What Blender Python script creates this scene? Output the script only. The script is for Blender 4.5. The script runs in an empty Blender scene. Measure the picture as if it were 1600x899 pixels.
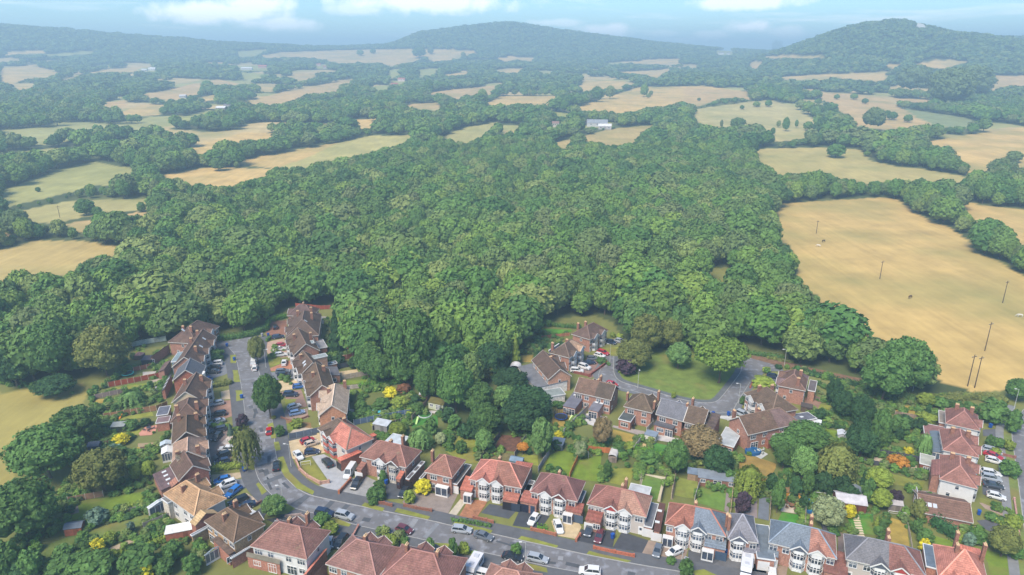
import bpy, bmesh, math, random
import numpy as np
from mathutils import Vector, Matrix
from mathutils.geometry import tessellate_polygon
random.seed(7)
PI = math.pi
sc = bpy.context.scene
COL = sc.collection

# ------------------------------------------------------------------ camera, sky, sun, exposure
CH, FOC, PIT = 100.0, 1067.0, math.radians(18.8)      # camera height (m), focal length (survey units), pitch
cd = bpy.data.cameras.new('camera'); cam = bpy.data.objects.new('camera', cd); COL.objects.link(cam)
cam.location = (0, 0, CH); cam.rotation_euler = (PI/2-PIT, 0, 0)
cd.sensor_width = 36; cd.lens = 36*FOC/1600; cd.clip_start = 1; cd.clip_end = 20000
sc.camera = cam
SUN_EL, SUN_AZ = 52, 215          # degrees; azimuth clockwise from +Y (behind the camera, to the left)
HAZE = 0.00044
wd = bpy.data.worlds.new("World"); sc.world = wd; wd.use_nodes = True
nt = wd.node_tree; nt.nodes.clear()
def N(t, kind, **kw):
    n = t.nodes.new(kind)
    for k, v in kw.items():
        if k in n.inputs: n.inputs[k].default_value = v
        else: setattr(n, k, v)
    return n
sky = N(nt, 'ShaderNodeTexSky', sky_type='NISHITA', sun_disc=False, sun_elevation=math.radians(SUN_EL),
        sun_rotation=math.radians(SUN_AZ), altitude=100, air_density=1.0, dust_density=0.6, ozone_density=1.0)
tc = N(nt, 'ShaderNodeTexCoord')
sep = N(nt, 'ShaderNodeSeparateXYZ'); nt.links.new(tc.outputs['Generated'], sep.inputs[0])
# cloud deck: direction projected on a plane above, so that clouds shrink towards the horizon
zc = N(nt, 'ShaderNodeMath', operation='MAXIMUM'); zc.inputs[1].default_value = 0.0
nt.links.new(sep.outputs['Z'], zc.inputs[0])
za = N(nt, 'ShaderNodeMath', operation='ADD'); za.inputs[1].default_value = 0.055; nt.links.new(zc.outputs[0], za.inputs[0])
cmb = N(nt, 'ShaderNodeCombineXYZ')
for ax in 'XY':
    d = N(nt, 'ShaderNodeMath', operation='DIVIDE'); nt.links.new(sep.outputs[ax], d.inputs[0]); nt.links.new(za.outputs[0], d.inputs[1])
    nt.links.new(d.outputs[0], cmb.inputs[ax])
cn = N(nt, 'ShaderNodeTexNoise', Scale=0.42, Detail=7.0, Roughness=0.55); cn.inputs['Distortion'].default_value = 0.25
mp = N(nt, 'ShaderNodeMapping'); mp.inputs['Location'].default_value = (3.1, 1.7, 0.0)
nt.links.new(cmb.outputs[0], mp.inputs[0]); nt.links.new(mp.outputs[0], cn.inputs['Vector'])
cr = N(nt, 'ShaderNodeValToRGB'); cr.color_ramp.elements[0].position = 0.56; cr.color_ramp.elements[1].position = 0.78
nt.links.new(cn.outputs['Fac'], cr.inputs[0]); cover = cr.outputs[0]
# the cloud banks that stand over the hills: direction (x, y, z), half width, half height, cover
edge = N(nt, 'ShaderNodeTexNoise', Scale=30.0, Detail=6.0, Roughness=0.6); nt.links.new(tc.outputs['Generated'], edge.inputs['Vector'])
def nmath(op, a, b=None):
    m = N(nt, 'ShaderNodeMath', operation=op)
    for i, v in enumerate((a, b)):
        if v is None: continue
        if isinstance(v, (int, float)): m.inputs[i].default_value = v
        else: nt.links.new(v, m.inputs[i])
    return m.outputs[0]
for cx_, cy_, hw, hh, cv in [(340,20,150,19,1),(400,8,80,18,.95),(440,38,90,14,.85),(255,16,45,8,.5),(660,4,210,20,.9),(560,14,80,12,.6),(1170,42,48,13,1),(1230,50,50,12,.6),(1110,55,40,9,.6),(945,48,60,13,.9),(870,36,60,7,.5),(1170,4,130,14,.85),(1040,52,40,6,.4),(-160,20,120,20,.8),(1800,30,130,22,.8)]:
    r_ = (cx_-800)/FOC; u_ = (449.5-cy_)/FOC; f_ = math.cos(PIT)+u_*math.sin(PIT); z_ = -math.sin(PIT)+u_*math.cos(PIT); n_ = math.sqrt(r_*r_+f_*f_+z_*z_)
    bx, bz = r_/n_, z_/n_; hw = hw/FOC*.8/n_; hh = hh/FOC*1.0/n_
    dx = nmath('DIVIDE', nmath('SUBTRACT', sep.outputs['X'], bx), hw); dz = nmath('DIVIDE', nmath('SUBTRACT', sep.outputs['Z'], bz), hh)
    r2 = nmath('SQRT', nmath('ADD', nmath('MULTIPLY', dx, dx), nmath('MULTIPLY', dz, dz)))
    v = nmath('ADD', nmath('SUBTRACT', 1.0, r2), nmath('MULTIPLY', nmath('SUBTRACT', edge.outputs['Fac'], .5), 1.8))
    m = N(nt, 'ShaderNodeMapRange'); m.inputs['From Min'].default_value = 0; m.inputs['From Max'].default_value = .55; m.inputs['To Max'].default_value = cv; nt.links.new(v, m.inputs['Value'])
    cover = nmath('MAXIMUM', cover, nmath('MULTIPLY', m.outputs[0], nmath('GREATER_THAN', sep.outputs['Y'], 0.0)))
tint = N(nt, 'ShaderNodeMixRGB', blend_type='MULTIPLY'); tint.inputs[0].default_value = 1; tint.inputs[2].default_value = (.44, .60, .70, 1)
nt.links.new(sky.outputs[0], tint.inputs[1])
mx = N(nt, 'ShaderNodeMixRGB'); mx.inputs[2].default_value = (7.0, 6.9, 6.9, 1)
nt.links.new(nmath('MULTIPLY', cover, .9), mx.inputs[0]); nt.links.new(tint.outputs[0], mx.inputs[1])
bg = N(nt, 'ShaderNodeBackground', Strength=0.102); wo = N(nt, 'ShaderNodeOutputWorld')
nt.links.new(mx.outputs[0], bg.inputs[0]); nt.links.new(bg.outputs[0], wo.inputs[0])
sl = bpy.data.lights.new('sun', 'SUN'); sl.energy = 2.35; sl.angle = math.radians(28); sl.color = (1, .87, .69)
so = bpy.data.objects.new('sun', sl); COL.objects.link(so)
e_, a_ = math.radians(SUN_EL), math.radians(SUN_AZ)
sdir = Vector((math.sin(a_)*math.cos(e_), math.cos(a_)*math.cos(e_), math.sin(e_)))
so.rotation_euler = sdir.to_track_quat('Z', 'Y').to_euler()
sc.view_settings.view_transform = 'Standard'; sc.view_settings.look = 'None'
sc.view_settings.exposure = 1.70; sc.view_settings.gamma = 1
sc.render.engine = 'CYCLES'; cy = sc.cycles
cy.use_denoising = True; cy.max_bounces = 5; cy.diffuse_bounces = 3; cy.glossy_bounces = 2; cy.transmission_bounces = 2
cy.transparent_max_bounces = 4; cy.volume_bounces = 0; cy.sample_clamp_indirect = 4

# ------------------------------------------------------------------ survey helpers
cP, sP = math.cos(PIT), math.sin(PIT)
def ray(x, y):
    r = (x-800)/FOC; u = (449.5-y)/FOC
    return r, cP+u*sP, -sP+u*cP
def W(x, y, z=0.0):
    dx, dy, dz = ray(x, y); t = (z-CH)/dz
    return (dx*t, dy*t)
def proj(X, Y, Z):
    Zr = Z-CH
    dep = Y*cP-Zr*sP; up = Y*sP+Zr*cP
    return 800+FOC*X/dep, 449.5-FOC*up/dep
# survey sheets: origin and scale of each enlarged plan the coordinates below were read from
SH = dict(z1=(200,480,5.287), z2=(200,640,5.287), z3=(200,729,5.287), z4=(0,640,3.47), z5=(400,640,5.287), z6=(400,729,5.287),
 z7=(640,640,5.287), z8=(640,729,5.287), y1=(780,480,5.287), y2=(860,580,5.287), y3=(1060,540,5.287), y4=(900,729,5.287),
 y5=(1100,680,5.287), y6=(1140,760,6.154), y7=(1350,600,5.992), y8=(1350,729,5.288), A=(0,0,2.996), B=(530,0,2.996),
 C=(1070,0,2.996), D=(0,250,2.996), E=(530,250,2.996), F=(1070,250,2.996), w1=(400,470,7.955), w2=(400,560,7.955),
 w3=(540,560,7.955), w4=(120,500,7.955), w5=(120,600,7.955), w6=(700,560,7.955), w7=(1400,786,7.955), w8=(620,786,7.955), p=(0,0,1))
def q(s, x, y):
    ox, oy, k = SH[s]; return (ox+x/k, oy+y/k)
def Q(s, *v): return [q(s, v[i], v[i+1]) for i in range(0, len(v), 2)]
def lin(c, k=.66):
    return tuple(k*((v/255)/12.92 if v <= 10 else (((v/255)+.055)/1.055)**2.4) for v in c)

# ------------------------------------------------------------------ materials
MATS = {}
def mat(name, rough=.8, scale=1.0, amt=.35, detail=4, bump=0, bscale=None, metal=0, spec=.3, src='object', second=None, rows=None, rnd=0.0, coat=0, streak=False):
    if name in MATS: return MATS[name]
    m = bpy.data.materials.new(name); m.use_nodes = True; t = m.node_tree
    b = t.nodes['Principled BSDF']; L = t.links.new
    b.inputs['Roughness'].default_value = rough; b.inputs['Metallic'].default_value = metal
    b.inputs['Specular IOR Level'].default_value = spec
    if coat: b.inputs['Coat Weight'].default_value = coat
    co = N(t, 'ShaderNodeTexCoord'); ge = N(t, 'ShaderNodeNewGeometry'); oi = N(t, 'ShaderNodeObjectInfo')
    if src == 'object': base = oi.outputs['Color']
    elif src == 'attr': at = N(t, 'ShaderNodeVertexColor', layer_name='tint'); base = at.outputs['Color']
    else:
        rp = N(t, 'ShaderNodeValToRGB'); rp.color_ramp.elements.remove(rp.color_ramp.elements[1])
        rp.color_ramp.elements[0].color = (*lin(src[0], 1), 1)
        for i, c in enumerate(src[1:]):
            e = rp.color_ramp.elements.new((i+1)/(len(src)-1)); e.color = (*lin(c, 1), 1)
        L(oi.outputs['Random'], rp.inputs[0]); base = rp.outputs[0]
    def mul(a, fac_socket, lo, hi):
        r = N(t, 'ShaderNodeMapRange'); r.inputs['From Min'].default_value = .3; r.inputs['From Max'].default_value = .7
        r.inputs['To Min'].default_value = lo; r.inputs['To Max'].default_value = hi
        L(fac_socket, r.inputs['Value'])
        x = N(t, 'ShaderNodeVectorMath', operation='SCALE'); L(a, x.inputs[0]); L(r.outputs[0], x.inputs['Scale']); return x.outputs[0]
    if amt:
        n1 = N(t, 'ShaderNodeTexNoise', Scale=scale, Detail=float(detail), Roughness=.62); L(ge.outputs['Position'], n1.inputs['Vector'])
        base = mul(base, n1.outputs['Fac'], 1-amt, 1+amt)
    if second:      # (scale, colour, lo, hi) large patches of another natural colour
        n2 = N(t, 'ShaderNodeTexNoise', Scale=second[0], Detail=3.0); L(ge.outputs['Position'], n2.inputs['Vector'])
        rr = N(t, 'ShaderNodeMapRange'); rr.inputs['From Min'].default_value = second[2]; rr.inputs['From Max'].default_value = second[3]
        L(n2.outputs['Fac'], rr.inputs['Value'])
        mm = N(t, 'ShaderNodeMixRGB'); mm.inputs[2].default_value = (*lin(second[1]), 1); L(rr.outputs[0], mm.inputs[0]); L(base, mm.inputs[1]); base = mm.outputs[0]
    if streak:      # mowing and drill lines across the fields
        mpn = N(t, 'ShaderNodeMapping'); mpn.inputs['Rotation'].default_value = (0, 0, .5); mpn.inputs['Scale'].default_value = (.42, .02, 1); L(ge.outputs['Position'], mpn.inputs[0])
        n3 = N(t, 'ShaderNodeTexNoise', Scale=1.0, Detail=3.0); L(mpn.outputs[0], n3.inputs['Vector']); base = mul(base, n3.outputs['Fac'], .91, 1.09)
        n4 = N(t, 'ShaderNodeTexNoise', Scale=.016, Detail=4.0); L(ge.outputs['Position'], n4.inputs['Vector']); r4 = N(t, 'ShaderNodeMapRange'); r4.inputs['From Min'].default_value = .45; r4.inputs['From Max'].default_value = .7; r4.inputs['To Max'].default_value = .6
        L(n4.outputs['Fac'], r4.inputs['Value']); m4 = N(t, 'ShaderNodeMixRGB'); m4.inputs[2].default_value = (*lin((140, 144, 84)), 1); L(r4.outputs[0], m4.inputs[0]); L(base, m4.inputs[1]); base = m4.outputs[0]
    hgt = None
    if rows:        # courses of tiles or bricks, by height
        sp = N(t, 'ShaderNodeSeparateXYZ'); L(ge.outputs['Position'], sp.inputs[0])
        fr = N(t, 'ShaderNodeMath', operation='MULTIPLY'); fr.inputs[1].default_value = 1/rows; L(sp.outputs['Z'], fr.inputs[0])
        f2 = N(t, 'ShaderNodeMath', operation='FRACT'); L(fr.outputs[0], f2.inputs[0]); hgt = f2.outputs[0]
        base = mul(base, f2.outputs[0], .86, 1.08)
        vo = N(t, 'ShaderNodeTexNoise', Scale=3.5, Detail=2.0); L(ge.outputs['Position'], vo.inputs['Vector']); base = mul(base, vo.outputs['Fac'], .74, 1.24)
    L(base, b.inputs['Base Color'])
    if bump:
        nb = N(t, 'ShaderNodeTexNoise', Scale=bscale or scale*4, Detail=3.0); L(ge.outputs['Position'], nb.inputs['Vector'])
        bp = N(t, 'ShaderNodeBump', Strength=bump, Distance=.1); L(nb.outputs['Fac'], bp.inputs['Height']); L(bp.outputs[0], b.inputs['Normal'])
    MATS[name] = m; return m
def leafmat(name, src, amt=.3):
    m = mat(name, rough=.75, scale=.7, amt=amt+.12, detail=5, src=src, spec=.15)
    t = m.node_tree; b = t.nodes['Principled BSDF']; L = t.links.new
    lk = b.inputs['Base Color'].links[0].from_socket
    tr = N(t, 'ShaderNodeBsdfTranslucent'); L(lk, tr.inputs['Color'])
    ms = N(t, 'ShaderNodeMixShader'); ms.inputs[0].default_value = .22
    out = [n for n in t.nodes if n.type == 'OUTPUT_MATERIAL'][0]
    L(b.outputs[0], ms.inputs[1]); L(tr.outputs[0], ms.inputs[2]); L(ms.outputs[0], out.inputs['Surface'])
    return m
M_ROOF = mat('roof_tile', .85, .55, .26, rows=.26, bump=.5, bscale=4, second=(.8, (150, 142, 112), .62, .95))
M_SLATE = mat('roof_slate', .6, .5, .16, rows=.2, bump=.15, bscale=5)
M_BRICK = mat('brick', .9, 1.4, .18, rows=.3, bump=.15)
M_REND = mat('render', .8, .6, .08)
M_WHITE = mat('white_plastic', .4, 1, .04)
M_GLASS = mat('window_glass', .08, .7, .35, spec=.8)
M_GREYCLR = mat('clear_roof', .25, .8, .12, spec=.6)
M_FELT = mat('flat_felt', .85, .6, .22)
M_PLAIN = mat('plain', .7, 1.5, .12)
M_PAINT = mat('car_paint', .28, 1, .0, spec=.5, coat=.5)
M_TYRE = mat('tyre', .8, 1, .0)
M_WOOD = mat('wood', .85, 1.6, .22)
M_BARK = mat('bark', .9, 2, .3, src=[(98,84,70),(88,76,64)])
M_ROAD = mat('tarmac', .75, .16, .20, detail=7, second=(.55, (168, 172, 184), .52, .80))
M_PAVE = mat('pavement', .85, .5, .16, detail=6)
M_DRIVE = mat('drive', .85, .7, .17, detail=6, bump=.1, bscale=8)
M_LAWN = mat('lawn', .95, .35, .28, detail=8, second=(.12, (140, 128, 74), .52, .78), bump=.3, bscale=7)
M_SOIL = mat('soil', .95, .9, .4, detail=8, bump=.5, bscale=4)
M_GROUND = mat('terrain', .95, .06, .2, detail=10, src='attr', bump=.5, bscale=1.2, streak=True)
M_LEAF = leafmat('foliage', 'object')
M_LEAFW = leafmat('foliage_wood', [(98,134,62),(66,102,54),(112,142,66),(78,116,60),(122,146,68),(66,98,56),(102,130,66),(84,120,60),(128,142,82),(76,110,56),(112,124,80),(90,124,60)], .28)
M_LEAFF = leafmat('foliage_far', [(94,122,64),(74,102,58),(106,130,68),(82,110,60),(118,134,76)], .3)
# ------------------------------------------------------------------ mesh and object helpers
class MB:
    def __init__(s): s.v = []; s.f = []; s.m = []
    def add(s, vs, fs, m=0):
        o = len(s.v); s.v += [tuple(v) for v in vs]; s.f += [tuple(o+i for i in f) for f in fs]; s.m += [m]*len(fs)
    def box(s, x0, x1, y0, y1, z0, z1, m=0):
        s.add([(x0,y0,z0),(x1,y0,z0),(x1,y1,z0),(x0,y1,z0),(x0,y0,z1),(x1,y0,z1),(x1,y1,z1),(x0,y1,z1)],
              [(3,2,1,0),(4,5,6,7),(0,1,5,4),(1,2,6,5),(2,3,7,6),(3,0,4,7)], m)
    def prism(s, pts, z0, z1, m=0, cap=True):     # pts: ccw polygon in plan
        n = len(pts); vs = [(x,y,z0) for x,y in pts]+[(x,y,z1) for x,y in pts]
        fs = [(i,(i+1)%n,n+(i+1)%n,n+i) for i in range(n)]
        if cap: fs += [tuple(range(n,2*n)), tuple(range(n-1,-1,-1))]
        s.add(vs, fs, m)
    def slab(s, top, th, m=0):                    # any planar polygon thickened downwards
        n = len(top); vs = list(top)+[(x,y,z-th) for x,y,z in top]
        s.add(vs, [tuple(range(n)), tuple(range(2*n-1,n-1,-1))]+[(i,n+i,n+(i+1)%n,(i+1)%n) for i in range(n)], m)
    def bar(s, a, b, w, h, m=0):                  # bar from a to b
        a = Vector(a); b = Vector(b); d = (b-a).normalized(); up = Vector((0,0,1))
        if abs(d.z) > .95: up = Vector((1,0,0))
        r = d.cross(up).normalized()*w/2; u = r.cross(d).normalized()*h/2
        vs = [a-r-u,a+r-u,a+r+u,a-r+u,b-r-u,b+r-u,b+r+u,b-r+u]
        s.add(vs, [(0,1,2,3),(7,6,5,4),(0,4,5,1),(1,5,6,2),(2,6,7,3),(3,7,4,0)], m)
    def cyl(s, c, r, z0, z1, n=10, r2=None, m=0):
        r2 = r if r2 is None else r2
        vs = [(c[0]+r*math.cos(2*PI*i/n), c[1]+r*math.sin(2*PI*i/n), z0) for i in range(n)]+[(c[0]+r2*math.cos(2*PI*i/n), c[1]+r2*math.sin(2*PI*i/n), z1) for i in range(n)]
        s.add(vs, [(i,(i+1)%n,n+(i+1)%n,n+i) for i in range(n)]+[tuple(range(n,2*n)), tuple(range(n-1,-1,-1))], m)
    def mesh(s, name, mats):
        me = bpy.data.meshes.new(name); me.from_pydata(s.v, [], s.f)
        for m in mats: me.materials.append(m)
        if any(s.m): me.polygons.foreach_set('material_index', s.m)
        me.update(); return me
def ob(name, me, parent=None, col=None, loc=None, rz=None, label=None):
    o = bpy.data.objects.new(name, me); COL.objects.link(o)
    if parent: o.parent = parent
    if col: o.color = (*lin(col), 1)
    if loc: o.location = loc
    if rz is not None: o.rotation_euler = (0, 0, rz)
    if label: o['label'] = label
    return o
THINGS = []
def thing(name, label, cat, loc=(0,0,0), rz=0, group=None, me=None, col=None):
    o = ob(name, me, None, col, loc, rz); o['label'] = label; o['category'] = cat
    if group: o['group'] = group
    THINGS.append(o); return o
def struct(name, me, col=None, kind='structure', loc=None):
    o = ob(name, me, None, col, loc); o['kind'] = kind; return o
LAND = []        # (x, y, short description) landmarks used to say where a thing stands
def near(x, y, first=None):
    best = min(LAND, key=lambda l: (l[0]-x)**2+(l[1]-y)**2)
    return best[2]

# ------------------------------------------------------------------ terrain
BR = [0, 560, 900, 1350, 1900, 2500, 3200, 3900, 7500]
BZ = [0, 0, 14, 25, 44, 69, 98, 112, 120]
SK1 = [(-900,30),(-300,40),(0,40),(60,43),(170,52),(340,66),(430,71),(530,74),(610,71),(660,50),(720,42),(795,35),(830,40),(870,47),(930,56),(1000,64),(1060,70),(1130,78),(1200,82),(1400,70),(1560,62),(1700,60),(2500,60)]
SK2 = [(-900,140),(1120,120),(1180,92),(1215,80),(1250,66),(1290,49),(1340,34),(1390,27),(1430,33),(1470,47),(1540,57),(1600,63),(1700,70),(2500,90)]
def elev(x, y):
    r, f, z = ray(x, y); return z/math.hypot(r, f)
EX = np.arange(-900, 2501, 20.0)
EZ1 = np.array([elev(x, np.interp(x, *zip(*SK1))) for x in EX]); EZ2 = np.array([elev(x, np.interp(x, *zip(*SK2))) for x in EX])
R1, R2 = 3350.0, 2350.0
def vnoise(X, Y, s, seed):
    xi = X/s; yi = Y/s; x0 = np.floor(xi); y0 = np.floor(yi); fx = xi-x0; fy = yi-y0
    fx = fx*fx*(3-2*fx); fy = fy*fy*(3-2*fy)
    def h(a, b):
        v = np.sin(a*127.1+b*311.7+seed*74.7)*43758.5453; return v-np.floor(v)
    return (h(x0,y0)*(1-fx)+h(x0+1,y0)*fx)*(1-fy)+(h(x0,y0+1)*(1-fx)+h(x0+1,y0+1)*fx)*fy
def terr(X, Y):
    X = np.asarray(X, float); Y = np.asarray(Y, float)
    r = np.hypot(X, Y); az = np.arctan2(X, np.maximum(Y, 1e-3)); px = 800+FOC/cP*np.tan(np.clip(az, -1.2, 1.2))
    z = np.interp(r, BR, BZ)
    k = np.clip((r-600)/500, 0, 1)*np.clip((3200-r)/900, 0, 1)
    z = z+k*((vnoise(X,Y,420,1)-.5)*16+(vnoise(X,Y,190,2)-.5)*7)
    z1 = CH+R1*np.interp(px, EX, EZ1)-9+(vnoise(X,Y,170,5)-.5)*9+(vnoise(X,Y,60,6)-.5)*4; z2 = CH+R2*np.interp(px, EX, EZ2)-9+(vnoise(X,Y,120,7)-.5)*8+(vnoise(X,Y,45,8)-.5)*4
    g1 = np.exp(-((np.minimum(r,R1)-R1)/420)**2)*np.exp(-((np.maximum(r,R1)-R1)/900)**2); b1 = np.interp(R1, BR, BZ)
    g2 = np.exp(-((np.minimum(r,R2)-R2)/370)**2)*np.exp(-((np.maximum(r,R2)-R2)/600)**2); b2 = np.interp(R2, BR, BZ)
    return z+g1*(z1-b1)+g2*np.maximum(z2-b2-10, 0)
RS = np.concatenate([np.arange(120, 700, 4), np.arange(700, 2000, 6), np.arange(2000, 6500, 15)])
def T(x, y):                     # survey point -> point on the terrain
    rx, ry, rz = ray(x, y); h = math.hypot(rx, ry)
    X = rx/h*RS; Y = ry/h*RS; Z = CH+rz/h*RS; g = terr(X, Y)
    i = np.argmax(Z <= g)
    if Z[i] > g[i]: i = len(RS)-1
    return float(X[i]), float(Y[i]), float(g[i])
F = []      # open fields: (outline in survey units, colour, kind)
TAN, GRN, BRN, OLV = (214,182,116), (166,168,94), (206,174,118), (136,136,70)
def fld(s, c, *v): F.append((Q(s, *v), c))
fld('A',TAN, 0,320,150,305,290,345,230,365,130,370,30,400,0,375)
fld('A',TAN, 60,410,170,398,165,425,80,425)
fld('A',TAN, 245,385,400,345,500,325,700,310,720,340,560,340,400,350,290,385)
fld('A',BRN, 665,445,1020,370,1130,395,960,405,930,440,850,470,700,465)
fld('A',BRN, 480,480,600,470,590,500,500,510)
fld('A',TAN, 540,535,660,490,820,490,760,500,740,540,600,545)
fld('A',GRN, 780,570,980,515,1010,525,950,550,820,580)
fld('A',BRN, 1110,485,1330,430,1588,380,1588,430,1440,450,1330,490,1260,500)
fld('A',TAN, 890,690,1140,620,1330,625,1300,650,1190,660,1040,680,980,730,890,735)
fld('A',TAN, 1100,755,1590,665,1960,630,1840,690,1740,715,1590,740,1450,760,1280,790,1120,770)
fld('A',TAN, 700,850,800,810,970,785,1280,790,1270,830,1080,885,880,880,820,840,740,860)
fld('A',(172,170,104), 0,895,300,790,430,758,660,795,640,830,550,830,540,870,420,870,340,899,120,950,0,980)
fld('A',TAN, 1215,265,1300,246,1588,236,1588,300,1500,280,1400,270,1240,275)
fld('A',TAN, 20,240,220,235,200,255,30,260); fld('A',GRN, 190,260,430,235,440,255,240,265)
fld('A',TAN, 850,290,1060,295,1100,305,980,300); fld('A',GRN, 1120,340,1240,345,1220,370,1140,370)
fld('A',BRN, 1370,385,1400,345,1475,340,1480,360,1400,385); fld('A',GRN, 1110,240,1260,230,1200,265,1120,270)
fld('A',TAN, 940,455,1010,445,1010,470,950,475); fld('A',TAN, 1200,405,1300,405,1270,430,1220,430)
fld('B',TAN, 0,236,150,232,400,230,630,236,640,250,560,275,500,290,440,290,400,270,350,290,240,315,190,300,60,300,0,300)
fld('B',TAN, 730,275,800,265,920,270,900,290,830,280,770,295); fld('B',TAN, 730,335,870,320,850,340,780,345)
fld('B',BRN, 360,450,470,425,740,400,720,440,690,460,600,450,560,470,500,450)
fld('B',TAN, 670,495,760,450,1020,450,1010,500,870,490,740,500)
fld('B',TAN, 1130,380,1340,380,1330,420,1240,420,1200,420,1140,430)
fld('B',TAN, 1070,515,1150,490,1400,410,1588,405,1700,402,1910,430,1910,460,1780,465,1700,480,1588,485,1420,520,1350,535,1240,525)
fld('B',TAN, 1370,300,1420,280,1588,275,1588,300,1440,305); fld('B',TAN, 1250,340,1560,325,1530,345,1490,370,1450,360,1420,350)
fld('B',BRN, 300,490,470,480,470,505,420,515,330,505); fld('B',TAN, 40,560,180,555,150,605,60,600)
fld('B',(190,180,112), -300,790,-130,730,0,665,150,635,360,635,330,665,200,710,60,745,0,750,-200,800)
fld('B',(178,170,108), 470,645,580,600,740,570,690,640,650,645,640,670,540,675)
fld('B',GRN, 980,520,1080,535,1130,550,1060,555,1000,540)
fld('B',(188,166,108), 970,680,1150,635,1300,600,1500,585,1420,620,1390,690,1270,690,1180,670,1100,665,1060,700)
fld('B',GRN, 230,330,290,320,280,360,230,370); fld('B',GRN, 370,325,460,325,450,350,380,360); fld('B',BRN, 0,375,70,370,60,390,0,410)
fld('B',GRN, 140,405,230,400,240,420,200,430,150,425); fld('B',TAN, 490,350,610,335,600,350,500,360)
fld('C',BRN, 0,410,300,430,300,470,260,460,170,465,60,500,0,490)
fld('C',(196,182,122), 40,560,60,510,280,480,390,468,520,500,600,560,590,640,500,660,420,665,400,630,330,580,200,600,130,610,100,590)
fld('C',BRN, 620,430,740,435,870,450,940,460,1000,500,1130,560,1160,590,1040,600,930,620,800,610,790,560,720,520,650,470)
fld('C',(140,150,100), 1020,505,1130,525,1370,560,1300,600,1180,590,1080,550); fld('C',BRN, 970,460,1170,470,1160,490,1030,480)
fld('C',TAN, 450,365,600,350,940,338,950,380,900,385,780,375,700,365,650,380,560,370)
fld('C',TAN, 1070,300,1200,280,1350,290,1250,310,1220,325,1120,320); fld('C',TAN, 930,305,1010,305,980,325,940,315)
fld('C',BRN, 1390,355,1588,355,1700,352,1700,405,1588,400,1480,410,1440,440,1420,390)
fld('C',(190,174,110), 310,700,420,695,690,690,830,700,860,750,980,780,1100,790,1320,830,1290,870,1100,860,930,850,870,870,780,850,740,840,690,850,620,815,550,820,480,815,420,830,380,790,320,740)
fld('C',TAN, 1150,660,1400,620,1588,600,1760,590,1760,800,1588,800,1540,820,1500,780,1430,800,1330,830,1320,780,1260,740,1250,690,1160,690)
fld('C',TAN, 350,265,500,260,670,265,640,275,380,275); fld('C',BRN, 300,290,370,290,340,330,300,320)
fld('p',(206,176,110), 1220,318,1304,313,1377,309,1404,312,1437,337,1480,353,1514,377,1527,393,1564,410,1600,432,1700,480,1700,640,1600,612,1575,612,1555,625,1500,605,1450,590,1430,555,1400,530,1370,545,1340,515,1283,483,1277,463,1247,443,1247,417,1233,383,1210,373,1213,350)
fld('F',TAN, 1270,195,1588,235,1750,255,1750,430,1588,400,1540,400,1500,340,1430,300,1380,310,1330,260,1280,225)
fld('F',OLV, 60,520,200,500,290,540,280,590,170,580,80,550); fld('E',OLV, 700,90,960,80,950,100,860,105,720,105)
fld('D',(182,172,110), 0,270,110,235,330,190,640,183,880,180,870,195,760,200,700,190,690,235,640,235,500,250,380,270,300,290,160,300,80,290)
fld('D',BRN, 300,300,560,265,640,245,700,250,690,300,640,280,600,300,520,270,430,300,400,345,350,335); fld('D',TAN, 0,325,30,320,50,370,0,385)
fld('D',(196,172,108), -300,450,0,420,160,378,380,380,570,405,580,470,500,470,450,455,400,470,400,540,260,545,120,550,0,600,-300,650)
fld('p',(168,156,88), -150,630,0,615,60,605,130,600,140,612,125,640,95,665,60,700,30,735,25,760,0,775,-150,800)
for fx, fy, fw, fh in [(933,197,24,6),(868,198,8,5),(1132,84,14,5),(622,131,14,5),(398,108,24,5),(231,110,14,4),(348,172,12,4),(502,105,10,4),(285,153,6,3)]:
    F.append(([(fx-fw,fy-fh),(fx+fw,fy-fh),(fx+fw,fy+3),(fx-fw,fy+3)], GRN))
VILL = Q('p', -250,602,0,600,130,592,205,550,262,540,335,529,415,514,440,482,500,478,548,485,552,545,575,590,640,602,665,625,700,650,715,675,740,690,
  850,680,800,640,770,590,790,560,835,520,850,500,930,492,960,506,985,552,1080,552,1165,551,1230,565,1345,595,1460,615,1600,610,1850,600,1850,1400,-250,1400)
def glade(X, Y):     # small paddocks and clearings between the named fields
    r = np.hypot(X, Y); n = vnoise(X, Y, 110, 9)*.6+vnoise(X, Y, 45, 10)*.4
    return (r > 760)&(r < np.where(X > r*.28, 1850, 2750))&(n > .615-.05*np.clip((r-900)/900, 0, 1))
def inside(px, py, poly):
    c = np.zeros(px.shape, bool); n = len(poly)
    for i in range(n):
        x1, y1 = poly[i]; x2, y2 = poly[i-1]
        if y1 == y2: continue
        c ^= ((y1 > py) != (y2 > py)) & (px < (x2-x1)*(py-y1)/(y2-y1)+x1)
    return c
BOX = [(min(a for a,_ in f), max(a for a,_ in f), min(b for _,b in f), max(b for _,b in f)) for f, _ in F]
def field_id(px, py):
    r = np.full(px.shape, -1)
    for i, (f, c) in enumerate(F):
        b = BOX[i]; m = (px >= b[0])&(px <= b[1])&(py >= b[2])&(py <= b[3])
        if m.any():
            k = inside(px[m], py[m], f); t = r[m]; t[k] = i; r[m] = t
    return r
az = np.radians(np.arange(-44, 44.01, .25))
rr = np.concatenate([[28], np.arange(60, 200, 10), 200*1.0085**np.arange(0, 215), 200*1.0085**215*1.013**np.arange(0, 130)])
AZ, RR = np.meshgrid(az, rr); X = np.sin(AZ)*RR; Y = np.cos(AZ)*RR; Z = terr(X, Y)
px, py = proj(X, Y, Z)
fid = field_id(px.ravel(), py.ravel()).reshape(px.shape)
cc = np.zeros(X.shape+(4,)); cc[..., 3] = 1; cc[..., :3] = lin((74, 88, 50))
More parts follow.
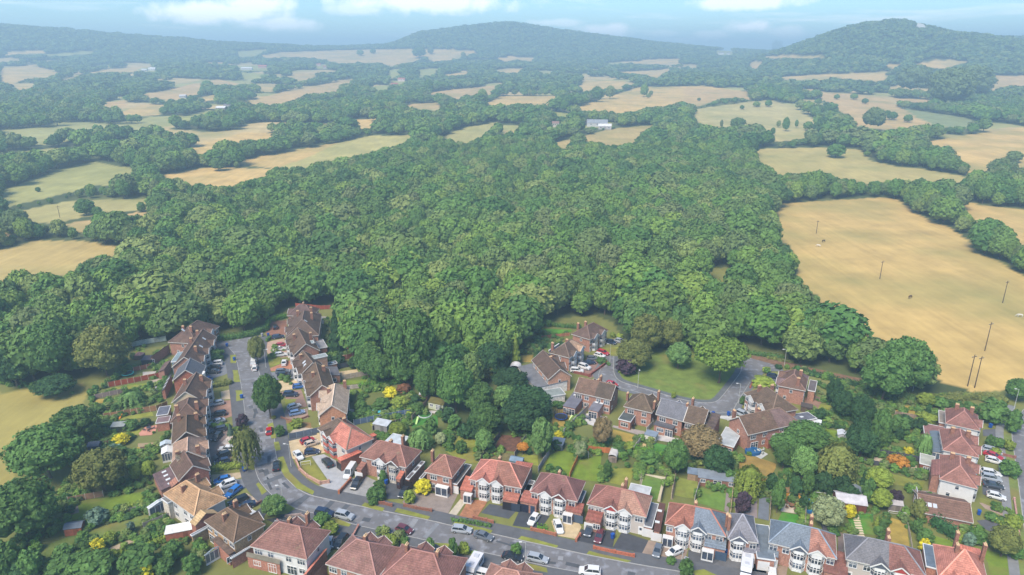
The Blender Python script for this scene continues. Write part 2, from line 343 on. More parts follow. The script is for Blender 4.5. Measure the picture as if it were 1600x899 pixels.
gl = glade(X, Y); pal = np.array([lin((208,184,128)), lin((172,170,106)), lin((200,176,122))]); cc[gl, :3] = pal[(vnoise(X, Y, 160, 12)[gl]*2.99).astype(int)]
for i, (f, c) in enumerate(F): cc[fid == i, :3] = lin(c)
cc[inside(px, py, VILL), :3] = lin((122, 126, 68))
GARD = [Q('p', 140,612,262,545,268,600,262,720,300,800,330,862,300,905,0,905,0,872,96,772,128,700,142,650), Q('p', 505,495,548,490,560,560,600,600,665,625,720,680,850,680,855,650,800,640,780,590,800,560,850,515,885,520,870,545,835,560,835,600,880,640,960,660,
   1120,695,1230,685,1262,650,1262,600,1340,600,1450,625,1530,640,1470,665,1465,700,1440,760,1432,830,1330,845,1140,795,1000,762,830,738,700,705,600,695,560,664,545,640,520,590)]
for i, (f, c) in enumerate(F):
    if c == (168,156,88): cc[fid == i, :3] = lin(c)
for g_ in GARD: cc[inside(px, py, g_), :3] = lin((104, 112, 60))
nr, na = X.shape
vs = np.stack([X, Y, Z], -1).reshape(-1, 3)
ii = (np.arange(nr-1)[:, None]*na+np.arange(na-1)[None]).ravel()
fs = np.stack([ii, ii+1, ii+na+1, ii+na], -1)
me = bpy.data.meshes.new('ground'); me.vertices.add(len(vs)); me.vertices.foreach_set('co', vs.ravel())
me.loops.add(fs.size); me.loops.foreach_set('vertex_index', fs.ravel()); me.polygons.add(len(fs))
me.polygons.foreach_set('loop_start', np.arange(len(fs))*4)
me.update(calc_edges=True)
ca = me.color_attributes.new('tint', 'FLOAT_COLOR', 'POINT'); ca.data.foreach_set('color', cc.reshape(-1))
me.polygons.foreach_set('use_smooth', [True]*len(fs)); me.materials.append(M_GROUND)
struct('ground', me)

# ------------------------------------------------------------------ foliage meshes (unit size: 1 wide, 1 tall, base at z=0)
def ico(sub):
    b = bmesh.new(); bmesh.ops.create_icosphere(b, subdivisions=sub, radius=1)
    v = np.array([x.co[:] for x in b.verts]); f = [tuple(y.index for y in x.verts) for x in b.faces]; b.free(); return v, f
ICO1, ICO2 = ico(1), ico(2)
def leaves(P, Nn, size, rng, bias=.6):
    n = len(P); nn = Nn*(bias+.35)+rng.normal(size=(n,3))*.33; nn /= np.linalg.norm(nn, axis=1)[:, None]
    t = np.cross(nn, rng.normal(size=(n,3))); t /= np.linalg.norm(t, axis=1)[:, None]; b = np.cross(nn, t)
    s = size*rng.uniform(.6, 1.35, (n,1))*.5; k = rng.uniform(.55, 1, (n,1))
    V = np.stack([P-t*s-b*s*k, P+t*s-b*s*k*.6, P+t*s*.8+b*s*k, P-t*s*.7+b*s*k*.8], 1)
    return V
class Fol:
    def __init__(s): s.V = []; s.Fq = []; s.n = 0
    def quads(s, V): s.V.append(V.reshape(-1,3)); s.Fq += [(s.n+4*i, s.n+4*i+1, s.n+4*i+2, s.n+4*i+3) for i in range(len(V))]; s.n += 4*len(V)
    def blob(s, c, r, base=ICO1, rng=None, j=.12):
        v, f = base; vv = v*(1+(rng.uniform(-j, j, (len(v),1)) if rng is not None else 0))*np.array(r)+np.array(c)
        s.V.append(vv); s.Fq += [tuple(s.n+i for i in t) for t in f]; s.n += len(v)
    def mesh(s, name, mats, trunk=None):
        V = np.concatenate(s.V); mb = MB(); mb.v = [tuple(x) for x in V]; mb.f = list(s.Fq); mb.m = [0]*len(s.Fq)
        if trunk: mb.add(trunk.v, trunk.f, 1)
        return mb.mesh(name, mats)
def trunk_mb(rng, h=.45, r=.03, limbs=5, rad=.3):
    mb = MB(); n = 7; z = [0, .04, h*.5, h]; R = [r*1.5, r*1.05, r*.85, r*.6]; off = rng.uniform(-.02, .02, (4,2)); off[0] = 0
    vs = [(off[k][0]+R[k]*math.cos(2*PI*i/n), off[k][1]+R[k]*math.sin(2*PI*i/n), z[k]) for k in range(4) for i in range(n)]
    mb.add(vs, [(k*n+i, k*n+(i+1)%n, (k+1)*n+(i+1)%n, (k+1)*n+i) for k in range(3) for i in range(n)])
    for i in range(limbs):
        a = 2*PI*i/limbs+rng.uniform(-.4,.4); z0 = h*rng.uniform(.55,.98); p = Vector((off[2][0], off[2][1], z0)); e = Vector((math.cos(a)*rad, math.sin(a)*rad, min(.9, z0+rng.uniform(.15,.35))))
        mb.bar(p, p.lerp(e,.5)+Vector((0,0,.03)), r*.8, r*.8); mb.bar(p.lerp(e,.5)+Vector((0,0,.03)), e, r*.45, r*.45)
    return mb
def crown(name, seed, mats, kind='broad', ncl=26, nl=2400, leaf=.07, z0=.12, tr=None, core=.8):
    rng = np.random.default_rng(seed); fo = Fol()
    if kind in ('broad', 'shrub', 'poplar'):
        a = 0.5; C = []; mid = (1+z0)/2; hz = (1-z0)/2
        g = (1+5**.5)*PI
        for i in range(ncl):
            u = (i+.5)/ncl; ph = math.acos(1-1.72*u); th = g*i+rng.uniform(-.3,.3)
            cr_ = rng.uniform(.13, .21)*(1.1 if kind == 'broad' else .95)*(26/ncl)**.35
            d = np.array([math.sin(ph)*math.cos(th), math.sin(ph)*math.sin(th), math.cos(ph)])
            C.append((d*np.array([a-cr_*.9, a-cr_*.9, hz-cr_*.8*min(1,1.0)])*rng.uniform(.86,1.04)+np.array([0,0,mid]), cr_))
        fo.blob((0,0,mid), (a*.66,a*.66,hz*.72), ICO2, rng)
        w = np.array([c[1]**2 for c in C]); w /= w.sum(); idx = rng.choice(len(C), nl, p=w)
        for c, r in C: fo.blob(c, (r*core,)*3, ICO1, rng, .2)
        cen = np.array([c[0] for c in C])[idx]; rad = np.array([c[1] for c in C])[idx][:, None]
        d = rng.normal(size=(nl,3)); d[:,2] = np.abs(d[:,2])*.75+d[:,2]*.25; out = cen-np.array([0,0,mid-.1]); d += out/np.linalg.norm(out,axis=1)[:,None]*.5
        d /= np.linalg.norm(d,axis=1)[:,None]
        P = cen+d*rad*rng.uniform(.82,1.12,(nl,1)); fo.quads(leaves(P, d, leaf, rng))
    elif kind == 'conifer':
        n = nl; t = rng.uniform(0,1,n)**.8; z = z0+(1-z0)*(1-t); rad = .5*t*(.75+.25*np.sin(z*34))*rng.uniform(.75,1.05,n)+.01
        th = rng.uniform(0,2*PI,n); d = np.stack([np.cos(th),np.sin(th),np.full(n,.5)],1)
        fo.quads(leaves(np.stack([rad*np.cos(th),rad*np.sin(th),z],1), d, leaf, rng))
        for k in range(5): fo.blob((0,0,z0+(1-z0)*(.12+.19*k)), (.36*(1-.2*k),.36*(1-.2*k),.16), ICO1, rng)
    elif kind == 'weeping':
        fo.blob((0,0,.62), (.3,.3,.27), ICO2, rng)
        for i in range(90):
            th = rng.uniform(0,2*PI); r0 = .5*rng.uniform(.25,1)**.6; top = .98-.55*r0*r0/.25*.5+rng.uniform(-.05,.02); L = top*rng.uniform(.45,.85) if r0 > .3 else .25
            n = nl//90; k = np.linspace(0,1,n); zz = top-k*L; rr_ = r0*(.8+.2*np.minimum(1,k*3)); c = np.array([np.cos(th),np.sin(th)])
            P = np.stack([rr_*c[0],rr_*c[1],zz],1)+rng.normal(size=(n,3))*.022
            fo.quads(leaves(P, np.tile([c[0],c[1],.5],(n,1)), leaf, rng, .9))
    return fo.mesh(name, mats, tr)
def big(seed, mats=(M_LEAF,), **k): return crown('crown', seed, mats, **k)
rg = np.random.default_rng(5)
TRK = [trunk_mb(rg, .5, .028, 6, .3).mesh('trunk', [M_BARK]) for i in range(3)]
CR = {'broad': [big(11+i, nl=3600, leaf=.046, z0=.10, ncl=34) for i in range(5)], 'open': [big(31+i, nl=2800, leaf=.045, z0=.3, ncl=30, core=.6) for i in range(2)],
      'shrub': [big(41+i, kind='shrub', ncl=14, nl=620, leaf=.12, z0=-.12, core=.85) for i in range(5)],
      'ball': [big(51+i, kind='shrub', ncl=30, nl=700, leaf=.085, z0=-.05, core=.95) for i in range(2)],
      'poplar': [big(61+i, kind='poplar', ncl=34, nl=2000, leaf=.075, z0=.02) for i in range(2)],
      'conifer': [big(71+i, kind='conifer', nl=1500, leaf=.09, z0=.0) for i in range(2)],
      'weeping': [big(81+i, kind='weeping', nl=2700, leaf=.05) for i in range(2)]}
WT = []
for i in range(6):
    r_ = np.random.default_rng(100+i); WT.append(crown('woodland_tree', 200+i, (M_LEAFW, M_BARK), nl=1500, leaf=.085, z0=.03, ncl=22+i, tr=trunk_mb(r_, .5, .024, 3, .25)))
MT = [crown('field_tree', 300+i, (M_LEAFW, M_BARK), nl=420, leaf=.15, z0=.08, ncl=12, tr=trunk_mb(np.random.default_rng(i), .4, .03, 0)) for i in range(5)]
FT = [crown('distant_tree', 400+i, (M_LEAFF,), nl=90, leaf=.3, z0=.02, ncl=7) for i in range(4)]

# ------------------------------------------------------------------ woods and field trees
def scatter(r0, r1, s, seed, azl=41):
    rng = np.random.default_rng(seed); xs = np.arange(-r1*.68, r1*.68, s); ys = np.arange(r0*.7, r1, s*.87)
    GX, GY = np.meshgrid(xs, ys); GX = GX+(np.arange(len(ys))%2)[:,None]*s/2
    GX = (GX+rng.uniform(-.36,.36,GX.shape)*s).ravel(); GY = (GY+rng.uniform(-.36,.36,GY.shape)*s).ravel()
    r = np.hypot(GX, GY); a = np.degrees(np.arctan2(GX, GY)); m = (r >= r0)&(r < r1)&(np.abs(a) < azl)
    return GX[m], GY[m], rng
PX, PY = [], []
def fit(r0, r1, s, seed, hs, wr):
    """trees on every spot outside the open fields; each as tall as its surroundings allow"""
    GX, GY, rng = scatter(r0, r1, s, seed); GZ = terr(GX, GY); bx, by = proj(GX, GY, GZ)
    ok = ~inside(bx, by, VILL)&(bx > -140)&(bx < 1740); GX, GY, GZ, bx, by = [v[ok] for v in (GX, GY, GZ, bx, by)]
    H = np.zeros(len(GX)); base = (field_id(bx, by) < 0)&~glade(GX, GY); f = rng.uniform(.68, 1.3, len(GX))
    for h in sorted(hs):
        hh = h*f; tx, ty = proj(GX, GY, GZ+hh*.8); good = base&(field_id(tx, ty) < 0)
        w = hh*wr*.4; lx, ly = proj(GX-w, GY, GZ+hh*.4); rx, ry = proj(GX+w, GY, GZ+hh*.4)
        good &= (field_id(lx, ly) < 0)&(field_id(rx, ry) < 0); H[good] = hh[good]
    k = H > 0; W_ = H*wr*rng.uniform(.85, 1.2, len(H)); W_ = np.maximum(W_*rng.uniform(.8, 1.4, len(H)), s*.9*np.minimum(1, H/max(hs)*1.5)); big_ = rng.uniform(0, 1, len(H)) < .08; W_ = np.where(big_, W_*1.35, W_); H = np.where(big_, H*1.15, H)
    return [v[k] for v in (GX, GY, GZ, W_, H, bx, by)]
def gn_stuff(name, pts, meshes, label=None):
    """one object: many trees instanced on points"""
    X, Y, Z, W_, H = pts[:5]; n = len(X)
    if not n: return
    me = bpy.data.meshes.new(name); me.vertices.add(n); me.vertices.foreach_set('co', np.stack([X,Y,Z],1).ravel())
    a = me.attributes.new('size', 'FLOAT_VECTOR', 'POINT'); a.data.foreach_set('vector', np.stack([W_,W_,H],1).ravel())
    rng = np.random.default_rng(n); a = me.attributes.new('turn', 'FLOAT_VECTOR', 'POINT'); a.data.foreach_set('vector', np.stack([np.zeros(n),np.zeros(n),rng.uniform(0,6.28,n)],1).ravel())
    a = me.attributes.new('pick', 'INT', 'POINT'); a.data.foreach_set('value', rng.integers(0,len(meshes),n).astype(np.int32))
    cl = bpy.data.collections.new(name+'_kinds')
    for i, m in enumerate(meshes): cl.objects.link(bpy.data.objects.new(name+'_kind', m))
    t = bpy.data.node_groups.new(name, 'GeometryNodeTree')
    t.interface.new_socket('Geometry', in_out='INPUT', socket_type='NodeSocketGeometry'); t.interface.new_socket('Geometry', in_out='OUTPUT', socket_type='NodeSocketGeometry')
    gi = t.nodes.new('NodeGroupInput'); go = t.nodes.new('NodeGroupOutput')
    ip = t.nodes.new('GeometryNodeInstanceOnPoints'); ci = t.nodes.new('GeometryNodeCollectionInfo')
    ci.inputs['Collection'].default_value = cl; ci.inputs['Separate Children'].default_value = True; ci.inputs['Reset Children'].default_value = True
    def at(nm, ty):
        x = t.nodes.new('GeometryNodeInputNamedAttribute'); x.data_type = ty; x.inputs['Name'].default_value = nm; return x.outputs['Attribute']
    ip.inputs['Pick Instance'].default_value = True
    L = t.links.new; L(gi.outputs[0], ip.inputs['Points']); L(ci.outputs[0], ip.inputs['Instance']); L(at('pick','INT'), ip.inputs['Instance Index'])
    er = t.nodes.new('FunctionNodeEulerToRotation'); L(at('turn','FLOAT_VECTOR'), er.inputs[0]); L(er.outputs[0], ip.inputs['Rotation'])
    L(at('size','FLOAT_VECTOR'), ip.inputs['Scale']); L(ip.outputs[0], go.inputs[0])
    o = struct(name, me, kind='stuff'); md = o.modifiers.new('trees', 'NODES'); md.node_group = t
    return o
NEAR = fit(195, 720, 8.8, 1, (3, 6, 10, 13.5), .78)
MID = fit(720, 1500, 13.5, 2, (2.5, 5, 8.5, 12.5), .95)
FAR = fit(1500, 2600, 16, 3, (3, 6, 11), 1.25)
VFAR = fit(2600, 3900, 17, 4, (5, 12), 1.35)
print('trees', [len(v[0]) for v in (NEAR, MID, FAR, VFAR)])
r = np.hypot(NEAR[0], NEAR[1]); vis = (NEAR[5] > -20)&(NEAR[5] < 1620)&(NEAR[6]-NEAR[4]*FOC/r > 10)
score = np.where(vis, NEAR[3]*NEAR[4]/r**2, 0); order = np.argsort(-score); ind = order[:300]; rest = order[300:]
gn_stuff('woodland', [v[rest] for v in NEAR[:5]], WT)
gn_stuff('farmland_trees', MID[:5], MT); gn_stuff('distant_trees', FAR[:5], FT); gn_stuff('hill_woods', VFAR[:5], FT)
WLAB = [(0, 240, 'dense green broadleaf tree in the wood edge at the left, beside the open field'), (240, 560, 'dense green broadleaf tree in the wood behind the two rows of brown-roofed houses'),
        (560, 860, 'dense green broadleaf tree in the middle wood behind the back gardens'), (860, 1120, 'dense green broadleaf tree in the wood behind the green'),
        (1120, 1700, 'dense green broadleaf tree on the wood edge along the big straw-coloured field')]
for i in ind:
    x = NEAR[5][i]; lb = [l for a, b, l in WLAB if x < b or b == 1700][0]
    o = thing('woodland_tree', lb, 'tree', (NEAR[0][i], NEAR[1][i], NEAR[2][i]), random.uniform(0, 6.28), lb.replace('tree', 'trees', 1), me=random.choice(WT))
    o.scale = (NEAR[3][i], NEAR[3][i], NEAR[4][i])

ZMIN = float(Z.min()); print('terrain low', ZMIN)
# ------------------------------------------------------------------ ground sheets of the village
SHEETN = [0]; SOLID = []
def area2(p): return sum(p[i-1][0]*p[i][1]-p[i][0]*p[i-1][1] for i in range(len(p)))
def sheet(name, pts, z, m, col, th=0.0, raw=False, wob=0):
    """flat sheet (or slab when th>0) from survey points"""
    P = [Vector((*(p if raw else W(*p)), 0)) for p in pts]
    if area2([(p.x, p.y) for p in P]) < 0: P.reverse()
    if wob:     # uneven natural edge
        Qn = []
        for i, p in enumerate(P):
            n = P[(i+1) % len(P)]; k = max(1, int((n-p).length/2.2))
            for j in range(k): Qn.append(p.lerp(n, j/k)+Vector((random.uniform(-wob,wob), random.uniform(-wob,wob), 0)))
        P = Qn
    SHEETN[0] += 1; z += (SHEETN[0] % 4)*.0045
    SOLID.append([(p.x, p.y) for p in P]); tri = tessellate_polygon([P]); mb = MB()
    fs = []
    for a, b, c in tri:
        n = (P[b]-P[a]).cross(P[c]-P[a]).z; fs.append((a, b, c) if n > 0 else (a, c, b))
    mb.add([(p.x, p.y, z) for p in P], fs)
    if th:
        n = len(P); mb.add([(p.x, p.y, z) for p in P]+[(p.x, p.y, z-th) for p in P], [(i, n+i, n+(i+1)%n, (i+1)%n) for i in range(n)])
    return struct(name, mb.mesh(name, [m]), col)
def offset(pl, d):        # offset of an open world polyline to its left by d
    out = []
    for i, p in enumerate(pl):
        a = Vector(pl[max(0, i-1)]); b = Vector(pl[min(len(pl)-1, i+1)]); t = (b-a).normalized(); out.append((p[0]-t.y*d, p[1]+t.x*d))
    return out
def smooth(pl, k=2):
    for _ in range(k):
        o = [pl[0]]
        for a, b in zip(pl, pl[1:]): o += [(a[0]*.75+b[0]*.25, a[1]*.75+b[1]*.25), (a[0]*.25+b[0]*.75, a[1]*.25+b[1]*.75)]
        pl = o+[pl[-1]]
    return pl
def strip(name, a, b, z, m, col, th=0.0): return sheet(name, list(a)+list(reversed(b)), z, m, col, th, raw=True)
def kerb(pl, z=.0, w=.16, h=.13, off=0):
    a = offset(pl, off); mb = MB(); b = offset(pl, off+w)
    for i in range(len(pl)-1):
        v = [(*a[i],0),(*a[i+1],0),(*b[i+1],0),(*b[i],0),(*a[i],h),(*a[i+1],h),(*b[i+1],h),(*b[i],h)]
        mb.add(v, [(4,5,6,7),(0,1,5,4),(2,3,7,6)])
    struct('kerb', mb.mesh('kerb', [M_PAVE]), (176,176,176))
TAR, PAVC = (122,122,127), (102,104,110)
def rd(l): return smooth([W(*p) for p in l], 2)
Lk = rd([(352,537),(362,548),(369,556),(376,593.5),(381.6,631),(385,660),(391,695),(398.6,730.8),(404.3,749.7),(417.5,766.7),(436.4,783.8),(463,796),(506,806),(549,819),(589,828),(640,839),(746,861.4),(821,878),(857,886),(930,899),(1100,930),(1250,955)])
Rk = rd([(404,527),(399,545),(400,561),(405,586),(415,620),(424,650),(428,680),(430,710),(436.4,730.8),(448,750),(465,765),(484,775),(513,781),(564,792),(617,803),(672,814),(706,822.5),(768.6,834.8),(810,844.4),(874.5,858.4),(917,868),(985,881),(1032,889),(1130,905),(1280,930)])
def road(name, a, b, z=.02):
    # tessellate as one strip between two kerb lines
    return strip(name, a, b, z, M_ROAD, TAR)
road('road', Lk, Rk)
sheet('road', Q('p', 306,538,331,529,352,533,404,524,404,530,399,545,362,550,345,553,312,552), .012, M_ROAD, TAR)
kerb(Lk, off=-.16); kerb(Rk, off=0)
strip('pavement', offset(Lk, -3.7), offset(Lk, -.16), .11, M_PAVE, PAVC)
strip('pavement', offset(Rk, .16), offset(Rk, 3.7), .11, M_PAVE, PAVC)
# cul-de-sac round the green
Gi = rd([(959,557),(958,575),(959.7,588),(969,597.3),(1000,606),(1024,613),(1068,626),(1104,631),(1121,628.5),(1132,616),(1141.3,604.3),(1161,578),(1158,561)])
Go = rd([(940,553),(946,566),(937,580),(935,590),(946,598),(966,605.6),(992,612),(1030,621.5),(1058.6,629.8),(1087,636),(1111.6,644.3),(1134,645.3),(1143,645),(1150.8,630.8),(1166,606.2),(1181,583),(1194,577),(1222,577)])
road('road', Go, Gi)
sheet('road', Q('p', 1158,562,1165,558,1200,566,1224,569,1222,577,1194,577.5,1178,586,1160,580), .012, M_ROAD, TAR)
kerb(Gi, off=0); kerb(Go[:60], off=-.16)
strip('pavement', offset(Gi, .16), offset(Gi, 1.9), .11, M_PAVE, (108,112,118))
strip('pavement', offset(Go, -1.9), offset(Go, -.16), .11, M_PAVE, (118,122,128))
sheet('green', Q('p', 966,594,1000,602,1026,609.5,1068,621.5,1104,626.5,1117,624,1127,613.5,1138,599,1153,578,1150,566,1135,552,1080,545,1010,545,975,552,964,565), .06, M_LAWN, (116,136,62), wob=.5)
sheet('track', Q('p', 1156,556,1165,552,1225,565,1290,580,1345,592,1450,622,1448,626,1343,600,1222,573,1165,558), .03, M_SOIL, (132,104,84), wob=.3)
# right-hand road
Rr = rd([(1600,640),(1592,652),(1583,668),(1581,680),(1584,700),(1588,730),(1593,765),(1598,805),(1604,850),(1612,899),(1620,950)])
Rr2 = rd([(1660,640),(1640,660),(1628,680),(1626,700),(1630,730),(1638,765),(1646,805),(1656,850),(1668,899),(1680,950)])
road('road', Rr, Rr2); kerb(Rr, off=-.16)
strip('verge', offset(Rr, -2.0), offset(Rr, -.16), .125, M_LAWN, (120,134,70)); strip('pavement', offset(Rr, -3.9), offset(Rr, -2.0), .11, M_PAVE, (140,142,146))
VG = (140,146,66)
for v in [(418,664,427,661,432,685,424,686),(428,692,436,691,439,704,431,706),(434,716,443,714,452,738,471,757,492,768,488,774,464,764,446,746,437,730),
  (565,791,571,786,601,795,598,800),(617,801,621,795,672,808,668,813),(706,822,711,816,770,829,766,834),(810,843,814,838,873,853,870,857),(917,866,921,862,987,877,980,880),
  (359.8,555.7,368.3,554.7,369.6,568,360.8,568),(363.6,579.3,372,579.3,375.5,597.3,365.5,598.2),(368,610.5,378,610.5,380.5,625.6,370,627.5),
  (387.3,716.6,395.5,716.6,398,734.6,387,734.6),(399.5,757.3,405,754.4,417,768.5,410,774),(441,784.5,462,796,449,803.5,425,806,413,801),(484,812,517,808,548,820,545,823.5,517,819),
  (678,849.5,700,850,727,860,745,863,745,869,706,867),(818,880,854,888,856,895.5,825,890),(1078,893,1100,890,1130,905,1100,910)]:
    sheet('verge', Q('p', *v), .135, M_LAWN, VG, wob=.12)
# drives and forecourts: (sheet, colour, outline)
GREY, DARK, BRK, BEI, LGR, CRM = (128,132,142), (86,90,98), (172,136,120), (196,178,152), (178,180,186), (208,188,152)
DR = [('z1',GREY,'640,450,860,450,880,510,800,560,640,610'),('z1',BEI,'765,700,850,680,860,760,775,765'),('z1',BRK,'655,780,850,770,865,850,870,900,770,930,655,930'),
 ('z2',(150,132,126),'660,140,790,150,870,180,870,280,850,350,860,400,690,450,660,330'),('z2',BEI,'690,540,930,520,950,560,830,590,700,590'),('z2',GREY,'950,572,980,640,820,740,760,700,700,600'),
 ('z2',(200,180,160),'975,690,1100,760,1010,820,900,790'),('z2',DARK,'1010,870,1130,790,1180,800,1130,880,1100,950,1010,930'),
 ('w1',(150,108,90),'165,265,380,240,390,420,200,480,120,420'),('w1',(190,160,140),'110,520,350,470,400,700,220,720,140,650'),('w2',(186,130,104),'165,130,440,20,490,100,480,130,170,165'),
 ('w2',GREY,'175,180,480,135,520,250,190,275'),('w2',CRM,'195,300,530,255,560,370,280,410'),('w2',(158,130,120),'290,420,560,390,640,600,480,640,350,700,400,560,370,500'),
 ('w2',(168,146,134),'340,690,640,620,650,740,460,800,320,750'),('z5',(196,186,172),'270,210,310,165,450,140,505,190,300,230'),('z5',CRM,'262,245,520,195,590,350,330,420,290,400'),
 ('z5',LGR,'460,390,560,370,690,440,800,560,690,660,690,690,520,630,605,600'),('z5',(160,160,162),'780,580,880,540,990,590,930,740,700,690'),('z5',DARK,'1070,610,1300,600,1230,740,1080,740'),
 ('z7',(150,138,132),'60,690,400,700,310,880,-20,850,-60,760'),('z7',(200,190,172),'420,740,475,750,380,885,315,870'),('z7',DARK,'660,780,900,820,820,905,700,880,590,855'),
 ('z8',(72,76,84),'910,360,1160,410,1080,520,850,490'),('z8',CRM,'1170,450,1380,440,1420,500,1370,600,1210,570'),('y4',(72,74,82),'40,520,330,530,300,690,150,650,0,640'),
 ('y4',(78,80,88),'380,540,620,620,570,745,450,720,480,700,300,680'),('y4',(158,140,128),'600,610,925,690,900,770,760,790,530,750'),('y4',(92,94,100),'930,690,1215,720,1190,960,900,960'),
 ('y4',(192,166,154),'1228,790,1370,810,1360,940,1205,940'),('y4',(150,130,116),'1380,795,1560,815,1580,940,1365,940'),('y6',(158,138,122),'370,760,560,770,540,900,350,900'),
 ('y3',(96,98,106),'560,430,720,480,700,500,550,465'),('y3',(178,150,140),'590,370,740,430,730,445,570,400'),('y3',DARK,'490,510,640,540,600,590,470,580'),('y3',(200,200,200),'290,590,430,560,520,600,420,620'),
 ('y3',(100,104,112),'680,250,840,270,820,320,660,280'),('y1',(150,120,112),'620,520,760,590,880,480,860,450,800,430,700,470'),('y1',(120,110,108),'860,260,1040,270,1030,300,880,300'),
 ('y7',(104,106,114),'1110,430,1270,420,1380,500,1370,510,1115,490'),('y7',(160,140,130),'1110,580,1390,660,1390,715,1110,660'),('y8',(92,96,106),'970,0,1130,60,1230,200,1240,300,1150,300,980,230'),
 ('y8',(170,150,138),'950,300,1020,310,1250,420,1220,440,1000,350'),('y8',(98,100,108),'930,450,1080,430,1250,550,1270,640,1150,590,1000,520'),('y8',(168,156,144),'690,430,930,490,980,540,740,470'),
 ('z2',DARK,'1320,240,1560,190,1560,210,1330,262'),('z3',(74,78,86),'1140,440,1330,400,1360,470,1240,480'),('z6',(150,130,128),'590,600,760,540,830,560,700,640,560,700'),('z8',DARK,'590,800,700,790,640,900,450,900'),
 ('z8',(196,184,172),'60,660,170,690,120,760,20,720'),('p',(110,110,114),'1100,893,1140,865,1200,880,1200,935,1090,915')]
for s, c, t in DR: sheet('driveway', Q(s, *map(float, t.split(','))), .035, M_DRIVE, c)
G1, G2, G3 = (118,142,48), (142,148,62), (172,150,74)
LW = [('w5',G2,'380,70,500,40,880,0,890,40,600,100,400,100'),('w5',G3,'240,190,360,190,350,240,230,240'),('w5',G2,'390,440,940,350,960,400,700,440,560,490,400,500'),('w5',G2,'240,660,780,560,800,640,480,680,270,720'),
 ('w5',(168,148,66),'750,790,990,770,980,810,780,830'),('z4',G1,'430,500,790,445,800,495,600,545,500,580,400,600,330,580,400,530'),('z4',(110,128,62),'230,740,350,700,700,590,800,570,830,600,640,680,400,760,300,800,210,830'),
 ('z4',G1,'560,790,880,690,905,710,720,800,560,830'),('z1',G3,'650,720,750,700,765,760,650,790'),('w2',G2,'360,510,500,510,470,560,370,600'),('w2',(150,120,80),'330,770,680,800,700,870,350,850'),
 ('z5',(140,140,64),'340,440,450,405,595,590,530,600,400,550'),('z7',G2,'430,190,560,190,540,420,580,440,440,450,300,350'),('z7',G2,'940,370,1060,380,1060,470,900,430'),
 ('z7',G1,'1240,340,1390,360,1310,550,1100,490,1160,380'),('z7',G1,'1400,400,1586,380,1560,600,1330,570'),('y2',G3,'0,330,100,300,270,340,110,500,20,430'),('y2',G3,'500,480,740,540,690,600,500,570'),
 ('y2',(84,140,60),'860,590,980,620,930,700,810,670'),('y4',G2,'300,20,500,10,440,170,280,140'),('y4',(106,138,62),'550,65,730,100,690,270,620,280,530,180'),('y4',(132,142,66),'840,90,1010,130,980,270,810,240'),
 ('y4',(110,142,62),'1030,180,1240,220,1220,370,990,300'),('y5',(160,134,72),'200,150,420,180,600,240,560,350,370,320,250,260'),('y5',(76,146,46),'640,640,780,660,780,750,600,720'),('y5',(104,120,58),'860,680,1040,740,1000,800,890,770'),
 ('y5',(84,142,50),'1180,660,1390,650,1420,830,1220,800'),('y8',G3,'190,410,350,470,380,690,200,620,180,500'),('y8',(130,136,60),'160,50,510,130,480,190,230,150'),('y8',G1,'560,570,900,660,1000,690,1240,760,1260,920,1060,920,1000,740,760,700,560,640'),
 ('y7',G3,'300,200,540,210,470,320,280,290'),('y1',(92,150,48),'360,180,600,190,560,240,360,215'),('y1',G3,'180,400,290,400,280,460,160,450'),('y3',G1,'1160,680,1330,710,1310,800,1180,760'),('y3',G2,'1130,480,1260,500,1250,570,1120,540'),
 ('w1',G1,'900,190,1130,200,1120,260,930,260'),('w2',G1,'1000,290,1440,250,1440,290,1040,350'),('w2',G1,'1110,400,1560,360,1560,420,1150,450'),('w3',G2,'300,820,560,760,640,790,340,890'),('w3',(70,130,50),'830,720,1150,700,1140,860,820,880'),
 ('w1',G1,'1090,770,1250,740,1270,780,1100,800'),('z1',G1,'0,640,170,630,160,660,0,690'),('w4',G1,'720,330,850,340,840,400,740,400'),('y7',(130,136,60),'110,700,200,710,440,800,420,820,200,760'),('y1',G2,'850,340,1000,330,980,400,850,390'),
 ('y3',G2,'600,360,760,390,740,410,590,380'),('y3',G2,'520,490,700,510,690,540,540,520'),('z2',G1,'1230,130,1400,110,1420,160,1250,190'),('w1',G2,'130,700,300,690,300,790,150,840'),('y8',(134,140,64),'960,260,1200,330,1210,400,960,300')]
for s, c, t in LW: sheet('lawn', Q(s, *map(float, t.split(','))), .055, M_LAWN, c, wob=.15)
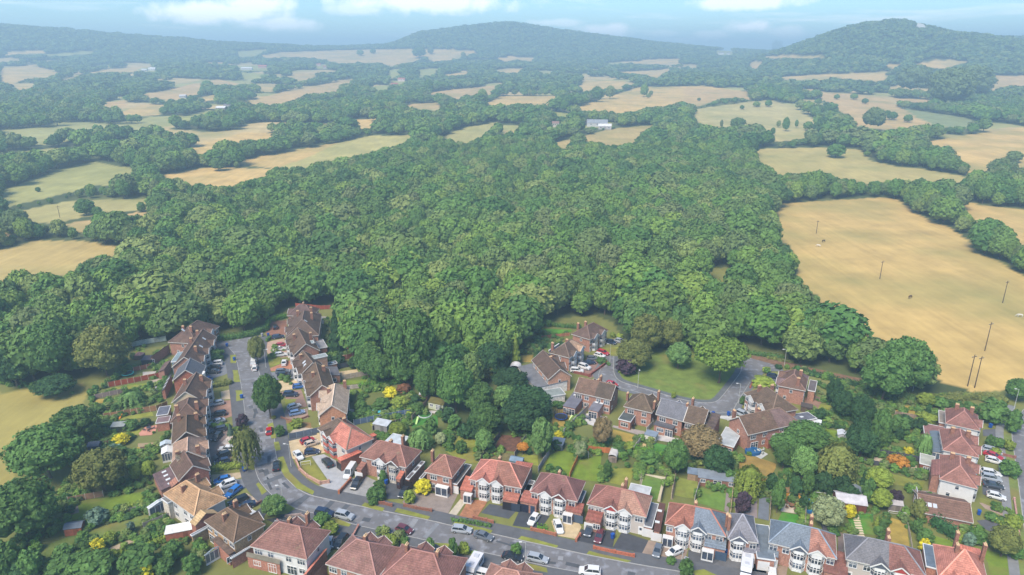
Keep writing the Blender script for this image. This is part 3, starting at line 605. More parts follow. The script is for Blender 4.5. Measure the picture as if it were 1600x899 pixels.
PT = [('z7',(112,80,66),'760,210,940,230,870,350,690,330','soil'),('z7',(120,112,76),'690,350,870,370,830,430,620,400','soil'),('z7',(170,120,90),'480,750,650,750,550,900,400,905','soil'),
 ('y5',(206,196,180),'640,600,700,545,780,600,775,655,630,632','patio'),('w4',(196,190,184),'820,650,1000,640,1010,690,820,710','patio'),('w4',(178,166,150),'905,760,1040,730,1060,800,900,830','patio'),
 ('w5',(208,150,132),'770,620,850,540,1010,510,980,590,930,640,790,650','patio'),('y2',(206,204,204),'250,420,300,350,470,380,400,470','patio'),('y2',(200,196,196),'860,520,1060,560,1040,600,860,570','patio'),
 ('y2',(170,160,156),'520,450,780,500,760,540,510,465','patio'),('y2',(214,186,140),'770,600,830,620,780,690,710,660','patio'),('z4',(176,160,138),'530,800,600,750,700,710,870,670,870,690,710,725,560,805','path'),
 ('y4',(206,196,170),'530,150,550,60,740,90,690,300,670,290,715,110,560,70,540,160','path'),('y4',(150,140,140),'1240,220,1285,225,1260,385,1225,370','path'),('y4',(160,146,120),'800,120,825,110,800,280,780,270','path'),
 ('y5',(150,138,140),'240,520,440,540,440,690,260,650','patio'),('y5',(118,126,140),'455,520,540,520,535,710,445,690','patio'),('y5',(196,200,202),'410,170,440,110,530,160,470,200','patio'),('y6',(126,112,108),'1040,440,1120,470,1130,720,1040,680','patio'),
 ('w3',(202,196,196),'1010,650,1200,660,1210,720,1140,710,1130,690,1010,680','path'),('w1',(198,190,180),'800,200,880,200,890,290,810,290','patio'),('w1',(196,190,170),'890,660,1120,650,1130,690,1000,700','path'),('w2',(206,186,150),'1030,170,1260,140,1290,170,1040,240','patio'),
 ('w2',(196,184,176),'1100,620,1220,640,1210,690,1120,690','patio'),('y3',(156,124,108),'1040,430,1180,470,1150,530,1040,500','patio'),('y3',(196,190,180),'1380,370,1440,380,1430,405,1370,395','path'),('y7',(200,184,164),'70,670,120,690,440,790,490,760,500,820,440,830,130,760,60,700','path'),
 ('y1',(200,160,110),'200,520,270,520,260,610,220,580','patio'),('w7',(170,160,150),'440,560,720,600,700,660,440,600','patio'),('w5',(170,150,120),'760,745,980,730,960,780,760,790','path'),('z4',(150,140,128),'420,510,430,560,370,580,345,570','path'),
 ('y8',(150,140,130),'450,200,690,210,690,230,460,215','path'),('z2',(210,196,186),'770,280,850,200,900,260,880,300,820,300','gravel')]
for s, c, t, k in PT: sheet(k if k != 'gravel' else 'gravel_bed', Q(s, *map(float, t.split(','))), .085, M_SOIL if k in ('soil','gravel') else M_PAVE, c, wob=.1 if k == 'soil' else 0)
def along(pl, k):
    i = min(len(pl)-2, int(k)); f = k-i; return (pl[i][0]*(1-f)+pl[i+1][0]*f, pl[i][1]*(1-f)+pl[i+1][1]*f)
for i in range(46):   # patched trenches and reinstated squares in the tarmac
    k = random.uniform(4, min(len(Lk), len(Rk))-6); n_ = len(SOLID); a = Vector(along(Lk, k*(len(Lk)-1)/(len(Rk)-1) if len(Lk) > len(Rk) else k)); j = min(range(len(Rk)), key=lambda q_: (Rk[q_][0]-a.x)**2+(Rk[q_][1]-a.y)**2); b = Vector(Rk[j]); d = (b-a).normalized(); t_ = Vector((-d.y, d.x))
    full = i % 5 == 0; w_ = random.uniform(.5, .8) if full else random.uniform(.4, 2.2); l0, l1 = (.1, .95) if full else (lambda u: (u, u+random.uniform(.08, .22)))(random.uniform(.05, .7)); c0, c1 = a.lerp(b, l0), a.lerp(b, l1)
    sheet('road_patch', [tuple(c0-t_*w_), tuple(c1-t_*w_), tuple(c1+t_*w_), tuple(c0+t_*w_)], .042, M_PAVE, random.choice([(92,96,104),(100,104,112),(138,142,150),(150,152,158),(86,90,98)]), raw=True)
for i in range(9):    # stepping stones across the lawn
    a = W(*q('y5', 1252, 668)); b = W(*q('y5', 1296, 835)); k = i/8
    mb = MB(); c = Vector(a).lerp(Vector(b), k); mb.box(c.x-.75, c.x+.75, c.y-.28, c.y+.28, .05, .12); struct('stepping_stone', mb.mesh('stone', [M_PAVE]), (222,206,180))

# ------------------------------------------------------------------ houses
WCACHE = {}
def win_meshes(w, h, n, split=True):
    k = (round(w,2), round(h,2), n, split)
    if k not in WCACHE:
        f = MB(); t = .09
        f.box(-w/2-t, w/2+t, -.10, .02, -.12, 0); f.box(-w/2-t, w/2+t, -.08, .02, h, h+t)
        f.box(-w/2-t, -w/2, -.08, .02, 0, h); f.box(w/2, w/2+t, -.08, .02, 0, h)
        for i in range(1, n): x = -w/2+w*i/n; f.box(x-.045, x+.045, -.07, .02, 0, h)
        if split: f.box(-w/2, w/2, -.065, .02, h*.68, h*.68+.06)
        g = MB(); g.box(-w/2, w/2, -.03, .01, 0, h)
        WCACHE[k] = (f.mesh('window', [M_WHITE]), g.mesh('pane', [M_GLASS]))
    return WCACHE[k]
GLS = [(70,80,98),(52,60,78),(96,108,128),(60,70,84)]
def window(par, x, y, z, rz, w=1.5, h=1.15, n=3, col=(236,236,238)):
    f, g = win_meshes(w, h, n, h > .8)
    o = ob('window', f, par, col, (x, y, z), rz); ob('pane', g, o, random.choice(GLS)); return o
def roof_mb(x0, x1, y0, y1, ze, pitch, rdir, e0, e1, th=.16):
    """hipped or gabled roof over a rectangle; rdir 'x' or 'y'; e0/e1 'hip','gable' at the low and high end"""
    sw = rdir == 'y'
    if sw: x0, x1, y0, y1 = y0, y1, x0, x1
    ym = (y0+y1)/2; hs = (y1-y0)/2; zr = ze+hs*math.tan(pitch); inset = min(hs*.95, (x1-x0)/2-.05)
    a = x0+(inset if e0 == 'hip' else 0); b = x1-(inset if e1 == 'hip' else 0)
    P = [(x0,y0,ze),(x1,y0,ze),(x1,y1,ze),(x0,y1,ze),(a,ym,zr),(b,ym,zr)]
    faces = [(0,1,5,4),(2,3,4,5)]
    if e0 == 'hip': faces.append((3,0,4))
    if e1 == 'hip': faces.append((1,2,5))
    mb = MB(); caps = MB()
    s = (lambda p: (p[1], p[0], p[2])) if sw else (lambda p: p)
    top = [s(p) for p in P]
    for f in faces:
        g = f[::-1] if sw else f; mb.slab([top[i] for i in g], th)
    lines = [(4,5)]
    if e0 == 'hip': lines += [(0,4),(3,4)]
    if e1 == 'hip': lines += [(1,5),(2,5)]
    for i, j in lines:
        A = Vector(top[i])+Vector((0,0,.05)); B = Vector(top[j])+Vector((0,0,.05)); caps.bar(A, B, .26, .14)
    return mb, caps, zr, [s(p) for p in P]
def lin_fascia(x0, x1, y0, y1, ze, sides):
    mb = MB(); t = .07; h = .2
    if 'S' in sides: mb.box(x0-t, x1+t, y0-t, y0+.02, ze-h-.02, ze-.02)
    if 'N' in sides: mb.box(x0-t, x1+t, y1-.02, y1+t, ze-h-.02, ze-.02)
    if 'W' in sides: mb.box(x0-t, x0+.02, y0+.03, y1-.03, ze-h-.02, ze-.02)
    if 'E' in sides: mb.box(x1-.02, x1+t, y0+.03, y1-.03, ze-h-.02, ze-.02)
    return mb
def chimney(par, x, y, z0, z1, rot=0, w=.95, d=.6, col=(168,110,90)):
    mb = MB(); mb.box(-w/2, w/2, -d/2, d/2, z0, z1, 0); mb.box(-w/2-.07, w/2+.07, -d/2-.07, d/2+.07, z1-.25, z1-.1, 0); mb.box(-w/2+.03, w/2-.03, -d/2+.03, d/2-.03, z1, z1+.05, 1)
    for i in (-1, 0, 1): mb.cyl((i*w*.3, 0), .11, z1+.05, z1+.36, 8, .09, 1)
    return ob('chimney', mb.mesh('chimney', [M_BRICK, M_POT]), par, col, (x, y, 0), rot)
M_POT = mat('clay_pot', .8, 2, .1, src=[(196,168,134)])
def bay(par, x, y, rz, ze, gable=(238,238,240), band=(238,238,240), two=True, base=(150,92,80), roofc=(160,100,86), pitch=math.radians(40), rm=None, w=2.9):
    """canted bay over one or two floors with a small gable over it"""
    d = .85; c = .55; pts = [(-w/2,.3),(-w/2,0),(-w/2+c,-d),(w/2-c,-d),(w/2,0),(w/2,.3)]
    def ring(k): return [(px*k, py*k+(.0)) for px, py in pts]
    top = ze+.15 if two else 2.75
    b = MB(); b.prism(ring(1.0), 0, .75, 1); b.prism(ring(1.03), .75, .85, 0); b.prism(ring(1.0), 2.1, 3.05 if two else 2.6, 0)
    if two: b.prism(ring(1.03), 2.95, 3.05, 0); b.prism(ring(1.0), 4.3, top, 0)
    root = ob('bay_window', b.mesh('bay', [M_REND, M_BRICK]), par, band, (x, y, 0), rz)
    fl = [(.85, 2.1)]+([(3.05, 4.3)] if two else [])
    for z0, z1 in fl:
        g = MB(); g.prism([(px*.95, py*.95) for px, py in pts], z0, z1); ob('pane', g.mesh('pane', [M_GLASS]), root, random.choice(GLS))
        f = MB(); segs = [(pts[1], pts[2], 1), (pts[2], pts[3], 3), (pts[3], pts[4], 1)]
        for p, q_, n in segs:
            for i in range(n+1):
                k = i/n; X = p[0]+(q_[0]-p[0])*k; Y = p[1]+(q_[1]-p[1])*k; f.box(X-.07, X+.07, Y-.05, Y+.06, z0, z1)
            f.bar((*p, z0+(z1-z0)*.68), (*q_, z0+(z1-z0)*.68), .07, .07)
        ob('window_frame', f.mesh('frame', [M_WHITE]), root, (240,240,242))
    if two and gable:
        hw = w/2+.35; zt = top-.15; rise = hw*math.tan(pitch)*.98; L = rise/math.tan(pitch)+.5; y0 = -d-.18
        m = MB()
        for sx in (-1, 1):
            f = [(sx*hw, y0, zt), (0, y0, zt+rise), (0, y0+d+L+.4, zt+rise), (sx*hw, y0+d+.4, zt)]
            m.slab(f if sx < 0 else f[::-1], .12)
        m.bar((0, y0, zt+rise+.05), (0, y0+d+L+.3, zt+rise+.05), .2, .1)
        ob('bay_roof', m.mesh('bay_roof', [rm or M_ROOF]), par, roofc, (x, y, 0), rz)
        g = MB(); g.add([(-hw+.2, y0+.12, zt), (hw-.2, y0+.12, zt), (0, y0+.12, zt+rise-.2), (-hw+.2, y0+.3, zt), (hw-.2, y0+.3, zt), (0, y0+.3, zt+rise-.2)], [(0,1,2),(5,4,3),(0,3,4,1),(1,4,5,2),(2,5,3,0)])
        ob('gable', g.mesh('gable', [M_REND]), par, gable, (x, y, 0), rz)
        g = MB()
        for sx in (-1, 1): g.bar((sx*(hw+.02), y0-.02, zt-.05), (0, y0-.02, zt+rise-.03), .08, .24)
        ob('bargeboard', g.mesh('bargeboard', [M_WHITE]), par, (238,238,240), (x, y, 0), rz)
    return root
def panel(par, kind, x, y, rz, w, h, col):
    mb = MB(); mb.box(-w/2, w/2, -.07, .02, 0.03, h)
    if kind == 'garage_door':
        for i in range(1, 6): mb.box(-w/2+.05, w/2-.05, -.085, -.07, h*i/6-.03, h*i/6+.03)
    o = ob(kind, mb.mesh(kind, [M_WHITE]), par, col, (x, y, .03), rz)
    if kind == 'door': window_pane = MB(); window_pane.box(-w*.25, w*.25, -.09, -.06, h*.55, h*.85); ob('pane', window_pane.mesh('pane', [M_GLASS]), o, GLS[0])
    return o
def mute(c):
    g = sum(c)/3
    if g < 105 and c[0] >= c[2]: c = (c[0]*1.16, c[1]*1.07, c[2]*.98)
    return tuple((v*.82+g*.18)*.93 for v in c)
HN = [0]
HOUSES = {}
def house(key, a, b, D, label, nick, roof=(96,80,76), wall=(182,136,120), rdir='x', ends=('hip','hip'), pitch=38, ze=5.1, front='S', bays=None, wins=None, mats=M_ROOF,
          chim=(), ext=(), half=None, gcol=None, gmat=None, rl=(), name='semi_detached_house', cat='house', bandc=(238,238,240), gab=None, extra=(), gnd=True, sidewin=True, doorc=(240,240,242), basec=(150,92,80)):
    A = Vector(W(*a, ze)); B = Vector(W(*b, ze)); L = (B-A).length; rz = math.atan2(B.y-A.y, B.x-A.x)
    t = thing(name, label, cat, (A.x, A.y, 0), rz)
    roof = mute(roof); half = half and (half[0], mute(half[1]), half[2])
    Mi = Matrix.Rotation(-rz, 2)
    def loc(px, py, z): v = Mi @ (Vector(W(px, py, z))-A); return v
    c = Mi.inverted() @ Vector((L/2, D/2))+A; LAND.append((c.x, c.y, nick)); HOUSES[key] = (A, rz, L, D)
    ins = .35; p = math.radians(pitch)
    SOLID.append([tuple(Mi.inverted() @ Vector(v)+A) for v in ((-1.5,-1.5),(L+1.5,-1.5),(L+1.5,D+1.5),(-1.5,D+1.5))])
    for e in ext:
        v0, v1 = loc(e['p'][0], e['p'][1], 2.7), loc(e['p'][2], e['p'][3], 2.7); xa, xb = sorted((v0.x, v1.x)); ya, yb = sorted((v0.y, v1.y)); SOLID.append([tuple(Mi.inverted() @ Vector(v)+A) for v in ((xa-.8,ya-.8),(xb+.8,ya-.8),(xb+.8,yb+.8),(xa-.8,yb+.8))])
    rb, caps, zr, P = roof_mb(0, L, 0, D, ze, p, rdir, ends[0], ends[1])
    # walls, with gables where the roof is gabled
    wl = MB(); x0, x1, y0, y1 = ins, L-ins, ins, D-ins; wl.prism([(x0,y0),(x1,y0),(x1,y1),(x0,y1)], 0, ze-.05)
    W1 = ob('wall', wl.mesh('wall', [M_BRICK if gmat is None or gmat == 'brick' else M_REND]), t, wall)
    tn = math.tan(p)
    for e, lo in ((ends[0], True), (ends[1], False)):
        if e != 'gable': continue
        g = MB()
        if rdir == 'x':
            X = x0 if lo else x1; s = .2; h = (y1-y0)/2*tn-.1; Xa, Xb = (X, X+s) if lo else (X-s, X)
            g.add([(Xa,y0,ze-.05),(Xa,y1,ze-.05),(Xa,D/2,ze+h),(Xb,y0,ze-.05),(Xb,y1,ze-.05),(Xb,D/2,ze+h)], [(0,2,1),(3,4,5),(0,1,4,3),(1,2,5,4),(2,0,3,5)])
        else:
            Y = y0 if lo else y1; s = .2; h = (x1-x0)/2*tn-.1; Ya, Yb = (Y, Y+s) if lo else (Y-s, Y)
            g.add([(x0,Ya,ze-.05),(x1,Ya,ze-.05),(L/2,Ya,ze+h),(x0,Yb,ze-.05),(x1,Yb,ze-.05),(L/2,Yb,ze+h)], [(0,1,2),(5,4,3),(0,3,4,1),(1,4,5,2),(2,5,3,0)])
        ob('gable', g.mesh('gable', [M_BRICK if gcol is None else M_REND]), t, gcol or wall)
        g = MB()
        if rdir == 'x':
            X = -.03 if lo else L+.03
            g.bar((X,0,ze-.1),(X,D/2,zr-.1),.07,.22); g.bar((X,D,ze-.1),(X,D/2,zr-.1),.07,.22)
        else:
            Y = -.03 if lo else D+.03
            g.bar((0,Y,ze-.1),(L/2,Y,zr-.1),.07,.22); g.bar((L,Y,ze-.1),(L/2,Y,zr-.1),.07,.22)
        ob('bargeboard', g.mesh('bargeboard', [M_WHITE]), t, (226,222,216))
    if half:     # the two halves of the pair were re-roofed separately
        k, c2, m2 = half
        def cut(mb, lo):
            bm = bmesh.new(); me = mb.mesh('roof', [mats]); bm.from_mesh(me); ax = (1,0,0) if rdir == 'x' else (0,1,0); s = (L if rdir == 'x' else D)*k
            r_ = bmesh.ops.bisect_plane(bm, geom=bm.verts[:]+bm.edges[:]+bm.faces[:], plane_co=[ax[i]*s for i in range(3)], plane_no=[ax[i]*(1 if lo else -1) for i in range(3)], clear_outer=True)
            bm.to_mesh(me); bm.free(); me.materials.clear(); me.materials.append(mats if lo else m2); return me
        R0 = ob('roof', cut(rb, True), t, roof); R1_ = ob('roof', cut(rb, False), t, c2)
    else: R0 = ob('roof', rb.mesh('roof', [mats]), t, roof)
    capc = tuple(min(255, int(v*1.22+14)) for v in roof); ob('ridge_cap', caps.mesh('ridge_cap', [M_FELT]), R0, capc)
    sd = ''.join(s for s in 'SNWE' if not ((rdir == 'x' and ((s == 'W' and ends[0] == 'gable') or (s == 'E' and ends[1] == 'gable'))) or (rdir == 'y' and ((s == 'S' and ends[0] == 'gable') or (s == 'N' and ends[1] == 'gable')))))
    ob('gutter', lin_fascia(0, L, 0, D, ze, sd).mesh('gutter', [M_WHITE]), R0, (214,212,210))
    side = {'S': (lambda u: (u*L, ins, 0)), 'N': (lambda u: (L-u*L, D-ins, PI)), 'E': (lambda u: (L-ins, u*D, PI/2)), 'W': (lambda u: (ins, D-u*D, -PI/2))}
    back = {'S':'N','N':'S','E':'W','W':'E'}[front]; fl = L if front in 'SN' else D
    bays = bays if bays is not None else ([.36,.64] if fl > 10 else [.3])
    gab = gab or [(238,238,240)]*len(bays)
    for i, u in enumerate(bays):
        x, y, r = side[front](u); c2 = roof if not half or u < half[0] else half[1]; m2 = mats if not half or u < half[0] else half[2]
        bay(t, x, y, r, ze, gable=gab[i], band=bandc if not isinstance(bandc, list) else bandc[i], roofc=c2, pitch=p, rm=m2, base=basec)
    def W_(s, u, z, w=1.4, h=1.15, n=2): x, y, r = side[s](u); window(t, x, y, z, r, w, h, n)
    if wins is None:
        if len(bays) >= 2 or fl > 10: fw = [(.1, 3.25, 1.3, 1.1, 2), (.9, 3.25, 1.3, 1.1, 2), (.5, 3.3, .7, .9, 1) if bays and bays[0] < .4 else (.5, 3.3, .6, .8, 1)]
        else: fw = [(.75, 3.25, 1.3, 1.1, 2)]
    else: fw = wins
    for w_ in fw: W_(front, *w_)
    bw = [.12, .34, .66, .88] if fl > 10 else [.25, .72]
    for i, u in enumerate(bw):
        W_(back, u, 3.2, 1.7 if i % 3 == 0 else 1.2, 1.15, 3 if i % 3 == 0 else 2)
        if gnd and i % 2 == 0: x, y, r = side[back](u+.04); window(t, x, y, .15, r, 2.2, 2.0, 3)
        elif gnd: W_(back, u, 1.0, 1.3, 1.1, 2)
    if sidewin:
        for s in ('E','W') if front in 'SN' else ('S','N'): W_(s, .5, 3.4, .7, .9, 1)
        if gnd: 
            for s in ('E','W') if front in 'SN' else ('S','N'): W_(s, .3, 1.1, .7, .9, 1)
    if gnd:
        for u in ([.08, .92] if len(bays) > 1 else [.72]): x, y, r = side[front](u); panel(t, 'door', x, y, r, 1.0, 2.1, doorc)
    for ch in chim:     # (u, v, height above ridge)
        cx, cy_ = ch[0]*L, ch[1]*D
        chimney(R0, cx, cy_, ze+.3, zr+(ch[2]*.6 if len(ch) > 2 else .6), rot=PI/2 if rdir == 'x' else 0, col=ch[3] if len(ch) > 3 else (158,114,98))
    for (u, v) in rl:   # roof lights on the main slopes, by plan position
        yy = v*D; d_ = min(yy, D-yy) if rdir == 'x' else min(u*L, L-u*L); z = ze+d_*tn
        m = MB(); 
        if rdir == 'x': sg = 1 if v < .5 else -1; V4 = [(u*L-.4, yy-.5, z-.5*tn*sg+.06), (u*L+.4, yy-.5, z-.5*tn*sg+.06), (u*L+.4, yy+.5, z+.5*tn*sg+.06), (u*L-.4, yy+.5, z+.5*tn*sg+.06)]
        else: sg = 1 if u < .5 else -1; V4 = [(u*L-.5, yy-.4, z-.5*tn*sg+.06), (u*L+.5, yy-.4, z+.5*tn*sg+.06), (u*L+.5, yy+.4, z+.5*tn*sg+.06), (u*L-.5, yy+.4, z-.5*tn*sg+.06)]
        m.slab(V4, .1); ob('rooflight', m.mesh('rooflight', [M_GREYCLR]), R0, (208,216,226))
    for e in ext: extension(t, loc, rz, e)
    for e in extra:     # ('garage'|'door'|'win'|'porch', px, py, z, side, w, h, colour)
        k, ex, ey, s, w_, h_, c_ = e; z0 = 0 if k != 'win' else e[3] if False else 0
        v = loc(ex, ey, 0 if k in ('garage_door','door','porch') else (3.3 if k == 'win' else 1.0)); r = {'S':0,'E':PI/2,'N':PI,'W':-PI/2}[s]
        if k in ('garage_door','door'): panel(t, k, v.x, v.y, r, w_, h_, c_)
        elif k == 'porch': porch(t, v.x, v.y, r, w_, h_, c_)
    return t
def porch(t, x, y, r, w, h, c):
    m = MB(); m.box(-w/2, w/2, -1.2, 0, h, h+.18, 0)
    for sx in (-w/2+.08, 0, w/2-.08): m.box(sx-.07, sx+.07, -1.2, -1.08, 0, h, 0)
    m.box(-w/2, w/2, -1.19, -1.1, 0, .35, 0); m.box(-w/2, -w/2+.1, -1.1, 0, 0, .5, 0); m.box(w/2-.1, w/2, -1.1, 0, 0, .5, 0)
    o = ob('porch', m.mesh('porch', [M_WHITE]), t, c, (x, y, 0), r); g = MB(); g.box(-w/2+.08, w/2-.08, -1.12, -.05, .3, h); ob('pane', g.mesh('pane', [M_GLASS]), o, GLS[0])
def extension(t, loc, rz, e):
    """e = dict(p=(x0,y0,x1,y1) opposite roof corners in survey units, h, kind, roof, wall, els=[(kind, side, u, w, h, colour)])"""
    h = e.get('h', 2.7); v = [loc(e['p'][0], e['p'][1], h), loc(e['p'][2], e['p'][3], h)]
    x0, x1 = sorted((v[0].x, v[1].x)); y0, y1 = sorted((v[0].y, v[1].y)); k = e.get('kind', 'flat')
    rc = e.get('roof', (120,124,132)); wc = e.get('wall', (178,132,116)); rm = e.get('rm', M_FELT)
    if k == 'glass':       # conservatory
        m = MB(); n = 4; m.box(x0, x1, y0, y1, 0, .5)
        for i in range(n+1):
            X = x0+.06+(x1-x0-.12)*i/n; Y = y0+.06+(y1-y0-.12)*i/n
            for yy in (y0+.06, y1-.06): m.box(X-.05, X+.05, yy-.05, yy+.05, .5, h-.1)
            for xx in (x0+.06, x1-.06): m.box(xx-.05, xx+.05, Y-.05, Y+.05, .5, h-.1)
        m.box(x0, x1, y0, y1, h-.2, h-.05)
        o = ob('conservatory', m.mesh('conservatory', [M_WHITE]), t, (236,236,238)); g = MB(); g.box(x0+.07, x1-.07, y0+.07, y1-.07, .5, h-.2); ob('pane', g.mesh('pane', [M_GLASS]), o, GLS[2])
        r = MB(); xm = (x0+x1)/2; r.slab([(x0-.1,y0-.1,h),(xm,y0-.1,h+.5),(xm,y1+.1,h+.5),(x0-.1,y1+.1,h)], .08); r.slab([(xm,y0-.1,h+.5),(x1+.1,y0-.1,h),(x1+.1,y1+.1,h),(xm,y1+.1,h+.5)], .08)
        for i in range(1, 5): Y = y0+(y1-y0)*i/5; r.bar((x0,Y,h+.04),(xm,Y,h+.54),.06,.06); r.bar((x1,Y,h+.04),(xm,Y,h+.54),.06,.06)
        ob('glazed_roof', r.mesh('glazed_roof', [M_GREYCLR]), o, rc); return
    w = MB(); w.box(x0+.15, x1-.15, y0+.15, y1-.15, 0, h-.12); E_ = ob('extension', w.mesh('extension', [M_BRICK]), t, wc)
    zl = {}
    if k == 'flat':
        r = MB(); r.box(x0, x1, y0, y1, h-.14, h+.04); r.box(x0-.05,x1+.05,y0-.05,y0+.08,h-.16,h+.1,1); r.box(x0-.05,x1+.05,y1-.08,y1+.05,h-.16,h+.1,1); r.box(x0-.05,x0+.08,y0+.08,y1-.08,h-.16,h+.1,1); r.box(x1-.08,x1+.05,y0+.08,y1-.08,h-.16,h+.1,1)
        Rr_ = ob('extension_roof', r.mesh('extension_roof', [rm, M_TRIM]), E_, rc); zf = lambda X, Y: h+.04
    elif k in ('hip', 'gablex', 'gabley'):
        rd_ = 'x' if (k == 'gablex' or (k == 'hip' and x1-x0 > y1-y0)) else 'y'; rb, cp, zr, P = roof_mb(x0, x1, y0, y1, h, math.radians(e.get('pitch', 30)), rd_, 'hip' if k == 'hip' else 'gable', 'hip' if k == 'hip' else 'gable')
        Rr_ = ob('extension_roof', rb.mesh('extension_roof', [rm]), E_, rc); ob
        if k != 'hip':
            g = MB(); tn = math.tan(math.radians(e.get('pitch', 30)))
            if k == 'gablex': 
                for X in (x0+.15, x1-.35): g.add([(X,y0+.15,h-.12),(X,y1-.15,h-.12),(X,(y0+y1)/2,h+(y1-y0)/2*tn-.25),(X+.2,y0+.15,h-.12),(X+.2,y1-.15,h-.12),(X+.2,(y0+y1)/2,h+(y1-y0)/2*tn-.25)], [(0,2,1),(3,4,5),(0,1,4,3),(1,2,5,4),(2,0,3,5)])
            else:
                for Y in (y0+.15, y1-.35): g.add([(x0+.15,Y,h-.12),(x1-.15,Y,h-.12),((x0+x1)/2,Y,h+(x1-x0)/2*tn-.25),(x0+.15,Y+.2,h-.12),(x1-.15,Y+.2,h-.12),((x0+x1)/2,Y+.2,h+(x1-x0)/2*tn-.25)], [(0,1,2),(5,4,3),(0,3,4,1),(1,4,5,2),(2,5,3,0)])
            ob('gable', g.mesh('gable', [M_BRICK]), E_, wc)
        zf = lambda X, Y: h+min(Y-y0, y1-Y)*math.tan(math.radians(30)) if rd_ == 'x' else h+min(X-x0, x1-X)*math.tan(math.radians(30))
    else:                  # lean-to: kind 'S','N','E','W' = the side where the roof is lowest
        rise = e.get('rise', .9); z = lambda X, Y: h+rise*{'S': (Y-y0)/(y1-y0), 'N': (y1-Y)/(y1-y0), 'W': (X-x0)/(x1-x0), 'E': (x1-X)/(x1-x0)}[k]
        zf = lambda X, Y: z(X, Y)+.02
        r = MB(); r.slab([(x0,y0,z(x0,y0)),(x1,y0,z(x1,y0)),(x1,y1,z(x1,y1)),(x0,y1,z(x0,y1))], .12); Rr_ = ob('extension_roof', r.mesh('extension_roof', [rm]), E_, rc)
        a_, b_ = x0+.17, x1-.17; c_, d_ = y0+.17, y1-.17; g = MB(); V8 = [(a_,c_,h-.13),(b_,c_,h-.13),(b_,d_,h-.13),(a_,d_,h-.13)]+[(X,Y,max(h-.12, z(X,Y)-.13)) for X, Y in ((a_,c_),(b_,c_),(b_,d_),(a_,d_))]
        g.add(V8, [(4,5,6,7),(0,1,5,4),(1,2,6,5),(2,3,7,6),(3,0,4,7)]); ob('upper_wall', g.mesh('upper_wall', [M_BRICK]), E_, wc)
    for (u, v) in e.get('rl', ()):
        X = x0+(x1-x0)*u; Y = y0+(y1-y0)*v; s = .5
        m = MB(); m.slab([(X-s,Y-s*.7,zf(X-s,Y-s*.7)+.08),(X+s,Y-s*.7,zf(X+s,Y-s*.7)+.08),(X+s,Y+s*.7,zf(X+s,Y+s*.7)+.08),(X-s,Y+s*.7,zf(X-s,Y+s*.7)+.08)], .08); ob('rooflight', m.mesh('rooflight', [M_GREYCLR]), Rr_, (226,232,238))
    for el in e.get('els', ()):
        kk, s, u, w_, h_, c_ = el; X, Y, r = {'S': (x0+(x1-x0)*u, y0+.15, 0), 'N': (x1-(x1-x0)*u, y1-.15, PI), 'E': (x1-.15, y0+(y1-y0)*u, PI/2), 'W': (x0+.15, y1-(y1-y0)*u, -PI/2)}[s]
        if kk in ('garage_door','door'): panel(t, kk, X, Y, r, w_, h_, c_)
        elif kk == 'porch': porch(t, X, Y, r, w_, h_, c_)
        else: window(t, X, Y, (.2 if h_ > 1.6 else 1.0), r, w_, h_, 3 if w_ > 1.2 else 1)
M_TRIM = mat('roof_trim', .7, 1, .05, src=[(196,198,202)])
DBR, RBR, RED, SLT, TANR, ORT = (98,82,78), (152,100,90), (206,124,106), (116,126,142), (190,152,130), (188,140,98)
BRI, WHT, CREAM, BR2 = (184,128,110), (230,230,232), (222,206,182), (172,112,92)
WD = (232,232,234); GDK = (52,66,92)
# ---- row along the left-hand side of the left street (fronts face the street)
house('wa', (262.4,534.9), (306,537), 16, 'brown-tiled pair at the far end of the left row, two brick chimneys on its ridge', 'the farthest house of the left row', roof=(104,86,84), rdir='y', front='E', chim=[(.38,.25,1.0),(.66,.25,1.0)], rl=[(.5,.12)],
      ext=[dict(p=(238,560,262,541), h=2.7, kind='W', roof=(112,92,90), rm=M_ROOF, rl=[(.35,.4),(.85,.6)], els=[('win','S',.5,1.8,2.0,WD)])])
house('wb', (268,574), (311.5,571), 24, 'long dark brown-tiled terrace block of the left row, joined to a slate-roofed gable', 'the dark terrace of the left row', roof=(100,84,80), rdir='y', ends=('gable','gable'), front='E', bays=[.2,.45,.75], wins=[(.08,3.2,1.2,1,2),(.33,3.2,1.2,1,2),(.6,3.2,1.2,1,2)], chim=[(.3,.62,.6),(.7,.3,.6),(.35,.9,.6)], rl=[(.75,.5),(.7,.75)],
      ext=[dict(p=(267,566,289,550), h=5.6, kind='flat', roof=(140,158,168), wall=(120,140,158), rm=M_FELT), dict(p=(246,582,268,566), h=2.6, kind='W', roof=(112,92,88), rm=M_ROOF)])
house('wc', (269,595.4), (314.4,590.6), 9, 'slate-roofed house with white bargeboards on its brick gable, in the left row', 'the slate-roofed gabled house of the left row', roof=(110,112,124), mats=M_SLATE, rdir='y', ends=('gable','gable'), front='E', bays=[.4], gab=[None], wall=(178,112,92), chim=[], gnd=True,
      ext=[dict(p=(252,611.5,269,588), h=2.8, kind='W', roof=(96,92,100), rm=M_SLATE, wall=BRI, rl=[(.5,.2),(.5,.45),(.5,.7)])])
house('wd', (268,629.4), (315.4,625.6), 13, 'dark brown-tiled house of the left row with a cream rendered gable end', 'the cream-gabled house of the left row', roof=(98,82,76), rdir='y', ends=('gable','gable'), front='E', bays=[.3,.75], gcol=(224,208,180), wall=(216,200,174), gmat='r', chim=[(.25,.6,.3),(.75,.75,.3)])
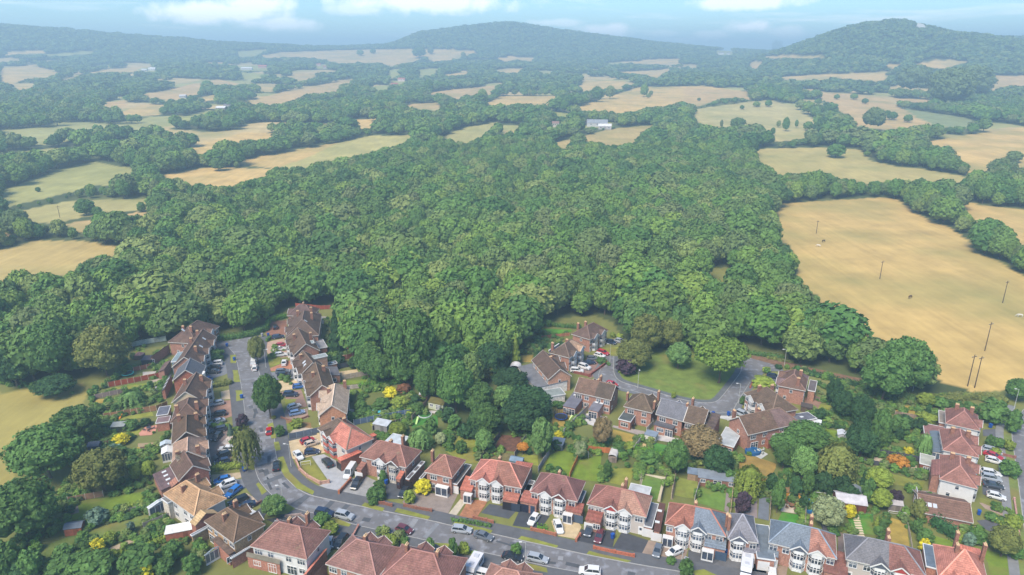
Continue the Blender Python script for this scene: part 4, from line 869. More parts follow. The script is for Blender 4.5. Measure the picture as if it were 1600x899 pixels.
house('we', (266,661), (317,654), 11.5, 'brown hipped house of the left row with tall brick chimneys on both slopes', 'the tall-chimneyed house of the left row', roof=(100,82,78), rdir='y', ends=('hip','hip'), front='E', bays=[.35,.8], chim=[(.2,.25,.6),(.8,.3,.6)],
      ext=[dict(p=(244,650,267,634), h=2.7, kind='flat', roof=(104,108,124)), dict(p=(243,662,267,650), h=2.7, kind='flat', roof=(134,112,116), wall=BRI)])
house('wf', (267.7,695.5), (318.6,685.5), 13, 'dark brown house of the left row, one white window high in its tile-hung gable', 'the tile-hung gabled house of the left row', roof=(96,80,68), rdir='y', ends=('gable','hip'), front='E', bays=[.25,.75], gcol=(96,82,78), chim=[(.25,.75,.3),(.8,.7,.3)],
      ext=[dict(p=(250,697,268,688), h=2.7, kind='glass', roof=(206,220,232)), dict(p=(252,710,270,697), h=2.7, kind='glass', roof=(240,242,244))])
house('wg', (268,727), (322,716), 10.5, 'tan-tiled hipped house of the left row beside the weeping tree', 'the tan-roofed house of the left row', roof=(188,150,128), rdir='y', ends=('gable','hip'), front='E', bays=[.6], chim=[(.8,.1,.4)], sidewin=False,
      ext=[dict(p=(275,722,291,707), h=6.4, kind='E', rise=1.2, roof=(150,140,120), wall=(206,190,176), rm=M_ROOF)])
house('wh', (279,752), (328.6,735), 8.5, 'dark brown house of the left row with a bare brick gable and one white window', 'the brick-gabled house of the left row', roof=(102,84,80), rdir='y', ends=('gable','gable'), front='E', bays=[.45], gcol=None, wall=(178,120,104), chim=[(.3,1.0,.4)],
      ext=[dict(p=(251,767,279,728), h=2.8, kind='W', roof=(112,92,96), rm=M_ROOF, rl=[(.4,.15),(.4,.38),(.4,.62),(.4,.85)]), dict(p=(268,762,300,742), h=3.4, kind='gabley', roof=(172,124,108), rm=M_ROOF)])
house('wi', (303,806.5), (354,779), 13, 'large orange-tan hipped house with white walls and a white conservatory behind', 'the orange-tan hipped house', roof=(196,152,110), rdir='y', front='E', bays=[.3,.72], wall=(226,224,222), gmat='r', chim=[(.3,.6,.4),(.85,.72,.3)],
      ext=[dict(p=(233,795,263,776), h=2.8, kind='glass', roof=(236,242,246)), dict(p=(262,787,275,768), h=4.6, kind='flat', roof=(128,128,128), wall=(224,214,200)), dict(p=(305,822,333,796), h=4.4, kind='gabley', roof=(196,168,128), rm=M_ROOF, wall=(178,120,104))])
house('wj', (364.6,849), (414.7,819.8), 11.3, 'dark brown hipped pair with yellow chimney pots and buff brick walls', 'the dark brown lower-left pair', roof=(104,88,76), rdir='y', front='E', bays=[.3,.7], wall=(196,162,126), chim=[(.28,.55,.3),(.8,.75,.3)],
      ext=[dict(p=(300,838,330,818), h=3.0, kind='flat', roof=(136,142,152), wall=(186,160,128)), dict(p=(332,848,366,862), h=2.9, kind='S', roof=(112,94,84), rm=M_ROOF, wall=BRI, els=[('win','S',.3,1.6,1.2,WD)]), dict(p=(320,868,347,852), h=2.7, kind='glass', roof=(176,190,202)), dict(p=(360,872,400,850), h=2.7, kind='flat', roof=(84,94,104), wall=BRI)])
house('wk', (391,853.8), (479,874.6), 9, 'red-brown hipped pair with white walls at the bottom left, rear windows in view', 'the white-walled bottom-left pair', roof=(158,108,98), front='N', wall=(228,228,230), gmat='r', chim=[(.45,.62,.9),(.62,.95,.3)], rl=[(.2,.66)],
      ext=[dict(p=(386,868,437,882), h=2.8, kind='S', roof=(130,124,112), wall=BRI, els=[('win','S',.3,1.6,1.1,WD),('win','S',.75,1.8,2,WD)]), dict(p=(474,898,512,860), h=2.8, kind='W', roof=(222,140,120), rm=M_ROOF, rise=.5)])
house('wl', (508.8,881.3), (588,905), 9.3, 'red-brown hipped pair at the bottom edge with a brick chimney and a roof light', 'the red-brown bottom-edge pair', roof=(160,112,104), front='N', chim=[(.5,.62,.8)], rl=[(.3,.7)], ext=[dict(p=(487,905,512,880), h=2.8, kind='W', roof=(160,112,104), rm=M_ROOF)])
house('wm', (590,906), (700,932), 10.5, 'red-brown roofed pair at the bottom edge, cropped by the frame', 'the cropped pair at the bottom edge', roof=(160,106,98), front='N', chim=[(.25,.55,.8),(.7,.55,.8)])
house('wn', (745,925), (830,945), 8, 'pink-brown roofed house cut off by the bottom edge of the frame', 'the cut-off house at the bottom edge', roof=(176,124,110), front='N', chim=[])
# ---- row on the right-hand side of the left street (fronts face the street, to the west)
house('ea', (448.4,493.3), (489,494), 8, 'dark hipped house at the far end of the second row, against the wood', 'the farthest house of the second row', roof=(104,86,90), rdir='x', front='W', bays=[.5], chim=[(.5,.6,.8)], name='house',
      ext=[dict(p=(488,496,502,490), h=4.4, kind='hip', roof=(118,98,98), rm=M_ROOF)])
house('eb', (446,528), (498,524), 20, 'dark brown hipped terrace of the second row with a white roof window', 'the dark hipped terrace of the second row', roof=(100,86,82), rdir='y', ends=('hip','hip'), front='W', bays=[.25,.65], wins=[(.45,3.2,1.2,1,2),(.85,3.2,1.2,1,2)], chim=[(.3,.7,.4),(.75,.55,.3),(.7,.85,.3)], rl=[(.6,.3)])
house('ec', (458.5,555.5), (500,548), 16, 'brown terrace block of the second row ending in a plain brick gable', 'the brick-gabled terrace of the second row', roof=(104,88,80), rdir='y', ends=('gable','gable'), front='W', bays=[.3,.7], chim=[(.25,.6,.3),(.85,.5,.6)],
      ext=[dict(p=(479,538,489,532), h=6.6, kind='flat', roof=(140,156,160), wall=WHT), dict(p=(492,546,504,530), h=2.8, kind='flat', roof=(150,150,156), wall=BR2)])
house('ed', (470.4,585), (509,576), 11, 'dark brown house of the second row with a wide grey flat-roofed dormer', 'the house with the grey flat dormer', roof=(98,84,78), rdir='y', ends=('gable','gable'), front='W', bays=[.3,.75], chim=[(.3,.7,.3)], rl=[(.3,.4),(.25,.25)],
      ext=[dict(p=(487,562,508,552), h=6.6, kind='flat', roof=(150,160,164), wall=(196,160,140)), dict(p=(508,572,524,564), h=2.8, kind='flat', roof=(104,106,118), rl=[(.2,.4),(.7,.5)])])
house('ee', (483,620), (525.7,612.8), 17, 'long brown-tiled block of the second row with solar-dark strip and brick gable', 'the long brown block of the second row', roof=(104,90,80), rdir='y', ends=('gable','gable'), front='W', bays=[.2,.6,.85], wins=[(.4,3.2,1.2,1,2)], chim=[(.3,.55,.3),(.75,.75,.3)],
      ext=[dict(p=(508,590,527,573), h=2.9, kind='E', roof=(108,108,118), rl=[(.3,.3),(.3,.6)], els=[('win','S',.6,1.0,1.0,WD)])])
house('ef', (496.8,650.5), (542,646.7), 17, 'pale sandy-roofed pair of the second row with a light brick gable', 'the pale sandy-roofed pair', roof=(212,184,160), rdir='y', ends=('gable','hip'), front='W', bays=[.25,.7], wall=(204,150,120), chim=[(.3,.6,.2),(.85,.85,.2)],
      ext=[dict(p=(519,640,528,630), h=6.6, kind='flat', roof=(186,160,150), wall=(206,180,160))])
house('eg', (496,670), (541,704), 8.2, 'corner pair with a bright orange-red hipped half and a dark mottled half, white two-storey bays', 'the orange-red corner pair', roof=(104,92,86), half=(.4,(222,132,112),M_ROOF), ends=('hip','hip'), bays=[.3,.52], wins=[(.12,3.25,1.1,1,2),(.85,3.25,1.4,1.1,2)], wall=(226,214,206), gmat='r', bandc=[(200,110,96),(200,110,96)], gab=[(238,238,240),(238,238,240)], chim=[(.4,.6,.8)],
      ext=[dict(p=(526,716,566,706), h=3.2, kind='hip', roof=(214,124,104), rm=M_ROOF, wall=BR2, els=[('garage_door','S',.3,2.3,2.1,(60,56,58)),('win','W',.5,1.4,1.1,WD)]), dict(p=(567,689,584,676), h=2.8, kind='hip', roof=(214,124,104), rm=M_ROOF)])
# ---- row above the curving road (fronts face the road)
house('f1', (561.7,713.8), (634.5,730.8), 8, 'red-brown pair with one white and one dark gabled bay beside the corner pair', 'the pair with a white and a dark bay', roof=(158,106,94), bays=[.46,.72], gab=[(236,236,238),(96,90,92)], bandc=[(236,236,238),(200,196,190)], wins=[(.08,3.25,1.1,1,2),(.3,3.25,1.3,1.1,2),(.9,3.25,1.2,1.1,2)], chim=[(.5,.55,.9),(.62,.95,.5)], doorc=(90,50,46),
      ext=[dict(p=(556,733,582,718), h=3.0, kind='S', rise=1.3, roof=(158,110,98), rm=M_ROOF, els=[('garage_door','S',.4,2.2,2.1,(236,236,238))]), dict(p=(634,748,664,722), h=2.8, kind='flat', roof=(106,100,104), rl=[(.4,.75),(.6,.4)], els=[('garage_door','S',.4,2.3,2.1,(50,44,46))]), dict(p=(596,695,640,683), h=3.0, kind='flat', roof=(196,206,216), wall=BR2), dict(p=(618,748,634,740), h=2.9, kind='S', roof=(196,118,98), rm=M_ROOF, els=[('door','S',.5,1.0,2.0,(70,50,50))])])
house('f2', (663.6,737.4), (706.2,746.9), 8, 'small detached red-brown pyramid-roofed house with a white glazed porch', 'the small detached pyramid-roofed house', name='detached_house', roof=(168,112,96), bays=[], wins=[(.3,3.25,1.6,1.1,3),(.75,3.25,1.4,1.1,2),(.22,1.0,1.8,1.1,3)], chim=[(.0,.55,.3)], 
      ext=[dict(p=(704,755,737,727), h=2.8, kind='flat', roof=(122,116,112), els=[('garage_door','S',.5,2.3,2.1,(238,238,240))]), dict(p=(655,748,668,738), h=2.8, kind='flat', roof=(120,110,106), els=[('door','S',.5,1.0,2.0,(238,238,240))])], extra=[('porch',693,772,'S',3.2,2.4,(238,238,240))])
house('f3', (732.7,748.8), (815,763), 8.6, 'pair roofed bright red on the left and red-brown on the right, two white bays', 'the two-tone red pair', roof=(206,124,108), half=(.46,(168,110,94),M_ROOF), bays=[.28,.53], wins=[(.07,3.25,1.2,1.0,2),(.75,3.25,1.3,1.1,2),(.92,3.25,1.3,1.1,2)], chim=[(.47,.6,.9)],
      ext=[dict(p=(718,765,746,752), h=2.9, kind='S', rise=1.0, roof=(190,116,98), rm=M_ROOF, els=[('porch','S',.75,2,2.2,WHT)]), dict(p=(815,777,833,758), h=2.8, kind='flat', roof=(124,122,126)), dict(p=(797,740,833,724), h=4.8, kind='hip', roof=(190,116,100), rm=M_ROOF), dict(p=(738,760,748,735), h=2.9, kind='flat', roof=(140,158,176)), dict(p=(785,780,813,775), h=2.9, kind='S', rise=.6, roof=(176,112,96), rm=M_ROOF, els=[('garage_door','S',.3,2.2,2.1,(46,44,52)),('garage_door','S',.85,2.2,2.1,(60,70,90))])])
house('f4', (829,768.6), (902,783.8), 8, 'maroon-brown hipped pair with two white bays, beside the cream gravel drive', 'the maroon-brown pair', roof=(148,98,94), bays=[.32,.62], gab=[(238,238,240),(110,62,58)], wins=[(.08,3.25,1.3,1.1,2),(.88,3.25,1.3,1.1,2)], chim=[(.5,.6,.9)],
      ext=[dict(p=(812,783,845,776), h=2.9, kind='S', rise=.9, roof=(170,108,96), rm=M_ROOF, els=[('garage_door','S',.25,2.2,2.1,(44,50,70)),('door','S',.75,1,2.1,(60,80,110))]), dict(p=(815,774,836,752), h=2.8, kind='flat', roof=(126,124,128)), dict(p=(883,797,913,792), h=2.9, kind='S', rise=.8, roof=(160,98,88), rm=M_ROOF, els=[('porch','S',.2,2.2,2.2,WHT),('garage_door','S',.8,2.2,2.1,(84,100,122))]), dict(p=(902,785,916,768), h=2.8, kind='flat', roof=(130,140,150))])
house('f5', (917,787.6), (1009.7,808.4), 7.8, 'red-brown and tan pair with a red-gabled bay on its left half', 'the pair with a red gable', roof=(160,102,92), half=(.52,(196,144,124),M_ROOF), bays=[.42,.64], gab=[(180,70,66),(238,238,240)], wall=(206,196,190), gmat='r', wins=[(.07,3.25,1.2,1.0,2),(.2,3.25,1.2,1.0,2),(.88,3.25,1.6,1.1,3)], chim=[(.52,.62,.9),(.54,.98,.5)],
      ext=[dict(p=(914,812,945,800), h=2.9, kind='S', rise=1.0, roof=(150,92,82), rm=M_ROOF, els=[('garage_door','S',.25,2.1,2.1,WHT),('win','S',.75,1.4,1.2,WD)]), dict(p=(1006,822,1029,788), h=2.8, kind='flat', roof=(120,124,134), els=[('garage_door','S',.5,2.3,2.1,WHT)]), dict(p=(980,772,1018,762), h=3.0, kind='flat', roof=(196,200,206), wall=WHT)])
house('f6', (1039,818.8), (1134.5,838.7), 7.8, 'pair with a red-brown left half and blue-grey right half, behind wide dark drives', 'the half red, half blue-grey pair', roof=(176,108,90), half=(.46,(122,138,160),M_SLATE), bays=[.3,.55], gab=[(238,238,240),(92,98,112)], wins=[(.08,3.25,1.2,1.0,2),(.72,3.25,1.3,1.1,2),(.9,3.25,1.3,1.1,2)], chim=[(.46,.62,.9),(.99,.4,.4)],
      ext=[dict(p=(1021,829,1040,790), h=2.8, kind='S', rise=.5, roof=(104,72,66), rm=M_FELT, rl=[(.3,.3),(.3,.7)], els=[('garage_door','S',.5,2.3,2.1,WHT)]), dict(p=(1100,853,1135,846), h=2.9, kind='S', rise=.9, roof=(124,136,152), rm=M_SLATE, els=[('porch','S',.2,2.4,2.2,WHT),('garage_door','S',.8,2.3,2.1,(74,92,116))])], extra=[('porch',1043,851,'S',2.2,2.3,WHT)])
house('f7', (1137.4,841.5), (1184.7,848.2), 8.5, 'detached grey slate-roofed house with one white bay and a white gabled porch', 'the detached grey slate-roofed house', name='detached_house', roof=(136,136,150), mats=M_SLATE, bays=[.36], gab=[(96,100,116)], wins=[(.85,3.25,1.2,1.1,2)], chim=[(.03,.3,.6)],
      ext=[dict(p=(1183,872,1201,822), h=3.0, kind='W' if 0 else 'flat', roof=(116,128,142), els=[('garage_door','S',.4,2.3,2.2,WHT)]), dict(p=(1162,862,1186,854), h=2.9, kind='S', roof=(124,124,136), rm=M_SLATE, els=[('porch','S',.3,2.3,2.3,WHT)])])
house('f8', (1201,847.7), (1307.4,873.7), 7.9, 'pair with a blue-grey slate left half and a salmon-red right half, white bays', 'the blue-grey and salmon pair', roof=(120,136,156), mats=M_SLATE, half=(.6,(192,130,112),M_ROOF), bays=[.46,.72], gab=[(92,98,114),(240,240,240)], wins=[(.08,3.25,1.4,1.1,2),(.27,3.25,1.2,1.1,2),(.92,3.25,1.3,1.1,2)], chim=[(.6,.62,.9),(.61,.98,.5)],
      ext=[dict(p=(1199,867,1217,858), h=2.9, kind='S', rise=.7, roof=(124,136,150), rm=M_SLATE, els=[('garage_door','S',.5,2.2,2.1,WHT)]), dict(p=(1287,893,1323,868), h=2.8, kind='S', rise=.6, roof=(140,96,88), rm=M_ROOF)])
house('f9', (1322,873.7), (1448,903), 8.1, 'pair with a dark grey left half and a red-brown right half at the bottom right', 'the grey and red-brown pair', roof=(122,122,132), mats=M_SLATE, half=(.54,(164,108,98),M_ROOF), bays=[.43,.68], gab=[(92,98,114),(180,70,66)], wall=(200,190,184), gmat='r', wins=[(.1,3.25,1.4,1.1,2),(.28,3.25,1.2,1.1,2)], chim=[(.54,.62,.9),(.56,.98,.5)],
      ext=[dict(p=(1322,885,1345,876), h=2.9, kind='S', rise=.7, roof=(120,124,134), rm=M_SLATE)])
house('fa', (1466,903), (1548,925), 10.5, 'bright salmon-red roofed house at the bottom right corner with tall brick chimneys', 'the bright salmon-red house', roof=(224,138,118), bays=[.3,.6], chim=[(.42,.95,.8),(.36,.55,.8),(.93,.75,1.0)], ext=[dict(p=(1447,885,1492,862), h=4.9, kind='flat', roof=(104,120,138), wall=BRI), dict(p=(1494,872,1532,858), h=5.0, kind='hip', roof=(224,138,118), rm=M_ROOF)])
# ---- right-hand column (fronts face the right-hand road)
house('ra', (1477.7,661.7), (1531,673.4), 9.5, 'farthest red-brown hipped house of the right-hand column', 'the farthest right-hand house', roof=(160,106,98), rdir='y', front='E', bays=[.4], wall=WHT, gmat='r', chim=[(.3,.7,.5),(.75,.7,.4)], ext=[dict(p=(1467,660,1480,644), h=2.7, kind='flat', roof=(150,140,134))])
house('rb', (1473.5,703.5), (1529.4,715.2), 11.5, 'middle red-brown hipped pair of the right-hand column, with four chimneys stacks and white side wall', 'the middle right-hand pair', roof=(166,110,100), rdir='y', front='E', bays=[.3,.75], wall=WHT, gmat='r', chim=[(.3,.62,.5),(.75,.62,.3)],
      ext=[dict(p=(1445,683,1476,668), h=2.7, kind='flat', roof=(150,112,110)), dict(p=(1457,706,1475,678), h=2.7, kind='glass', roof=(116,128,142))])
house('rc', (1468.2,748.9), (1526.8,764), 12, 'nearest red-brown hipped pair of the right-hand column, white walls to its side', 'the nearest right-hand hipped pair', roof=(170,114,102), rdir='y', front='E', bays=[.3,.75], wall=WHT, gmat='r', chim=[(.3,.7,.5),(.75,.7,.3)],
      ext=[dict(p=(1437,724,1461,714), h=2.7, kind='flat', roof=(178,180,172), wall=(150,86,72), els=[('win','S',.5,1.3,1,WD)]), dict(p=(1455,743,1470,722), h=4.4, kind='W', roof=(150,104,98), rm=M_ROOF)])
house('rd', (1436,800), (1521,817), 9, 'low brown-tiled bungalow extension with three small roof lights beside the clipped hedges', 'the low brown bungalow', name='bungalow', cat='bungalow', roof=(142,104,88), ze=2.7, pitch=22, ends=('gable','gable'), front='E', bays=[], wins=[], gnd=True, sidewin=False, rl=[(.12,.25),(.22,.25),(.32,.25)])
# ---- houses round the green
house('g1', (921.9,531), (950.2,516), 8, 'farthest brown hipped pair by the green, its white bays facing the parked cars', 'the farthest pair by the green', roof=(104,88,86), front='S', bays=[.3,.7], chim=[(.5,.75,.6),(.25,.9,.6)])
house('g2', (889.7,559.4), (915,541), 7.5, 'brown and tan roofed pair by the green with a white flat dormer', 'the brown and tan pair by the green', roof=(100,88,84), half=(.55,(208,168,136),M_ROOF), front='S', bays=[.3,.72], chim=[(.55,.6,.6),(.1,.95,.6)], ext=[dict(p=(858,548,873,537), h=5.3, kind='flat', roof=(220,222,226), wall=WHT)])
house('g3', (856.6,593.5), (893.5,587.8), 15, 'gabled brown-roofed house by the green with a grey single-storey extension', 'the big gabled house by the green', roof=(98,84,80), rdir='y', ends=('gable','gable'), front='E', bays=[.5,.85], wall=(206,160,136), chim=[(.55,.6,.3)],
      ext=[dict(p=(836,607,857,566), h=2.8, kind='W', roof=(120,122,130), wall=WHT, rl=[(.6,.25),(.6,.45)]), dict(p=(848,622,875,606), h=2.6, kind='flat', roof=(146,156,156), wall=WHT)])
house('g4', (896.9,612.2), (954.6,625.4), 7.8, 'brown gabled pair with grey rear extensions and a white patio, left of the green', 'the gabled pair with the white patio', roof=(118,98,90), half=(.55,(92,84,80),M_ROOF), ends=('gable','gable'), front='N', bays=[.3,.7], chim=[(.52,.55,.8),(.5,.9,.6)],
      ext=[dict(p=(879,634,921,613), h=2.8, kind='S', rise=.8, roof=(116,116,130), wall=BRI, rl=[(.3,.6),(.85,.6)], els=[('win','S',.25,1.4,1.2,WD),('win','S',.62,2.6,2.0,WD)]), dict(p=(919,640,948,627), h=2.8, kind='S', rise=.8, roof=(124,124,136), wall=(196,150,136), rl=[(.3,.6),(.8,.6)], els=[('win','S',.45,2.4,2.0,WD)])])
house('g5', (974.4,634.9), (1018.9,645.3), 8, 'detached brown pyramid-roofed house with brick chimneys on both sides', 'the pyramid-roofed house by the green', name='detached_house', roof=(100,90,80), front='N', bays=[.3], chim=[(-.01,.45,-.9),(1.0,.25,-.8),(.95,.95,.1)],
      ext=[dict(p=(966,655,995,646), h=2.9, kind='flat', roof=(90,96,98), wall=BRI, els=[('win','S',.5,2,1.1,WD)])])
house('g6', (1024.6,647.1), (1067,658.5), 8, 'smooth grey-roofed house with a grey tiled extension and an artificial lawn', 'the grey-roofed house with the tiny lawn', roof=(118,120,134), mats=M_SLATE, ends=('gable','gable'), front='N', bays=[.5], chim=[(.97,.5,.8)],
      ext=[dict(p=(1021,663,1067,650), h=2.8, kind='S', rise=.9, roof=(100,100,108), rm=M_SLATE, rl=[(.4,.5),(.75,.5)], els=[('win','S',.35,1.8,1.1,WD),('win','S',.8,2.0,2.0,WD)])])
house('g7', (1067.8,658.7), (1099,667), 8, 'brown-roofed house behind the dry brown tree, joined to the grey-roofed one', 'the brown-roofed house behind the dry tree', roof=(104,92,84), ends=('gable','gable'), front='N', bays=[.5], chim=[(.02,.95,.9)],
      ext=[dict(p=(1099,671,1126,655), h=4.4, kind='S', rise=1.4, roof=(100,86,82), rm=M_ROOF, wall=BRI), dict(p=(1120,692,1160,674), h=2.9, kind='flat', roof=(184,190,196), wall=BR2, els=[('win','S',.6,2.6,1.9,WD)])])
house('g8', (1168.8,680), (1251,661), 8.4, 'long brown gabled pair with paired white roof lights, turned towards the willows', 'the long gabled pair with roof lights', roof=(112,94,84), half=(.58,(142,112,108),M_ROOF), ends=('gable','hip'), front='N', bays=[], chim=[(.42,.62,.7),(.05,.85,.3)], rl=[(.47,.75),(.55,.75),(.7,.72),(.77,.72)],
      ext=[dict(p=(1201,688,1235,674), h=2.8, kind='S', rise=.9, roof=(130,96,94), rm=M_ROOF, wall=BR2, rl=[(.3,.5),(.65,.5)])])
house('ga', (1206,647), (1247,640), 13, 'brown and grey hipped pair facing the cul-de-sac, white van drive in front', 'the hipped pair facing the cul-de-sac', roof=(104,92,84), rdir='y', front='W', bays=[.3,.7], ends=('hip','hip'), chim=[(.3,.75,.4),(.75,.7,.3)], rl=[], ext=[dict(p=(1243,660,1262,644), h=2.8, kind='flat', roof=(108,110,122), rl=[(.5,.5)])])
house('gb', (1215,602.4), (1258.6,611), 11, 'farthest brown hipped pair at the top of the cul-de-sac, beside the brown track', 'the farthest pair of the cul-de-sac', roof=(114,92,88), half=(.75,(148,118,122),M_ROOF), rdir='y', front='W', bays=[.3,.75], chim=[(.7,.1,.2),(.72,.62,.4)],
      ext=[dict(p=(1262,610,1277,596), h=3.6, kind='flat', roof=(112,104,108), wall=(186,140,120))])
for lx, ly, ds in [(1120,575,'the green'),(60,720,'the left-hand field edge'),(100,860,'the long gardens at the bottom left'),(640,640,'the summerhouse gardens'),(780,650,'the wooded garden corner'),(890,700,'the orange fence'),(1040,740,'the back-to-back gardens'),
                   (1290,720,'the big willow'),(1380,700,'the right-hand column gardens'),(1560,860,'the corner lawn at the bottom right'),(1450,640,'the scrub by the telegraph poles'),(390,620,'the left street'),(250,850,'the white-roofed garage'),(440,800,'the bend in the road'),
                   (680,840,'the curving road'),(1100,770,'the long garden room'),(170,600,'the red fence panels'),(180,690,'the pink patio'),(560,620,'the clipped garden shrubs')]:
    g = W(lx, ly); LAND.append((g[0], g[1], ds))
# ------------------------------------------------------------------ garden trees and shrubs
AUTO = []      # (object, base label, x) labels finished at the end: equal ones are told apart by their order in the view
def auto(o, base, px, grp): AUTO.append((o, base, px, grp))
G_, DG, YG, OL, LG, PG, YL, PU, OR, BRC, BG, RB_ = (84,116,62),(58,88,54),(132,150,66),(112,120,66),(112,146,84),(146,158,118),(196,188,50),(72,58,70),(190,136,62),(140,124,90),(104,130,112),(118,84,64)
CN = {G_:'green', DG:'dark green', YG:'yellow-green', OL:'olive green', LG:'light green', PG:'pale grey-green', YL:'bright yellow', PU:'dark purple', OR:'orange', BRC:'dry brown', BG:'blue-green', RB_:'rust-brown'}
KN = {'broad':('garden_tree','broadleaf tree','tree'), 'open':('garden_tree','tree on a bare trunk','tree'), 'shrub':('shrub','shrub','shrub'), 'ball':('shrub','clipped round bush','bush'), 'poplar':('garden_tree','tall narrow tree','tree'),
      'conifer':('conifer','pointed conifer','conifer'), 'weeping':('weeping_tree','weeping tree','tree')}
def plant(x0, y0, x1, y1, col, kind='shrub', sheet_='p', label=None, below=0.0, pick=None):
    """a tree or shrub from the outline it fills in the survey: left, top, right, bottom"""
    (x0, y0), (x1, y1) = q(sheet_, x0, y0), q(sheet_, x1, y1); cx = (x0+x1)/2
    bx, by = W(cx, y1); r0 = math.hypot(bx, by); dep = math.hypot(r0, CH)*math.cos(math.atan2(CH, r0)-PIT-0)
    dep = by*cP+CH*sP; w = (x1-x0)*dep/FOC; k = (r0+w*.38)/r0; X, Y = bx*k, by*k; rt = math.hypot(X, Y)-w*.12
    rx, ry, rz = ray(cx, y0); h = max(.5, CH+rz/math.hypot(rx, ry)*rt)
    nm, desc, cat = KN[kind]; i = random.randrange(len(CR[kind])) if pick is None else pick
    size = 'large ' if kind in ('broad','open','poplar','weeping') and w > 9 else ('small ' if kind in ('broad','open') and w < 5 else '')
    if kind == 'weeping' and w < 6: size = 'small '
    lb = label or f"{size}{CN.get(col, 'green')} {desc} near {near(X, Y)}"
    o = thing(nm, lb, cat, (X, Y, 0), 0)
    if not label: auto(o, lb, cx, f"{CN.get(col, 0)} {desc}s near {near(X, Y)}")
    mu_ = random.uniform(1.06,1.28); c = ob('crown', CR[kind][i], o, tuple(min(255,int(v*mu_)) for v in col), rz=random.uniform(0, 6.28)); c.scale = (w*1.03, w*1.03, h)
    if kind in ('broad','open','poplar','weeping') and h > 3:
        t = ob('trunk', TRK[random.randrange(3)], o); s = min(w, 12); t.scale = (s, s, h)
    return o
def PL(s, kind, col, txt):
    for g in txt.split(';'):
        v = list(map(float, g.split(','))); plant(*v, col, kind, s)
# big trees
PL('p','broad',G_,'31,669,136,765;0,752,101,862;88,640,158,702;603,487,685,612;1365,530,1443,625;1340,545,1412,640;402,588,446,662;555,540,600,600;595,555,634,604;684,569,742,655;720,600,772,655;732,636,784,690;1060,500,1100,552;558,500,602,566;574,556,614,608;612,556,652,612;648,570,690,636;1034,690,1072,750;1568,592,1602,632')
PL('p','broad',DG,'780,628,850,690;788,612,863,668;768,582,826,622;1287,593,1313,640;1296,612,1330,660;1325,619,1361,676;1321,653,1356,716;1317,668,1365,722;1094,703,1144,752;60,590,120,626;0,540,60,612;740,540,790,600')
PL('p','broad',OL,'131,512,209,598;128,706,206,782;736,564,782,600;391,527,417,572;1078,560,1080,562')
PL('p','broad',OL,'982,495,1033,560;1026,501,1066,556;961,535,1017,586')
PL('p','broad',LG,'770,606,808,650;1039,538,1078,582;1232,699,1270,760;412,778,450,815;743,674,771,714')
plant(1079,533,1163,612, (108,134,60), 'open', label='large spreading green tree with a visible trunk at the right end of the green', pick=0)
PL('p','broad',G_,'50,505,130,604;1221,665,1288,712;1200,684,1254,722;1206,693,1238,740')
PL('p','weeping',OL,'366,666,413,738;1270,691,1331,766'); PL('p','weeping',YG,'1144,729,1190,782'); PL('p','weeping',LG,'639,670,677,710;189,611,228,640;1428,675,1451,722')
PL('p','poplar',LG,'829,657,863,722'); PL('p','poplar',G_,'1202,750,1223,806;1249,735,1268,782;1357,640,1386,700')
PL('p','conifer',YG,'795,524,816,572;1362,804,1374,826'); PL('p','conifer',DG,'780,535,798,575;510,487,545,556;1326,706,1339,744;1221,741,1233,775;1441,630,1455,652;1338,735,1352,770'); PL('p','conifer',BG,'355,662,367,682')
PL('p','conifer',G_,'1009,470,1030,520;695,676,712,706')
PL('p','broad',OL,'1539,823,1583,878'); PL('p','broad',PG,'895,692,917,722;680,678,698,700;1264,780,1313,834')
PL('p','broad',BRC,'1060,672,1124,730;924,655,956,704'); PL('p','open',OR,'807,694,826,714')
PL('p','broad',YG,'608,663,636,690;1358,765,1388,803;1351,734,1390,770;226,720,246,752;205,725,226,756;1430,615,1457,640')
PL('p','shrub',YL,'178,680,203,698;649,753,676,776;1316,790,1336,812;865,675,880,692;1408,699,1426,716;1433,842,1450,866;216,880,243,912;144,843,166,868;600,606,622,626')
PL('p','shrub',OR,'1384,714,1417,736;1490,812,1500,822'); PL('p','shrub',PU,'961,562,994,590;1386,765,1407,794;370,648,389,670;1147,770,1171,808')
PL('p','shrub',RB_,'1062,671,1071,690;538,528,562,552;620,603,644,616;320,575,322,577'); PL('p','shrub',BG,'167,696,192,716;137,796,172,824;199,816,213,835;1501,834,1521,858;1226,700,1232,706')
